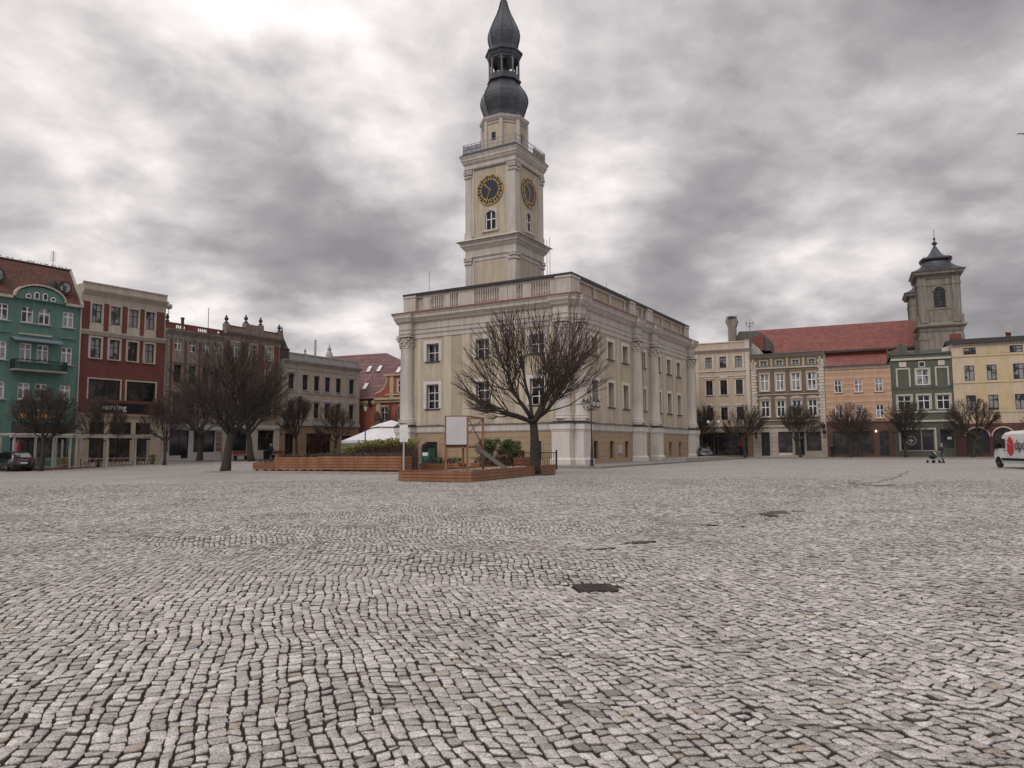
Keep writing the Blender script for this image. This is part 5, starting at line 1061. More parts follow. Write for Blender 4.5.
def butter_house():
    W = [(33.45, 34.48), (35.78, 36.8), (38.5, 39.6), (41.0, 42.1)]; A = [(33.45, 34.76), (38.26, 39.59)]
    ops = [(a, b, 12.7, 13.55) for a, b in A] + [(a, b, 9.45, 11.33) for a, b in W] + [(a, b, 5.8, 7.65) for a, b in W] + [(33.2, 35.6, .5, 3.65), (36.0, 38.15, .5, 3.65), (39.0, 41.2, .5, 3.65)]
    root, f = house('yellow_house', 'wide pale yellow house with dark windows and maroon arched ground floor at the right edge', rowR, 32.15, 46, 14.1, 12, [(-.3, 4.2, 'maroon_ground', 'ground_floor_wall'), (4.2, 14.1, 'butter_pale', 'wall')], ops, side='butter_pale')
    for a, b in A: window(f, a, b, 12.7, 13.55, 'plastic_black', tr=(.5,), glass='glass_curtain', rec=.06, sur='pale_trim', sw=.10)
    for a, b in W: window(f, a, b, 9.45, 11.33, 'plastic_black', tr=(.66,), glass='glass_curtain', rec=.06); window(f, a, b, 5.8, 7.65, 'plastic_black', tr=(.66,), glass='glass_curtain', rec=.06)
    for a, b in ((33.2, 35.6), (36.0, 38.15), (39.0, 41.2)):
        window(f, a, b, .5, 3.65, 'dark_frame', mul=(.3, .7), tr=(.64,), glass='glass_shop', arch=1.05, am='maroon_ground', rec=.15, name='arched_window')
        cx = (a+b)/2; r0 = (b-a)/2+.02; m_ = MB(); n = 14
        m_.prism([(cx+(r0+.16)*math.cos(math.pi*i/n), 2.6+(1.05+.16)*math.sin(math.pi*i/n)) for i in range(n+1)] + [(cx-r0*math.cos(math.pi*i/n), 2.6+1.05*math.sin(math.pi*i/n)) for i in range(n+1)], -.08, .02); m_.build('arch_moulding', 'butter_pale', root, f)
    band(f, 34.9, 38.2, 12.72, 13.5, 'butter_wall', .03, 'painted_panel'); band(f, 39.8, 43, 12.72, 13.5, 'butter_wall', .03, 'painted_panel')
    band(f, 32.16, 46, 12.42, 12.58, 'butter_wall', .09, 'string_course'); band(f, 32.16, 46, 9.15, 9.32, 'butter_wall', .09, 'string_course'); band(f, 32.16, 46, 5.5, 5.62, 'butter_wall', .07, 'string_course'); 
    for i, (a, b) in enumerate(zip([34.6, 36.95, 39.7], [35.7, 38.4, 40.9])): band(f, a, b, 5.9, 12.4, 'butter_wall', .02, 'wall_field')
    dn = MB()
    for i in range(36): dn.box(32.3+i*.38, 32.5+i*.38, -.25, .02, 13.85, 14.0)
    dn.build('dentils', 'pale_trim', root, f)
    rf = MB(); rf.add([(32.17,-.45,14.02),(46,-.45,14.02),(46,6,14.4),(32.17,6,14.4),(32.17,-.45,14.62),(46,-.45,14.62),(46,6,15.2),(32.17,6,15.2),(46,12.3,14),(32.1,12.3,14)], [(0,1,2,3),(4,5,6,7),(0,1,5,4),(0,4,7,3),(1,2,6,5),(7,6,8,9)]); rf.build('roof', 'roof_dark', root, f)
    MB().box(32.3, 33.5, 1.4, 2.1, 14.4, 15.55).build('chimney', 'brick_red', root, f); MB().box(38.3, 38.8, 1.6, 2.1, 14.4, 16.1).build('chimney', 'brick_red', root, f); MB().prism([(38.55+.5*math.cos(2*math.pi*i/14), 15.8+.5*math.sin(2*math.pi*i/14)) for i in range(14)], 1.3, 1.4).build('satellite_dish', 'grey_frame', root, f)
    MB().prism([(31.2, 12.9), (32.13, 12.9), (32.13, 14.1), (31.35, 13.9)], 1.6, 1.9).build('gable_stub', 'pale_trim', root, f)
    text_mesh('Restauracja', .52, .03, 'neon_amber', f, (34.5, -.08, 4.42), 'shop_lettering', shear=.2, parent=root, spacing=1.0)
butter_house()

# ------------------------------------------------------------------ church behind the right row
def church():
    a = R(114.5); o = Vector((77.2-6.9*.5, 133.0)); root = empty('church', (74.6, 133.6, 0), R(90-114.5), 'grey stone church with two baroque towers and long red tiled roof behind the houses', 'church'); f = Fac(root)
    # near tower occupies x 0..7, y 0..7 ; far tower y 21..28
    for yo in (0, 20.5):
        ff = Fac(root, (0, yo), 0, .93); t = MB(); ZK = 1.10; 
        t.slab(0, 7.0, 0, 7.0, 0, 21.6, .1, .1); t.slab(0, 7.0, 0, 7.0, 23.3, 31.2, -.15, -.15); tw = t.build('tower', 'church_stone', root, ff)
        tr = MB()
        for z0, z1, p, q in ((21.6, 21.9, .2, .35), (21.903, 22.3, .25, .25), (22.303, 22.55, .3, .75), (22.553, 22.8, .8, .85), (22.803, 23.3, .6, .1), (31.2, 31.4, .0, .15), (31.403, 31.8, .05, .05), (31.803, 32.0, .2, .5), (32.003, 32.35, .75, .8), (32.353, 32.6, .85, 1.15)): tr.slab(0, 7, 0, 7, z0, z1, p, q)
        for fc, fk in zip((Fac(None, (0, 0)), Fac(None, (0, 7), -R(90)), Fac(None, (7, 0), R(90)), Fac(None, (7, 7), R(180))), (Fac(None, (0, 0), 0, .93), Fac(None, (0, 6.51), -R(90), .93), Fac(None, (6.51, 0), R(90), .93), Fac(None, (6.51, 6.51), R(180), .93))):
            s = MB()
            for x0, x1 in ((.1, 1.3), (5.7, 6.9)): s.box(x0, x1, -.12, .2, 23.2, 31.3); s.box(x0-.05, x1+.05, -.22, .2, 30.0, 30.6); s.box(x0-.15, x1+.1, -.45, .2, 23.2, 24.6); s.box(x0, x1, -.25, .1, 12, 21.5); s.box(x0-.08, x1+.08, -.36, .1, 20.2, 20.9)
            s.box(1.5, 5.5, .02, .2, 25.6, 25.8); s.box(1.5, 5.5, .02, .2, 30.0, 30.25)
            for i in range(11): s.box(.3+i*.6, .55+i*.6, -.5, 0, 31.75, 32.0)
            s.box(2.2, 2.5, 0, .2, 26.0, 29.0); s.box(4.5, 4.8, 0, .2, 26.0, 29.0)
            s.prism([(3.5+1.3*math.cos(math.pi*i/10), 28.7+1.3*math.sin(math.pi*i/10)) for i in range(11)] + [(3.5-1.0*math.cos(math.pi*i/10), 28.7+1.0*math.sin(math.pi*i/10)) for i in range(11)], .0, .2)
            for p in s.v: q_ = fc.pt(p); tr.v.append(q_)
            n = len(tr.v)-len(s.v); tr.f += [tuple(n+i for i in q) for q in s.f]
            w_ = MB(); w_.prism([(2.5, 26.0), (4.5, 26.0), (4.5, 28.7)] + [(3.5+1.0*math.cos(math.pi*i/10), 28.7+1.0*math.sin(math.pi*i/10)) for i in range(11)] + [(2.5, 28.7)], .1, .14)
            w_.build('louvred_window', 'glass_dark', tw, fk)
            lv = MB()
            for i in range(5): lv.box(2.5, 4.5, .05, .1, 26.3+i*.6, 26.4+i*.6)
            lv.box(3.45, 3.55, .04, .1, 26, 29.6); lv.build('louvres', 'flashing', tw, fk)
        tr.build('tower_cornice', 'church_stone', tw, Fac(None, (0, 0), 0, .93))
        h = MB(); h.v = []; pr = [(5.0, 32.6), (4.4, 33.0), (3.7, 33.7), (3.1, 34.6), (2.75, 35.5), (2.6, 36.1), (3.0, 36.3), (3.15, 36.7), (2.9, 37.1), (2.1, 37.5), (1.4, 38.3), (.9, 39.3), (.5, 40.4), (.25, 41.0), (.2, 41.3), (.55, 41.6), (.6, 41.9), (.3, 42.2), (.15, 42.6), (.12, 42.9), (.3, 43.1), (.3, 43.3), (.06, 43.6), (.04, 46)]
        h.lathe([(r*(1.22 if z < 36 else 1.1), z) for r, z in pr], 8 if False else 4, (3.5, 3.5, 0), math.pi/4) if False else None
        n = 16; vs = []; fs = []
        for r, z in pr:
            z = 32.6 + (z-32.6)*.62
            for i in range(n):
                aa = 2*math.pi*i/n; c_, s_ = math.cos(aa), math.sin(aa); sq = 1/max(abs(c_), abs(s_)); mixf = min(1, max(0, (r-1)/3)); m_ = r*((1-mixf)+mixf*min(sq, 1.36)); vs.append((3.5+m_*c_*.93, 3.5+m_*s_*.93, z))
        for j in range(len(pr)-1):
            for i in range(n): fs.append((j*n+i, j*n+(i+1) % n, (j+1)*n+(i+1) % n, (j+1)*n+i))
        h.add(vs, fs); h.build('helm_roof', 'copper_dark', tw, Fac(None, (0, 0), 0, .93)); tw.scale = (1, 1, 1.095)
    nv = MB(); nv.box(-30, -.2, 5, 23, 0, 20.5); nv.box(-32, -.3, -2, 4.99, 0, 16.2); nv.build('nave_wall', 'orange_wall', root, f)
    r = MB(); r.add([(-30.5,4,20.0),(0,4,20.0),(0,14,26.6),(-30.5,14,26.6),(-30.5,24,20.0),(0,24,20.0)], [(0,1,2,3),(3,2,5,4),(0,3,4),(1,5,2)]); r.build('nave_roof', 'tiles_red', root, f)
    r = MB(); r.add([(-32,-3,16.0),(-.5,-3,16.0),(-.5,4.9,19.2),(-32,4.9,19.2)], [(0,1,2,3)]); r.build('aisle_roof', 'tiles_red', root, f)
    MB().box(-30.5, 0, 3.9, 4.15, 19.7, 20.1).build('gutter', 'roof_dark', root, f); pass
church()
# raised pavements in front of both rows
def row_slab(name, row, x0, x1, y0, y1, z0, z1, mat):
    (ox, oy), ang, k, base = row; a = R(ang); d = Vector((math.sin(a), math.cos(a))); nrm = Vector((-d.y, d.x)); O = Vector((ox*k, oy*k))
    pts = [O+d*x0*k+nrm*y0, O+d*x1*k+nrm*y0, O+d*x1*k+nrm*y1, O+d*x0*k+nrm*y1]; poly_slab(name, [tuple(p) for p in pts], z0, z1, mat)
row_slab('pavement', rowA, -14, 8.3, -3.6, .4, -.3, .20, 'flagstones'); row_slab('pavement', rowB, .2, 34, -4.2, .4, -.3, .55, 'flagstones'); row_slab('pavement', rowR, -12, 60, -4.2, .4, -.3, .14, 'flagstones')
pm('pavement_dark', (.10, .092, .088), .85, .2, 1.5, .2)
row_slab('kerb', rowA, -14, 8.3, -3.85, -3.602, -.3, .21, 'kerb_stone'); row_slab('kerb', rowB, .2, 34, -4.45, -4.202, -.3, .56, 'kerb_stone'); row_slab('kerb', rowR, -12, 60, -4.45, -4.202, -.3, .15, 'kerb_stone')
row_slab('road', rowR, -12, 60, -9.5, -4.46, -.3, .012, 'pavement_dark') if False else None
# ------------------------------------------------------------------ bare pollarded trees
def grow_tree(seed, H, trunk_r, fork_z, crown_w, nl=7, n2=6, n3=6, n4=5, flat=.55, gnarl=.10, low=-.1, twig=.011, boost=1.0, wide=0):
    """trunk + limbs in one mesh, the finer branches and twigs in another; crown fitted to its width and height"""
    r = random.Random(seed); T = MB(); B = []; X = []
    def path(p, d, ln, n, up, g):
        pts = [Vector(p)]; d = Vector(d).normalized()
        for i in range(n):
            d = (d + Vector((r.gauss(0, g), r.gauss(0, g), r.gauss(0, g)*.7 + up))).normalized(); pts.append(pts[-1] + d*ln/n)
        return pts, d
    def side(d, ang):
        ax = d.orthogonal().normalized(); ax.rotate(Matrix.Rotation(r.uniform(0, 6.283), 3, d)); v = d.copy(); v.rotate(Matrix.Rotation(ang, 3, ax)); return v
    ch = H - fork_z; cw = crown_w/2; C = Vector((0, 0, fork_z))
    def clampl(p, d, want):         # stay inside the crown envelope
        for f_ in (1, .85, .7, .55, .4, .28, .18):
            q = Vector(p) + Vector(d)*want*f_; e = math.hypot(q.x, q.y)/cw; h = (q.z-fork_z)/ch
            lim = math.sqrt(max(0, 1-(max(0, h-.42)/.58)**2)) if h > .42 else (.62 + .9*max(0, h+.15))
            if e < min(1, lim) and h < 1 and h > low: return want*f_
        return want*.12
    lean = Vector((r.uniform(-.12, .12), r.uniform(-.12, .12), 1))
    tp, td = path((0, 0, -.1), lean, fork_z+.1, 6, .06, .05); 
    T.tube(tp, [trunk_r*(1.22 if i == 0 else 1.02 if i == 1 else .97-.05*i) for i in range(len(tp))], 10)
    fork = tp[-1]; lv3 = []
    for i in range(nl):
        az = 2*math.pi*i/nl + r.uniform(-.3, .3); el = (r.uniform(.25, .75) if i % 3 else r.uniform(.9, 1.3)) if not wide else (.32, 1.25, .62, .2, .95, .42, 1.35, .28, .75, .5, 1.1)[i % 11]
        d = Vector((math.cos(az)*math.cos(el), math.sin(az)*math.cos(el), math.sin(el))); ln = clampl(fork, d, (cw if el < .8 else ch)*.62)
        pts, dd = path(fork - Vector((0, 0, r.uniform(0, .5))), d, ln, 6, .08, gnarl); rr = trunk_r*r.uniform(.34, .50); T.tube(pts, [rr*(1-.125*k) for k in range(7)], 7)
        for j in range(n2):
            k = r.randint(2, 6); p = pts[k]; d2 = side((pts[k]-pts[k-1]).normalized(), r.uniform(.3, .95)); d2 = (d2 + Vector((p.x-fork.x, p.y-fork.y, 0))*.12 + Vector((0, 0, .15))).normalized()
            l2 = clampl(p, d2, cw*r.uniform(.45, .8)); pt2, e2 = path(p, d2, l2, 5, .06, gnarl); r2 = rr*.34; B.append((pt2, [max(.016, r2*(1-.16*q)) for q in range(6)], 5))
            for m_ in range(n3):
                q = r.randint(1, 5); p3 = pt2[q]; d3 = side((pt2[q]-pt2[q-1]).normalized(), r.uniform(.25, .85)); out = Vector((p3.x-fork.x, p3.y-fork.y, (p3.z-fork.z)*.8+.4)); d3 = (d3 + out.normalized()*.55).normalized()
                l3 = clampl(p3, d3, cw*r.uniform(.32, .62)); pt3, e3 = path(p3, d3, l3, 4, .05, .11); B.append((pt3, [max(twig*1.1, .024*(1-.2*z)) for z in range(5)], 4)); lv3.append((pt3, e3))
    for pt3, e3 in lv3:
        for k in range(n4):
            q = r.randint(1, 4); p4 = pt3[q]; d4 = side((pt3[q]-pt3[q-1]).normalized(), r.uniform(.15, .6)); out = Vector((p4.x-fork.x, p4.y-fork.y, (p4.z-fork.z)*.9+.5)).normalized(); d4 = (d4 + out*.6).normalized()
            l4 = clampl(p4, d4, cw*r.uniform(.18, .42)); pt4, _ = path(p4, d4, l4, 3, .05, .10); X.append((pt4, [twig*1.0, twig*.9, twig*.75, twig*.45], 3))
    bm_ = MB(); xm = MB()
    for a, b, c in B: bm_.tube(a, b, c, caps=False)
    for a, b, c in X: xm.tube(a, b, c, caps=False)
    return T.mesh('trunk', 1, True), bm_.mesh('limbs', 1, True), xm.mesh('crown', 1, True)
TREE = {}
def tree(name, label, loc, key, rot=0, sc=(1, 1, 1), group=None, **kw):
    if key not in TREE:
        ms = grow_tree(**kw); ms[0].materials.append(M['bark']); ms[1].materials.append(M['bark']); ms[2].materials.append(M['twig_red' if kw.get('boost') == 2 else 'twig']); TREE[key] = ms
    root = empty(name, loc, rot, label, 'tree', group); root.scale = sc; ms = TREE[key]
    t = link('trunk', ms[0], root); link('limbs', ms[1], t); link('crown', ms[2], root)
    return root
tree('bare_tree', 'large bare spreading tree in front of the town hall beside the wooden sandpit', (1.32, 44.2, 0), 'th', rot=1.0, seed=12, H=10.4, trunk_r=.33, fork_z=3.3, crown_w=9.8, nl=11, n2=7, n3=7, n4=4, twig=.011, boost=2, low=-.04, wide=1, gnarl=.16)
tree('bare_tree', 'biggest dark bare tree standing alone on the cobbles left of the planters', (-21.0, 54.4, 0), 'big', rot=.4, seed=23, H=10.0, trunk_r=.36, fork_z=2.9, crown_w=9.4, nl=9, n2=8, n3=7, n4=5, twig=.0105, boost=1, low=-.05, gnarl=.15)
K2 = dict(H=9.6, trunk_r=.36, fork_z=3.3, crown_w=8.4, nl=8, n2=7, n3=6, n4=5, twig=.0115, gnarl=.14)
tree('bare_tree', 'bare tree with forked trunk behind the biggest tree, before the urn-topped house', (-27.2, 77.5, .42), 'b2', seed=31, **K2)
tree('bare_tree', 'bare tree with thin trunk before the white shopfront of the balustrade house', (-32.0, 76.0, .42), 'b2', rot=2, sc=(.9, .9, .95))
K3 = dict(H=6.2, trunk_r=.20, fork_z=2.3, crown_w=5.6, nl=8, n2=6, n3=6, n4=5, twig=.0125, gnarl=.16)
def gl(x, y): return (x, y, float(height(x, y)))
for lb, x, y, key, rot, sc, sd_ in [('bare pollarded tree before the green house, behind the dark car', -38.2, 60.2, 'c1', 0, (1, 1, 1.12), 41), ('bare pollarded tree before the red house, inside the terrace', -37.3, 67.0, 'c2', 1, (.85, .85, 1.05), 42),
                                   ('bare tree with a leaning trunk at the right end of the terrace', -32.4, 69.2, 'c3', 2, (.8, .8, 1.05), 43), ('bare pollarded tree before the left end of the beige house', -23.6, 81.5, 'c2', 4, (.85, .85, 1.15), 0),
                                   ('bare pollarded tree before the arched door of the beige house', -21.3, 88.5, 'c1', 3, (.95, .95, 1.1), 0), ('small bare tree before the orange house, behind the white tent', -15.0, 93.0, 'c3', 5, (.9, .9, 1.15), 0)]:
    kw = dict(K3, seed=60+int(abs(x)*3))
    tree('bare_tree', lb, gl(x, y), 'l%.1f' % x, rot, sc, 'bare trees along the left row', **kw)
for lb, px, key, rot, sc in [('bare tree before the cream house, close to the town hall corner', 700, 'c1', 1, (1, 1, 1.22)), ('bare tree before the right end of the cream house shopfront', 745, 'c3', 0, (1.15, 1.15, 1.15)), ('bare tree before the brown house door with white bars', 800, 'c2', 2.2, (1, 1, 1.12)),
                         ('bare tree before the striped peach house', 850, 'c1', 4.1, (1.05, 1.05, 1.12)), ('bare tree before the olive-green house', 905, 'c3', 3.0, (1.05, 1.05, 1.12)), ('bare tree before the first maroon arch of the yellow house', 972, 'c2', 5.0, (1.1, 1.1, 1.15)), ('bare tree at the right edge behind the delivery van', 1052, 'c1', 2.6, (1.1, 1.1, 1.15))]:
    t_ = (px-512)/742.8; a = R(114.5); d = (math.sin(a), math.cos(a)); ox, oy = RRo[0]-d[1]*-1*0, RRo[1]
    # the trees stand 3.6 m in front of the facades
    qx, qy = RRo[0]+3.6*d[1], RRo[1]-3.6*d[0]; s_ = (t_*qy-qx)/(d[0]-t_*d[1])
    tree('bare_tree', lb, (qx+d[0]*s_, qy+d[1]*s_, .14), 'r%d' % px, rot, sc, 'bare trees along the right row', **dict(K3, seed=px))

pm('leaf_yellow2', (.10, .125, .04), .7, .4, 4)
# ------------------------------------------------------------------ planters, sandpit, stand, hedge
def plank_box(mb, A, B, h, z, th=.06, n=4, rr=None):
    A, B = Vector((*A, 0)), Vector((*B, 0)); d = (B-A).normalized(); nn = Vector((-d.y, d.x, 0))
    for i in range(n):
        z0 = z + i*h/n + .012; z1 = z + (i+1)*h/n - .012; o = nn*(.004*((i*7) % 3)); 
        v = [A+o, B+o, B+nn*th+o, A+nn*th+o]; mb.add([(*p.xy, z0) for p in v] + [(*p.xy, z1) for p in v], [(0,3,2,1),(4,5,6,7),(0,1,5,4),(1,2,6,5),(2,3,7,6),(3,0,4,7)])
def foliage(mb, x0, x1, y0, y1, z0, z1, n, s, rr, up=.3):
    for i in range(n):
        x, y = rr.uniform(x0, x1), rr.uniform(y0, y1); z = z0 + (z1-z0)*rr.random()**.8; a = rr.uniform(0, 6.28); t = rr.uniform(-.9, .9); l = s*rr.uniform(.6, 1.5); w_ = l*.42
        d = Vector((math.cos(a), math.sin(a), up+t)).normalized(); e = d.cross(Vector((rr.uniform(-1, 1), rr.uniform(-1, 1), rr.uniform(-1, 1)))).normalized(); p = Vector((x, y, z))
        mb.add([p, p+d*l*.5+e*w_*.5, p+d*l, p+d*l*.5-e*w_*.5], [(0, 1, 2, 3)])
def stems(mb, x0, x1, y0, y1, z0, hmin, hmax, n, rad, rr, spread=.25):
    for i in range(n):
        x, y = rr.uniform(x0, x1), rr.uniform(y0, y1); h = rr.uniform(hmin, hmax); dx, dy = rr.gauss(0, spread), rr.gauss(0, spread)
        mb.tube([(x, y, z0), (x+dx*h*.4, y+dy*h*.4, z0+h*.55), (x+dx*h, y+dy*h, z0+h)], [rad, rad*.8, rad*.4], 3, caps=False)
PA = Vector((-18.3, 52.4)); PB = Vector((-7.1, 47.5)); pdv = (PB-PA).normalized(); pang = math.atan2(pdv.y, pdv.x); rr = random.Random(4)
Ltot = (PB-PA).length; spans = [(.0, .155, .50), (.157, .325, .86), (.327, .465, .86), (.467, .70, .92), (.702, 1.0, .92)]
plab = ['low wooden planter box at the left end of the planter row', 'tall wooden planter box second from the left end', 'wooden planter box in the middle of the planter row', 'long wooden planter box fourth from the left', 'long wooden planter box under the hedge at the right end']
for (a, b, h), lb in zip(spans, plab):
    p = PA + pdv*Ltot*a; ln = Ltot*(b-a); root = empty('wooden_planter', (p.x, p.y, .12), pang, lb, 'planter', 'wooden planter boxes in a row')
    mb = MB(); plank_box(mb, (0, 0), (ln, 0), h, .10, n=5); plank_box(mb, (0, .06), (0, 1.2), h, .10); plank_box(mb, (ln, 1.2), (ln, .06), h, .10); plank_box(mb, (ln, 1.26), (0, 1.26), h, .10); mb.build('planks', 'wood_planter', root)
    ft = MB(); [ft.box(x-.08, x+.08, y, y+.12, 0, .10) for x in (.25, ln/2, ln-.25) for y in (.1, 1.0)]; ft.build('feet', 'wood_dark', root)
    MB().box(.07, ln-.07, .12, 1.14, .1, .1+h-.06).build('soil', 'soil', root)
    st = MB(); stems(st, .1, ln-.1, .15, 1.1, h, .10, .40, int(70*ln), .012, rr, .6); tag(st.build('dry_plants', 'dry_stems', root), None, None, kind='stuff')
    gr = MB(); foliage(gr, .1, ln-.1, .1, 1.15, h, h+.25, int(90*ln), .12, rr); tag(gr.build('low_leaves', 'leaf_dark', root), None, None, kind='stuff')
mb = MB(); e_ = PA - pdv*1.6; f_ = PB+pdv*.6; nn = Vector((-pdv.y, pdv.x)); mb.prism_z([tuple(e_-nn*.9), tuple(f_-nn*.9), tuple(f_+nn*9), tuple(e_+nn*9)], -.1, .13); tag(mb.build('garden_terrace', 'concrete'), None, None, kind='structure')
# shrubs behind the planters: reddish stems below, yellow-green leaves above
def shrub(lb, x, y, ln, z, h, ang, nst, nlf, mat, group):
    rr = random.Random(int(x*10)); root = empty('hedge_shrub', (x, y, z), ang, lb, 'shrub', group)
    s = MB(); stems(s, 0, ln, -.5, .5, 0, h*.55, h*.98, nst, .014, rr, .16); s.build('stems', 'dry_stems', root); l_ = MB()
    for c in range(int(ln*14)):
        cx, cy, cz = rr.uniform(0, ln), rr.uniform(-.5, .5), rr.uniform(h*(.84 if mat == 'leaf_yellow' else .45), h*(1.0 if mat != 'leaf_yellow' else rr.uniform(.9, 1.04))); k = int(nlf/(ln*14)); foliage(l_, cx-.22, cx+.22, cy-.2, cy+.2, cz-.16, cz+.2, k, .12, rr)
    l_.build('leaves', mat, root)
for i in range(5):
    p = PA + pdv*Ltot*(.50+.09*i) + nn*2.2; shrub(['shrub clump at the left end of the hedge behind the planters', 'second hedge shrub from the left behind the planters', 'middle hedge shrub before the white tent', 'fourth hedge shrub with yellow-green top', 'hedge shrub at the right end, beside the signpost'][i], p.x, p.y, 1.5, .13, [1.6, 1.85, 1.95, 2.0, 2.05][i], pang, 600, 1500, 'leaf_yellow', 'hedge shrubs behind the planters')
p = PA+pdv*Ltot*.40+nn*1.6; shrub('small dark green bush behind the planter row', p.x, p.y, .9, .13, 1.3, pang, 60, 900, 'leaf_green', None)
# sandpit frame of planks
S0, S1, S2 = Vector((-5.72, 37.3)), Vector((-1.97, 35.3)), Vector((2.75, 47.5)); S3 = S0 + (S2-S1)
root = empty('sandpit', (S0.x, S0.y, 0), 0, 'low wooden-walled sandpit platform with a pale sandy top in front of the town hall', 'sandpit'); q = [(p-S0) for p in (S0, S1, S2, S3)]
for a, b in ((0, 1), (1, 2), (2, 3), (3, 0)): mb = MB(); plank_box(mb, tuple(q[a]), tuple(q[b]), .50, 0, .07, 3); mb.build('side_boards', 'wood_planter', root)
pm('sand', (.26, .20, .15), .95, .3, 1.5, .5, fine=.3); mb = MB(); c = sum(q, Vector((0, 0)))/4; mb.prism_z([tuple(c+(p-c)*.97) for p in q], .0, .40); mb.build('sand_fill', 'sand', root)
cap = MB()
for a, b in ((0, 1), (1, 2)):
    A_, B_ = q[a], q[b]; d = (B_-A_).normalized(); n_ = Vector((-d.y, d.x)); cap.prism_z([tuple(A_-n_*.03+d*.02), tuple(B_-n_*.03-d*.02), tuple(B_+n_*.16-d*.2), tuple(A_+n_*.16+d*.2)], .503, .54)
cap.build('cap_board', 'wood_dark', root)
pb = MB(); rr = random.Random(9)
for i in range(240):
    t1, t2 = rr.random(), rr.random(); p = q[0]+(q[1]-q[0])*(.35+.6*t1)+(q[2]-q[1])*(.1+.85*t2); s_ = rr.uniform(.03, .09); pb.lathe([(.01, -s_*.4), (s_, 0), (.01, s_*.6)], 5, (p.x, p.y, .41))
pm('pale_stone_chip', (.42, .36, .31), .9, .2, 8); tag(pb.build('pebbles', 'pale_stone_chip', root), None, None, kind='stuff')
# wooden stand with white board and a stair
def stand():
    X0, Y0 = -3.46, 38.6; ang = R(-2); root = empty('observation_stand', (X0, Y0, .42), ang, 'brown wooden stand with a blank white board and a grey stair, on the sandpit', 'play tower')
    p = MB(); W_, D_, Hh = 1.12, 1.15, 2.85
    for x, y in ((0, 0), (W_, 0), (0, D_), (W_+.85-.0, D_*.9)):
        pass
    D2 = 3.1
    for x, y in ((0, 0), (W_, 0), (W_+.58, D2), (.58, D2)): p.box(x-.06, x+.06, y-.06, y+.06, 0, Hh+.02)
    def bar(a, b, r_=.045): p.tube([a, b], r_, 4)
    c4 = [(0, 0), (W_, 0), (W_+.58, D2), (.58, D2)]
    for z in (Hh, 1.22):
        for i in range(4): bar((*c4[i], z), (*c4[(i+1) % 4], z), .05)
    p.build('frame', 'wood_planter', root)
    dk = MB(); dk.prism_z([(x, y) for x, y in c4], 1.25, 1.31); dk.build('deck', 'wood_planter', root)
    b2 = MB(); b2.tube([(W_, .05, 2.8), (W_+.55, D2-.05, 1.35)], .025, 4); b2.tube([(W_, .05, 1.9), (W_+.55, D2-.05, 2.8)], .025, 4); b2.build('braces', 'wood_dark', root)
    bd = MB(); bd.box(.03, W_-.03, -.08, -.055, 1.36, 2.82); pm('banner_white', (.46, .44, .46), .6, .06, 1.2, .3, bscale=1.5); bd.build('white_board', 'banner_white', root)
    sk_ = MB(); 
    for i in range(14): sk_.lathe([(.01, -.05), (.05, 0), (.01, .05)], 5, (.05+i*.078, -.08, 1.34)); 
    sk_.build('board_lashing', 'plastic_black', root)
    st = MB(); A_ = Vector((W_+.3, 1.6, 1.28)); Bv = Vector((W_+1.95, 2.0, .02))
    for o in (-.35, .35):
        a = A_+Vector((0, o, 0)); b = Bv+Vector((0, o, 0)); st.add([a+Vector((0,-.03,.12)), a+Vector((0,.03,.12)), a+Vector((0,.03,-.12)), a+Vector((0,-.03,-.12)), b+Vector((0,-.03,.12)), b+Vector((0,.03,.12)), b+Vector((0,.03,-.12)), b+Vector((0,-.03,-.12))], [(0,1,2,3),(4,7,6,5),(0,4,5,1),(1,5,6,2),(2,6,7,3),(3,7,4,0)])
    pm('stringer_grey', (.13, .13, .13), .6, .15, 4); st.build('stair_stringers', 'stringer_grey', root); tr = MB()
    for i in range(6): p_ = A_.lerp(Bv, (i+.6)/6.3); tr.box(p_.x-.14, p_.x+.14, p_.y-.33, p_.y+.33, p_.z-.02, p_.z+.02)
    tr.build('stair_treads', 'wood_dark', root)
stand()
def signpost():
    root = empty('signpost', (-5.62, 38.4, 0), R(3), 'white notice board on a grey post at the corner of the sandpit', 'sign'); MB().lathe([(.045, 0), (.045, 2.9)], 8).build('post', 'grey_frame', root)
    b = MB().box(-.21, .21, -.075, -.05, 1.95, 2.83).build('board', 'letter_white', root); mk = MB(); mk.box(-.03, .03, -.08, -.076, 2.02, 2.1); mk.box(.05, .12, -.08, -.076, 2.2, 2.23); mk.box(-.15, .1, -.08, -.076, 2.5, 2.51); mk.build('printed_marks', 'grey_frame', b, Fac(None))
signpost()
# lower inner planters and bushes between the sandpit and the wall
for lb, x, y, ln, h in (('low wooden planter before the green clothes bin', -6.6, 52.5, 3.4, .55), ('low wooden planter behind the white board stand', -2.9, 51.0, 4.0, .6)):
    root = empty('wooden_planter', (x, y, .0), R(-29), lb, 'planter', 'inner wooden planters by the wall'); mb = MB(); plank_box(mb, (0, 0), (ln, 0), h, .02); plank_box(mb, (ln, 0), (ln, 1), h, .02); plank_box(mb, (0, 1), (0, 0), h, .02); mb.build('planks', 'wood_planter', root); MB().box(.07, ln-.03, .1, .98, .0, h-.05).build('soil', 'soil', root)
    g_ = MB(); foliage(g_, .1, ln-.1, .1, .95, h-.05, h+.35, int(260*ln), .14, rr); tag(g_.build('low_leaves', 'leaf_dark', root), None, None, kind='stuff')
shrub('green bush beside the stair, before the town hall wall', -2.1, 50.2, 2.9, .3, 1.75, R(-29), 200, 9000, 'leaf_yellow2', None)
shrub('green bush behind the signpost', -8.6, 52.6, 1.9, .2, 1.85, R(-29), 140, 3400, 'leaf_yellow', None)
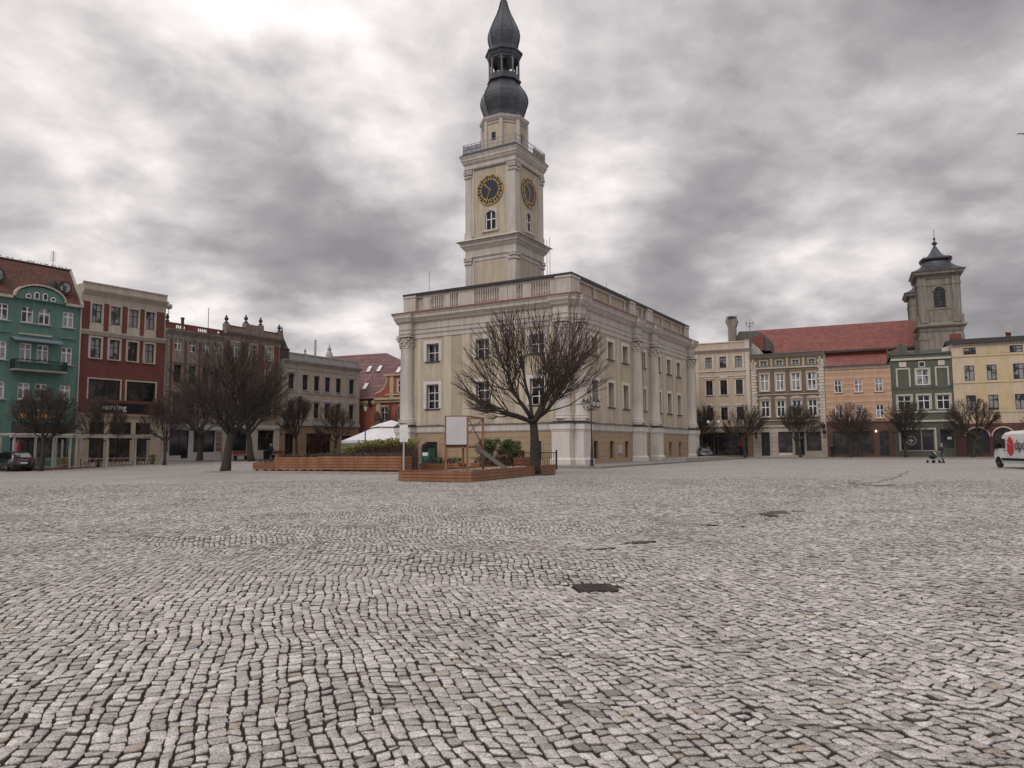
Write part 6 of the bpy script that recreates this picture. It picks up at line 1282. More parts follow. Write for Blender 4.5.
root = empty('wooden_planter', (.05, 48.5, .0), R(-29), 'small wooden planter between the bush and the black fence', 'planter', 'inner wooden planters by the wall'); mb = MB(); plank_box(mb, (0, 0), (1.3, 0), 1.0, .02); plank_box(mb, (1.3, 0), (1.3, .8), 1.0, .02); mb.build('planks', 'wood_dark', root); MB().box(.07, 1.28, .07, .8, 0, .95).build('soil', 'soil', root)
# fence
def fence():
    A_, B_ = Vector((.75, 51.2)), Vector((2.95, 49.9)); L_ = (B_-A_).length; a = math.atan2(B_.y-A_.y, B_.x-A_.x); root = empty('iron_fence', (A_.x, A_.y, .13), a, 'short black iron railing behind the large bare tree', 'fence')
    for i in range(3): MB().box(i*L_/2-.04, i*L_/2+.04, -.04, .04, 0, 1.32).build('post', 'black_iron', root)
    r_ = MB(); r_.box(.04, L_-.04, -.02, .02, 1.12, 1.17); r_.box(.04, L_-.04, -.02, .02, .14, .18)
    for i in range(18): x = .1+i*(L_-.2)/17; r_.box(x-.012, x+.012, -.012, .012, .18, 1.12)
    r_.build('railing_panel', 'black_iron', root)
fence()
# clothes bin
def clothes_bin():
    p = TP(-1.5, 14.75); root = empty('clothes_bin', (p[0], p[1], .13), R(-30), 'green container with a round black hatch by the town hall wall', 'container'); pm('bin_green', (.02, .10, .065), .45, .2, 3); b = MB().box(-.5, .5, -.4, .4, 0, 1.55); b.build('body', 'bin_green', root)
    h = MB(); h.prism([(.42*math.cos(2*math.pi*i/14), 1.55+.42*math.sin(2*math.pi*i/14)) for i in range(14)], -.46, .42); h.build('hatch', 'plastic_black', root); MB().box(-.3, .3, -.42, -.402, .8, 1.1).build('label_plate', 'letter_white', root)
clothes_bin()
# grate and soil round the tree
mb = MB(); rr2 = random.Random(5); mb.prism_z([(1.15*(1+rr2.uniform(-.12, .12))*math.cos(2*math.pi*i/14), 1.0*(1+rr2.uniform(-.12, .12))*math.sin(2*math.pi*i/14)) for i in range(14)], -.05, .05); tag(mb.build('tree_pit', 'soil', loc=(1.35, 44.2, 0)), None, None, kind='structure')
mb = MB(); mb.box(-1.1, 1.3, -1.0, 1.0, -.05, .07); tag(mb.build('tree_pit', 'kerb_stone', loc=(-21.0, 54.4, 0), rot=R(-24)), None, None, kind='structure')
# tent
def tent():
    root = empty('market_tent', (-13.6, 83, 0), R(24), 'white marquee tent with a raised peak cap behind the hedge', 'tent'); r = MB(); a = 4.6
    def ringp(s, z): return [(s*x, s*y, z) for x, y in ((-a,-a),(0,-a*1.0),(a,-a),(a,0),(a,a),(0,a),(-a,a),(-a,0))]
    levels = [(1.0, 2.55), (.72, 3.15), (.45, 3.75), (.30, 4.1)]; vs = sum([ringp(s, z) for s, z in levels], []); fs = [(j*8+i, j*8+(i+1) % 8, (j+1)*8+(i+1) % 8, (j+1)*8+i) for j in range(3) for i in range(8)]; r.add(vs, fs)
    cp = [(.42, 4.02), (.22, 4.45), (.0, 4.8)]; vs = sum([ringp(s, z) for s, z in cp], []); r.add(vs, [(j*8+i, j*8+(i+1) % 8, (j+1)*8+(i+1) % 8, (j+1)*8+i) for j in range(2) for i in range(8)]); r.build('canopy', 'canvas_white', root)
    v = MB()
    for A_, B_ in (((-a,-a),(a,-a)),((a,-a),(a,a)),((a,a),(-a,a)),((-a,a),(-a,-a))): v.add([(*A_, 2.55), (*B_, 2.55), (*B_, 2.25), (*A_, 2.25)], [(0, 1, 2, 3)])
    v.build('valance', 'canvas_white', root); wl = MB(); k = a-.05
    for A_, B_ in (((-k,-k),(k,-k)),((k,-k),(k,k)),((k,k),(-k,k)),((-k,k),(-k,-k))): wl.add([(*A_, 2.3), (*B_, 2.3), (*B_, 0), (*A_, 0)], [(0, 1, 2, 3)])
    pm('tent_side', (.22, .23, .24), .5, .1, 1); wl.build('side_sheet', 'tent_side', root)
    po = MB(); [po.box(x-.05, x+.05, y-.05, y+.05, 0, 2.55) for x in (-a, 0, a) for y in (-a, a)]; po.build('poles', 'steel', root)
tent()

# ------------------------------------------------------------------ street lamps
def lamp(label, loc, kind, h, rot=0):
    root = empty('street_lamp', loc, rot, label, 'street lamp', 'street lamps'); p = MB()
    p.lathe([(.17, 0), (.17, .12), (.13, .2), (.14, .5), (.10, .62), (.09, 1.1), (.075, 1.2), (.065, 1.6), (.05, 1.7), (.045, h-.9), (.06, h-.88), (.06, h-.82), (.04, h-.8), (.035, h)], 10); p.build('pole', 'black_iron', root, smooth=False)
    spots = [(0, 0)] if kind == 'single' else [(.62*math.cos(a), .62*math.sin(a)) for a in ([0, math.pi] if kind == 'double' else [0, math.pi/2, math.pi, math.pi*1.5])]
    if kind != 'single':
        for x, y in spots:
            br = MB(); br.tube([(0, 0, h-.75), (x*.35, y*.35, h-.95), (x*.8, y*.8, h-.95), (x, y, h-.7)], .022, 5); br.tube([(0, 0, h-.95), (x*.5, y*.5, h-.75), (x*.9, y*.9, h-.86)], .015, 4); br.build('bracket', 'black_iron', root)
        MB().lathe([(.02, h-.1), (.07, h), (.05, h+.12), (.01, h+.25)], 8).build('finial', 'black_iron', root)
    for x, y in spots:
        z = h-.68 if kind != 'single' else h
        if kind == 'double':
            l_ = MB(); l_.lathe([(.05, 0), (.16, .06), (.22, .2), (.2, .34), (.1, .44), (.03, .47)], 10, (x, y, z)); l_.build('lantern', 'lamp_glass', root, smooth=True)
        else:
            l_ = MB(); l_.lathe([(.08, .02), (.17, .42)], 6, (x, y, z)); o_ = l_.build('lantern', 'lamp_glass', root)
            c = MB(); c.lathe([(.05, -.05), (.1, .02), (.08, .03)], 6, (x, y, z)); c.lathe([(.20, .42), (.2, .45), (.1, .56), (.05, .62), (.07, .66), (.01, .74)], 6, (x, y, z))
            for i in range(6):
                a = 2*math.pi*i/6; c.tube([(x+.085*math.cos(a), y+.085*math.sin(a), z), (x+.175*math.cos(a), y+.175*math.sin(a), z+.43)], .012, 3)
            c.build('lantern_frame', 'black_iron', o_, Fac(None))
lamp('black lamp post with four lanterns at the near corner of the town hall', (6.28, 58.9, .13), 'four', 5.35, R(20))
lamp('black single-lantern lamp post before the white tent', (-12.0, 60.5, .1), 'single', 4.55)
lamp('black lamp post with two white globes before the cream house', (25.2, 92.8, .0), 'double', 5.1, R(-10))

# ------------------------------------------------------------------ terrace pavilions, furniture
pm('pergola_paint', (.38, .35, .32), .7, .08, 1.5, streak=.2); pm('terrace_panel', (.24, .225, .215), .7, .1, 2, streak=.2)
def row_pt(row, x, y):
    (ox, oy), ang, k, base = row; a = R(ang); d = Vector((math.sin(a), math.cos(a))); n_ = Vector((-d.y, d.x)); return Vector((ox, oy)) + d*x + n_*y
def pergola(label, x0, x1, posts, panel=None):
    p = row_pt(rowA, x0, -.2); root = empty('terrace_pergola', (p.x, p.y, 0), R(90-34), label, 'pergola', 'terrace pergolas before the left houses'); W_ = x1-x0; D_ = 2.6
    MB().box(-.1, W_+.15, -.15, D_, -.02, .16).build('platform', 'wood_dark', root)
    for x in posts: MB().box(x-x0-.08, x-x0+.08, -.08, .08, .16, 2.75).build('post', 'pergola_paint', root)
    for x in (posts[0], posts[-1]): MB().box(x-x0-.06, x-x0+.06, D_-.2, D_-.08, .16, 2.9).build('post', 'pergola_paint', root)
    b = MB(); b.box(-.2, W_+.3, -.12, .12, 2.75, 3.0); b.box(-.1, W_+.2, D_-.2, D_-.05, 2.9, 3.1)
    n = int(W_/.9)
    for i in range(n+1): x = i*W_/n; b.box(x-.04, x+.04, -.3, D_, 3.002, 3.1)
    b.build('beams', 'pergola_paint', root)
    if panel:
        MB().box(panel[0]-x0, panel[1]-x0, -.05, .05, .16, 1.15).build('side_panel', 'terrace_panel', root)
    r_ = MB(); 
    for a_, b_ in zip(posts[:-1], posts[1:]):
        r_.box(a_-x0+.08, b_-x0-.08, -.02, .02, .9, .95)
        k = int((b_-a_)/.5)
        for i in range(1, k): xx = a_-x0+i*(b_-a_)/k; r_.box(xx-.015, xx+.015, -.015, .015, .16, .9)
    r_.build('railing', 'steel', root); lmp = MB()
    for i in range(4): lmp.box(W_*(.15+.22*i), W_*(.15+.22*i)+.35, .1, .25, 2.6, 2.74)
    lmp.build('heaters', 'plastic_black', root)
pergola('grey-white timber terrace pergola with a pale panel before the green house', -5.3, -.75, [-5.2, -3.6, -2.2, -.85], (-5.2, -3.6)); pergola('grey-white timber terrace pergola on a dark platform before the red house', -.45, 7.6, [-.35, 2.3, 4.9, 7.5])
def chair(loc, rot, label, src=[]):
    if not src:
        root = empty('terrace_chair', (0, 0, 0), 0, '', 'chair'); 
        MB().box(-.22, .22, -.22, .22, .43, .47).build('seat', 'wood_dark', root); MB().box(-.22, .22, .19, .23, .5, .88).build('backrest', 'wood_dark', root)
        for x in (-.2, .2):
            for y in (-.2, .2): MB().box(x-.018, x+.018, y-.018, y+.018, 0, .43 if y < 0 else .88).build('leg', 'black_iron', root)
        src.append(root); r_ = root
    else: r_ = copy_tree(src[0])
    r_.location = loc; r_.rotation_euler = (0, 0, rot); tag(r_, label, 'chair', 'terrace chairs under the red house pergola')
def table(loc, label, src=[]):
    if not src:
        root = empty('terrace_table', (0, 0, 0), 0, '', 'table'); MB().lathe([(.38, .72), (.38, .75)], 16).build('table_top', 'pergola_paint', root); MB().lathe([(.22, 0), (.2, .03), (.03, .05), (.03, .72)], 10).build('pedestal', 'black_iron', root); src.append(root); r_ = root
    else: r_ = copy_tree(src[0])
    r_.location = loc; tag(r_, label, 'table', 'terrace tables under the red house pergola')
for i, x in enumerate((.7, 2.9, 5.1, 6.6)):
    p = row_pt(rowA, x, 1.1); pos = ('first', 'second', 'third', 'fourth')[i]; table((p.x, p.y, .16), f'small round terrace table, {pos} from the left under the pergola of the red house')
    for s_, w_ in ((-1, 'left'), (1, 'right')): c = row_pt(rowA, x+.62*s_, 1.1); chair((c.x, c.y, .16), R(56)+(-s_)*math.pi/2, f'dark terrace chair {w_} of the {pos} round table')
def potted(loc, label, h, mat='leaf_green'):
    root = empty('potted_plant', loc, 0, label, 'plant', 'potted plants on the terraces'); MB().lathe([(.14, 0), (.2, .32), (.18, .32)], 10).build('pot', 'brick_red', root); g_ = MB(); rr = random.Random(int(h*100)); foliage(g_, -.22, .22, -.22, .22, .32, h, 420, .13, rr, .8); g_.build('leaves', mat, root)
for x, y, lb, h, mt in ((-3.3, -.75, 'potted dry bush at the foot of the pale terrace panel', 1.0, 'dry_stems'), (-1.5, -.7, 'round orange-brown potted shrub before the green house pergola', .95, 'leaf_yellow'), (7.0, .5, 'potted shrub at the right end of the red house terrace', 1.0, 'leaf_yellow'), (-.6, .4, 'dark potted shrub between the two pergolas', 1.3, 'leaf_green')):
    p = row_pt(rowA, x, y); potted((p.x, p.y, .05 if y < 0 else .16), lb, h, mt)
p = row_pt(rowA, -4.2, -.3); root = empty('folded_parasol', (row_pt(rowA, -4.4, 1.0).x, row_pt(rowA, -4.4, 1.0).y, .16), 0, 'folded red parasol behind the pale terrace panel', 'parasol'); MB().lathe([(.03, 0), (.03, 1.2)], 8).build('pole', 'grey_frame', root); MB().lathe([(.05, 1.0), (.3, 1.2), (.22, 1.9), (.06, 2.4)], 10).build('canopy', 'sign_red', root)
def bench(loc, rot, label):
    root = empty('park_bench', loc, rot, label, 'bench', 'benches before the left houses'); MB().box(-.9, .9, -.22, .22, .42, .48).build('seat', 'wood_dark', root); MB().box(-.9, .9, .2, .26, .55, .95).build('backrest', 'wood_dark', root)
    for x in (-.7, .7): MB().box(x-.05, x+.05, -.2, .24, 0, .42).build('leg', 'black_iron', root)
bench((*row_pt(rowB, 9.2, 0).xy, .55), R(60), 'dark bench before the left shop window of the urn-topped house'); bench((*row_pt(rowB, 14.4, 0).xy, .55), R(60), 'dark bench before the left end of the beige house')
root = empty('litter_bin', (*row_pt(rowB, 12.3, -.4).xy, .5), 0, 'dark litter bin beside the standing figure', 'bin'); MB().lathe([(.32, 0), (.34, .9), (.36, .95), (.3, 1.0)], 12).build('body', 'plastic_black', root); MB().lathe([(.2, 1.0), (.18, 1.08), (.02, 1.12)], 12).build('lid', 'black_iron', root)

# ------------------------------------------------------------------ vehicles
def body_loft(stations, n_mat):
    """stations: (x, [(y, z) half section from bottom centre to top centre])"""
    mb = MB(); m_ = len(stations[0][1]); full = []
    for x, sec in stations: full.append([(x, y, z) for y, z in sec] + [(x, -y, z) for y, z in sec[::-1]])
    k = 2*m_; vs = sum(full, []); fs = []
    for j in range(len(stations)-1):
        for i in range(k): fs.append((j*k+i, j*k+(i+1) % k, (j+1)*k+(i+1) % k, (j+1)*k+i))
    fs += [tuple(range(k-1, -1, -1)), tuple((len(stations)-1)*k+i for i in range(k))]; mb.add(vs, fs); return mb
def wheel(root, x, y, r, w_):
    t = MB(); t.lathe([(r*.62, -w_/2), (r*.93, -w_/2), (r, -w_*.35), (r, w_*.35), (r*.93, w_/2), (r*.62, w_/2)], 24); me = t.mesh('wheel', 1, True); me.transform(Matrix.Rotation(R(90), 4, 'X')); me.materials.append(M['rubber']); o_ = link('wheel', me, root, None, (x, y, r))
    h = MB(); h.lathe([(.03, -w_*.52), (r*.2, -w_*.5), (r*.55, -w_*.40), (r*.64, -w_*.46), (r*.64, w_*.46), (r*.55, w_*.40), (r*.2, w_*.5), (.03, w_*.52)], 20); me = h.mesh('rim', 1, True); me.transform(Matrix.Rotation(R(90), 4, 'X')); me.materials.append(M['hub_metal']); link('rim', me, o_)
    return o_
def suv(loc, rot, label, kx=1.0):
    root = empty('parked_car', loc, rot, label, 'car'); hw = .92
    lower = [(-2.28, .45, .80, .86), (-2.2, .30, 1.0, .92), (-1.6, .28, 1.03, .93), (0, .28, 1.03, .93), (1.3, .28, 1.02, .93), (1.9, .30, .96, .9), (2.2, .38, .84, .82), (2.3, .5, .72, .7)]
    st = [(x, [(0, z0), (w_*hw*.96, z0), (w_*hw*1.05, (z0+z1)*.5), (w_*hw*1.02, z1-.05), (w_*hw*.93, z1), (0, z1+.02)]) for x, z0, z1, w_ in lower]
    body_loft(st, 0).build('body', 'car_black', root, smooth=True)
    cab = [(-2.12, 1.02, 1.06, .80), (-1.72, 1.0, 1.50, .74), (-1.2, 1.0, 1.60, .73), (-.2, 1.0, 1.63, .73), (.45, 1.0, 1.55, .72), (1.25, 1.0, 1.06, .76)]
    st = [(x, [(0, z0-.1), (w_*hw*1.08, z0-.1), (w_*hw*1.08, z0+.02), (w_*hw*.96, z1-.06), (w_*hw*.8, z1), (0, z1+.02)]) for x, z0, z1, w_ in cab]
    body_loft(st, 0).build('cabin', 'car_black', root, smooth=True)
    for s_ in (-1, 1):
        g_ = MB(); 
        for a, b, c, d in ((-1.6, -1.0, -1.75, -1.0), (-.9, .0, -.9, .0), (.1, .85, .1, .5)):
            g_.add([(c if c < b else a, s_*.755*hw*1.06, 1.06), (b, s_*.755*hw*1.06, 1.06), (d, s_*.70*hw*1.02, 1.48), (a, s_*.70*hw*1.02, 1.48)], [(0, 1, 2, 3)])
        g_.v = [(x, y+s_*.012, z) for x, y, z in g_.v]; g_.build('side_window', 'car_glass', root)
        for x in (-1.38, 1.38): wheel(root, x, s_*.82, .36, .22)
        MB().box(-2.27, -2.12, s_*.56-.16, s_*.56+.2, .84, .96).build('tail_light', 'lens_red', root); MB().box(2.05, 2.24, s_*.56-.16, s_*.56+.14, .72, .82).build('headlight', 'lamp_glass', root); MB().box(.9, 1.05, s_*.93-.09, s_*.93+.09, 1.03, 1.15).build('mirror', 'car_black', root)
    rw = MB(); rw.add([(-2.13, -.62, 1.10), (-2.13, .62, 1.10), (-1.80, .52, 1.46), (-1.80, -.52, 1.46)], [(0, 1, 2, 3)]); rw.v = [(x-.03, y, z+.01) for x, y, z in rw.v]; rw.build('rear_window', 'glass_curtain', root)  # pale glass colour paints a reflection onto the rear window
    MB().box(-2.32, -2.295, -.26, .26, .62, .73).build('number_plate', 'letter_white', root); MB().box(-2.31, -2.2, -.75, .75, .36, .48).build('bumper', 'plastic_black', root)
    return root
suv((-41.3, 61.2, 0), R(147), 'dark estate car parked before the green house at the left edge')
suv((24.4, 94.5, 0), R(-98), 'dark parked car half hidden behind the far town hall corner')
def van():
    root = empty('delivery_van', (35.1, 52.75, 0), R(-98.6), 'white delivery van with a red hexagon emblem at the right edge', 'van'); L_ = 5.95; hw = 1.0
    # nose at x = 0, tail at x = L
    prof = [(0.0, .42, .78, .80), (.06, .34, 1.02, .88), (.30, .30, 1.22, .95), (.55, .30, 1.36, .98), (.95, .30, 1.92, .985), (1.3, .30, 2.30, .98), (1.65, .30, 2.46, .97), (2.2, .30, 2.52, .97), (4.5, .32, 2.54, .97), (5.8, .34, 2.50, .96), (5.95, .42, 2.42, .94)]
    st = []
    for x, z0, z1, w_ in prof:
        tw = .84 if z1 > 1.6 else .93; zs = min(1.35, z1-.12)
        st.append((x, [(0, z0), (w_*.97, z0), (w_*1.02, z0+.25), (w_*1.02, zs), (w_*(tw+.09), max(zs+.04, z1-.22)), (w_*tw, z1-.05), (w_*tw*.8, z1), (0, z1+.02)]))
    body_loft(st, 0).build('body', 'van_white', root, smooth=False)
    for s_ in (-1, 1):
        for x in (.92, 4.95):
            a_ = MB(); a_.prism([(x+.42*math.cos(math.pi*i/12), .34+.44*math.sin(math.pi*i/12)) for i in range(13)], s_*1.022-.01, s_*1.022+.01); a_.build('wheel_arch', 'plastic_black', root); wheel(root, x, s_*.93, .345, .2)
        g_ = MB(); y = s_*1.015
        pts = [(.80, 1.38), (1.92, 1.34), (1.92, 1.98), (1.40, 2.02), (1.08, 1.80)]; g_.add([(a, y*(1.0 if b < 1.5 else .975)+s_*.012, b) for a, b in pts], [(0, 1, 2, 3, 4)]); g_.build('cab_window', 'car_glass', root)
        m_ = MB(); m_.box(.78, 1.0, s_*1.0+(0 if s_ > 0 else -.22), s_*1.0+(.22 if s_ > 0 else 0), 1.3, 1.62); m_.build('mirror', 'plastic_black', root)
        rb = MB(); rb.box(1.42, 4.45, y-.03, y+.03, .52, .68); rb.box(5.42, 5.9, y-.03, y+.03, .52, .68); rb.build('side_moulding', 'plastic_black', root)
        dl = MB(); [dl.box(x, x+.012, y-.004, y+.010, .4, 2.0) for x in (2.0, 3.3)]; dl.box(2.0, 5.8, y-.004, y+.010, 1.27, 1.285); dl.build('door_seams', 'grey_frame', root)
        MB().box(1.72, 1.9, y-.02, y+.03, 1.17, 1.22).build('door_handle', 'plastic_black', root)
        MB().add([(.02, s_*.62, .92), (.05, s_*.9, .95), (.42, s_*.965, 1.18), (.25, s_*.75, 1.16)], [(0, 1, 2, 3)]).build('headlight', 'lamp_glass', root)
    ws = MB(); ws.add([(.70, -.78, 1.44), (.70, .78, 1.44), (1.36, .72, 2.20), (1.36, -.72, 2.20)], [(0, 1, 2, 3)]); ws.v = [(x-.03, y, z+.02) for x, y, z in ws.v]; ws.build('windscreen', 'car_glass', root)
    bp = MB(); bp.box(-.04, .10, -.82, .82, .34, .62); bp.build('bumper', 'plastic_black', root)
    # emblem: a hexagonal parcel in red with white edges, three faces
    y = -1.045; cx, cz, s_ = 2.66, 1.50, .60
    hx = [(cx, cz+s_*1.12), (cx+s_*.62, cz+s_*.62), (cx+s_*.62, cz-s_*.62), (cx, cz-s_*1.12), (cx-s_*.62, cz-s_*.62), (cx-s_*.62, cz+s_*.62)]
    e = MB(); e.prism([hx[0], (cx+s_*.62, cz+s_*.56), (cx+.02, cz+s_*.16), (cx-s_*.62, cz+s_*.56)], y-.012, y+.02)
    e.prism([(cx+s_*.64, cz+s_*.42), (cx+s_*.64, cz-s_*.60), (cx+.035, cz-s_*1.10), (cx+.035, cz+s_*.02)], y-.012, y+.02); e.prism([(cx-s_*.64, cz+s_*.42), (cx-.035, cz+s_*.02), (cx-.035, cz-s_*1.10), (cx-s_*.64, cz-s_*.60)], y-.012, y+.02); e.build('parcel_emblem', 'emblem_red', root)
    text_mesh('dpd', .95, .012, 'letter_grey', Fac(root), (3.22, y-.005, 1.28), 'company_lettering', parent=root)
van()

# ------------------------------------------------------------------ people
pm('skin', (.36, .22, .16), .6, .1); pm('coat_navy', (.018, .022, .034), .85, .2, 6); pm('jeans', (.06, .085, .13), .85, .2, 6); pm('coat_black', (.012, .012, .014), .85, .2, 6); pm('hair_grey', (.20, .18, .16), .8, .2); pm('scarf', (.35, .34, .35), .8, .1); pm('shoe', (.02, .018, .017), .7, .2)
def skin_mesh(name, joints, edges, mat, parent, root_i=0, sub=2):
    me = bpy.data.meshes.new(name); me.from_pydata([j[:3] for j in joints], edges, []); me.update(); o = link(name, me, parent); me.materials.append(M[mat])
    sk_ = o.modifiers.new('skin', 'SKIN'); 
    if not me.skin_vertices: me.skin_vertices.new()
    for v, j in zip(me.skin_vertices[0].data, joints): v.radius = (j[3], j[3] if len(j) < 5 else j[4]); v.use_root = False
    me.skin_vertices[0].data[root_i].use_root = True; sk_.use_smooth_shade = True; sb = o.modifiers.new('sub', 'SUBSURF'); sb.levels = sub; sb.render_levels = sub; return o
def person(label, loc, rot, handL, handR, elL, elR, stride=.18, lean=.0, coat='coat_navy', trousers='jeans', hair='hair_grey', head_yaw=0):
    """faces local -Y, 1.7 m tall"""
    root = empty('person', loc, rot, label, 'person'); ly = -lean
    J = [(0, 0, .93, .14), (0, ly*.4, 1.12, .125), (0, ly*.8, 1.33, .15), (0, ly, 1.45, .06), (0, ly-.02, 1.54, .055), (0, ly-.03, 1.62, .10), (0, ly-.03, 1.69, .075),
         (.18, ly*.9, 1.39, .058), (*elL, .043), (*handL, .03), (-.18, ly*.9, 1.39, .058), (*elR, .043), (*handR, .03),
         (.09, 0, .88, .09), (.10, -stride*.6, .48, .06), (.10, -stride, .09, .04), (.10, -stride-.16, .04, .035), (-.09, 0, .88, .09), (-.10, stride*.25, .48, .06), (-.10, stride, .10, .04), (-.10, stride-.15, .04, .035)]
    E_ = [(0, 1), (1, 2), (2, 3), (3, 4), (4, 5), (5, 6), (2, 7), (7, 8), (8, 9), (2, 10), (10, 11), (11, 12), (0, 13), (13, 14), (14, 15), (15, 16), (0, 17), (17, 18), (18, 19), (19, 20)]
    b = skin_mesh('body', J, E_, 'skin', root)
    for hand, el in ((handL, elL), (handR, elR)):          # palm, four fingers and a thumb, curled
        H_ = Vector(hand); d = (H_-Vector(el)).normalized(); s_ = d.orthogonal().normalized(); u2 = d.cross(s_); f_ = MB()
        f_.tube([H_, H_+d*.05, H_+d*.09], [.028, .036, .03], 6)
        for i in range(4): o = s_*(.024*(i-1.5)); L_ = (.055, .068, .062, .048)[i]; f_.tube([H_+d*.08+o, H_+d*(.08+L_*.55)+o+u2*.01, H_+d*(.08+L_*.8)+o+u2*(.035)], [.0095, .0088, .006], 5)
        f_.tube([H_+d*.03+s_*.032, H_+d*.065+s_*.055+u2*.012, H_+d*.085+s_*.052+u2*.03], [.011, .010, .007], 5); f_.build('hand', 'skin', root, smooth=True)
    cj = [(x, y, z, r_+.03) for x, y, z, r_ in [J[0][:4], J[1], (J[2][0], J[2][1], J[2][2], .155)]]; cj[0] = (0, 0, .82, .19); cj += [(0, ly, 1.46, .075), (.18, ly*.9, 1.39, .085), (elL[0], elL[1], elL[2], .066), (*(Vector(elL).lerp(Vector(handL), .82)), .05), (-.18, ly*.9, 1.39, .085), (elR[0], elR[1], elR[2], .066), (*(Vector(elR).lerp(Vector(handR), .82)), .05)]
    skin_mesh('coat', cj, [(0, 1), (1, 2), (2, 3), (2, 4), (4, 5), (5, 6), (2, 7), (7, 8), (8, 9)], coat, root)
    tj = [(0, 0, .90, .15)] + [(x, y, z, r_+.022) for x, y, z, r_ in (J[13], J[14], J[15], J[17], J[18], J[19])]; skin_mesh('trousers', tj, [(0, 1), (1, 2), (2, 3), (0, 4), (4, 5), (5, 6)], trousers, root)
    for j in (15, 19): x, y, z, _ = J[j]; s_ = MB(); s_.add([(x-.05,y-.2,0),(x+.05,y-.2,0),(x+.055,y+.07,0),(x-.055,y+.07,0),(x-.045,y-.19,.06),(x+.045,y-.19,.06),(x+.05,y+.06,.13),(x-.05,y+.06,.13)], [(0,3,2,1),(4,5,6,7),(0,1,5,4),(1,2,6,5),(2,3,7,6),(3,0,4,7)]); s_.build('shoe', 'shoe', root)
    hr = MB(); hr.lathe([(.02, .135), (.07, .12), (.105, .06), (.112, -.01), (.095, -.07)], 14, (0, ly-.012, 1.645)); hr.v = [(x, y if y > ly-.06 else ly-.06+(y-ly+.06)*.45, z) for x, y, z in hr.v]; hr.build('hair', hair, root, smooth=True)
    fc = MB(); yy = ly-.03-.098
    fc.lathe([(.002, -.03), (.016, -.02), (.010, .02), (.004, .03)], 6, (0, yy-.008, 1.625)); fc.build('nose', 'skin', root, smooth=True)
    ey = MB(); [ey.lathe([(.002, -.008), (.009, 0), (.002, .008)], 6, (sx*.032, yy+.006, 1.645)) for sx in (-1, 1)]; ey.box(-.022, .022, yy-.001, yy+.01, 1.582, 1.588); ey.build('eyes_and_mouth', 'coat_black', root)
    er = MB(); [er.lathe([(.004, -.03), (.016, 0), (.004, .03)], 6, (sx*.103, ly-.02, 1.63)) for sx in (-1, 1)]; er.build('ears', 'skin', root)
    skf = MB(); skf.lathe([(.075, 1.44), (.095, 1.48), (.085, 1.53)], 12, (0, ly-.01, 0)); skf.build('scarf', 'scarf', root, smooth=True)
    return root
person('person in a dark navy jacket and jeans pushing a stroller across the cobbles', (38.35, 66.3, 0), R(-70), (.13, -.48, 1.0), (-.13, -.48, 1.0), (.24, -.16, 1.12), (-.24, -.16, 1.12), stride=.22, lean=.05)
def stroller():
    root = empty('stroller', (37.62, 66.55, 0), R(-70), 'dark baby stroller pushed by the walking person', 'stroller'); s = MB(); s.lathe([(.10, .35), (.24, .45), (.27, .62), (.24, .72)], 10); s.v = [(x, y*1.5, z) for x, y, z in s.v]; s.build('carrycot', 'coat_black', root, smooth=True)
    h = MB(); n = 8; vs = []; fs = []
    for j in range(7):
        a = math.pi*.6*j/6
        for i in range(9): b = math.pi*i/8; vs.append((.26*math.cos(b), .05+.34*math.sin(b)*math.cos(a)-.0, .68+.34*math.sin(b)*math.sin(a)))
    fs = [(j*9+i, j*9+i+1, (j+1)*9+i+1, (j+1)*9+i) for j in range(6) for i in range(8)]; h.add(vs, fs); h.build('hood', 'scarf', root)
    f_ = MB()
    for sx in (-.24, .24): f_.tube([(sx, .62, 1.02), (sx, .3, .6), (sx, -.35, .16)], .014, 5); f_.tube([(sx, -.15, .62), (sx, .42, .16)], .014, 5)
    f_.tube([(-.24, .62, 1.02), (.24, .62, 1.02)], .016, 5); f_.build('frame', 'steel', root)
    for sx in (-.27, .27):
        for y in (-.36, .42): w_ = MB(); w_.lathe([(.08, -.02), (.14, -.02), (.14, .02), (.08, .02)], 14); me = w_.mesh('wheel'); me.transform(Matrix.Rotation(R(90), 4, 'Y')); me.materials.append(M['rubber']); link('wheel', me, root, None, (sx, y, .14))
stroller()
person('person in black standing by the right shop window of the brown house', (41.3, 96.0, .14), R(160), (.25, -.1, .85), (-.22, -.12, .87), (.27, .04, 1.12), (-.27, .04, 1.12), stride=.05, coat='coat_black', trousers='coat_black', hair='coat_black')
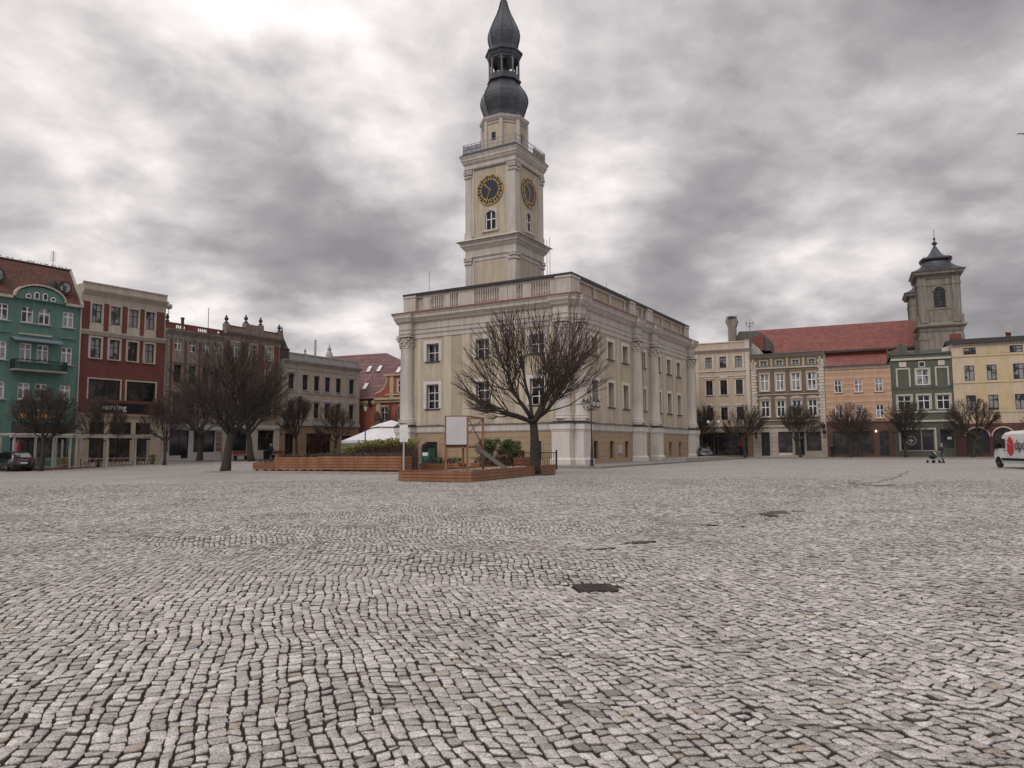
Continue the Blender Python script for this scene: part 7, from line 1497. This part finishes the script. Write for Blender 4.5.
person('person in a dark coat standing at the litter bin in the left background', (*row_pt(rowB, 12.9, -.4).xy, .5), R(200), (.2, -.25, .95), (-.25, -.1, .86), (.27, 0, 1.12), (-.27, .04, 1.12), stride=.04, coat='coat_navy', trousers='coat_black', hair='scarf')

# ------------------------------------------------------------------ birds
def bird(flying=False):
    b = MB(); b.lathe([(.01, -.16), (.045, -.1), (.07, 0), (.05, .09), (.025, .14), (.04, .18), (.035, .22), (.005, .26)], 8); me = b.mesh('pigeon', 1, True); me.transform(Matrix.Rotation(R(65), 4, 'X')); t = MB()
    return me
bm_ = bird(); bm_.materials.append(M['plastic_black'])
rr = random.Random(21); k = 1.07
xs = [-8.3, -7.6, -6.75, -6.2, -6.05, -5.45, -5.1, -4.5, -3.95, -3.8, -3.6, -3.45, -3.1, -2.85, -2.5, -2.35, -1.95, -1.7, -1.35, -1.1, -.75]
for x in xs:
    p = row_pt(rowA, 0, 0); a = R(34); d = Vector((math.sin(a), math.cos(a))); n_ = Vector((-d.y, d.x)); O = Vector(LAo)*k; q_ = O + d*x*k + n_*2.1*k
    o = link('pigeon', bm_, None, None, (q_.x, q_.y, EYE*(1-k)+.1+17.86*k+.10), rr.uniform(0, 6.28)); o.scale = (.62,)*3
    tag(o, 'dark pigeon perched on the tiled ridge of the green house', 'bird', 'pigeons on the roof ridge')
def gull():
    g_ = MB(); g_.lathe([(.01, -.25), (.05, -.15), (.08, 0), (.06, .12), (.02, .24)], 8); me0 = g_.mesh('t'); me0.transform(Matrix.Rotation(R(90), 4, 'Y')); vs = [tuple(v.co) for v in me0.vertices]; fs = [tuple(p.vertices) for p in me0.polygons]; b = MB(); b.add(vs, fs)
    for s_ in (-1, 1): b.add([(-.08, 0, .03), (.1, 0, .03), (.12, s_*.35, .18), (-.02, s_*.75, .10), (-.1, s_*.35, .15), (0, s_*.2, .11)], [(0, 1, 2, 3, 4)])
    p = sky_dir(1023, 134)*110; o = b.build('flying_bird', 'plastic_black', loc=(p.x, p.y, EYE+p.z), rot=R(60)); tag(o, 'small dark bird flying in the sky at the right edge', 'bird')
gull()
print('objects', len(bpy.data.objects))
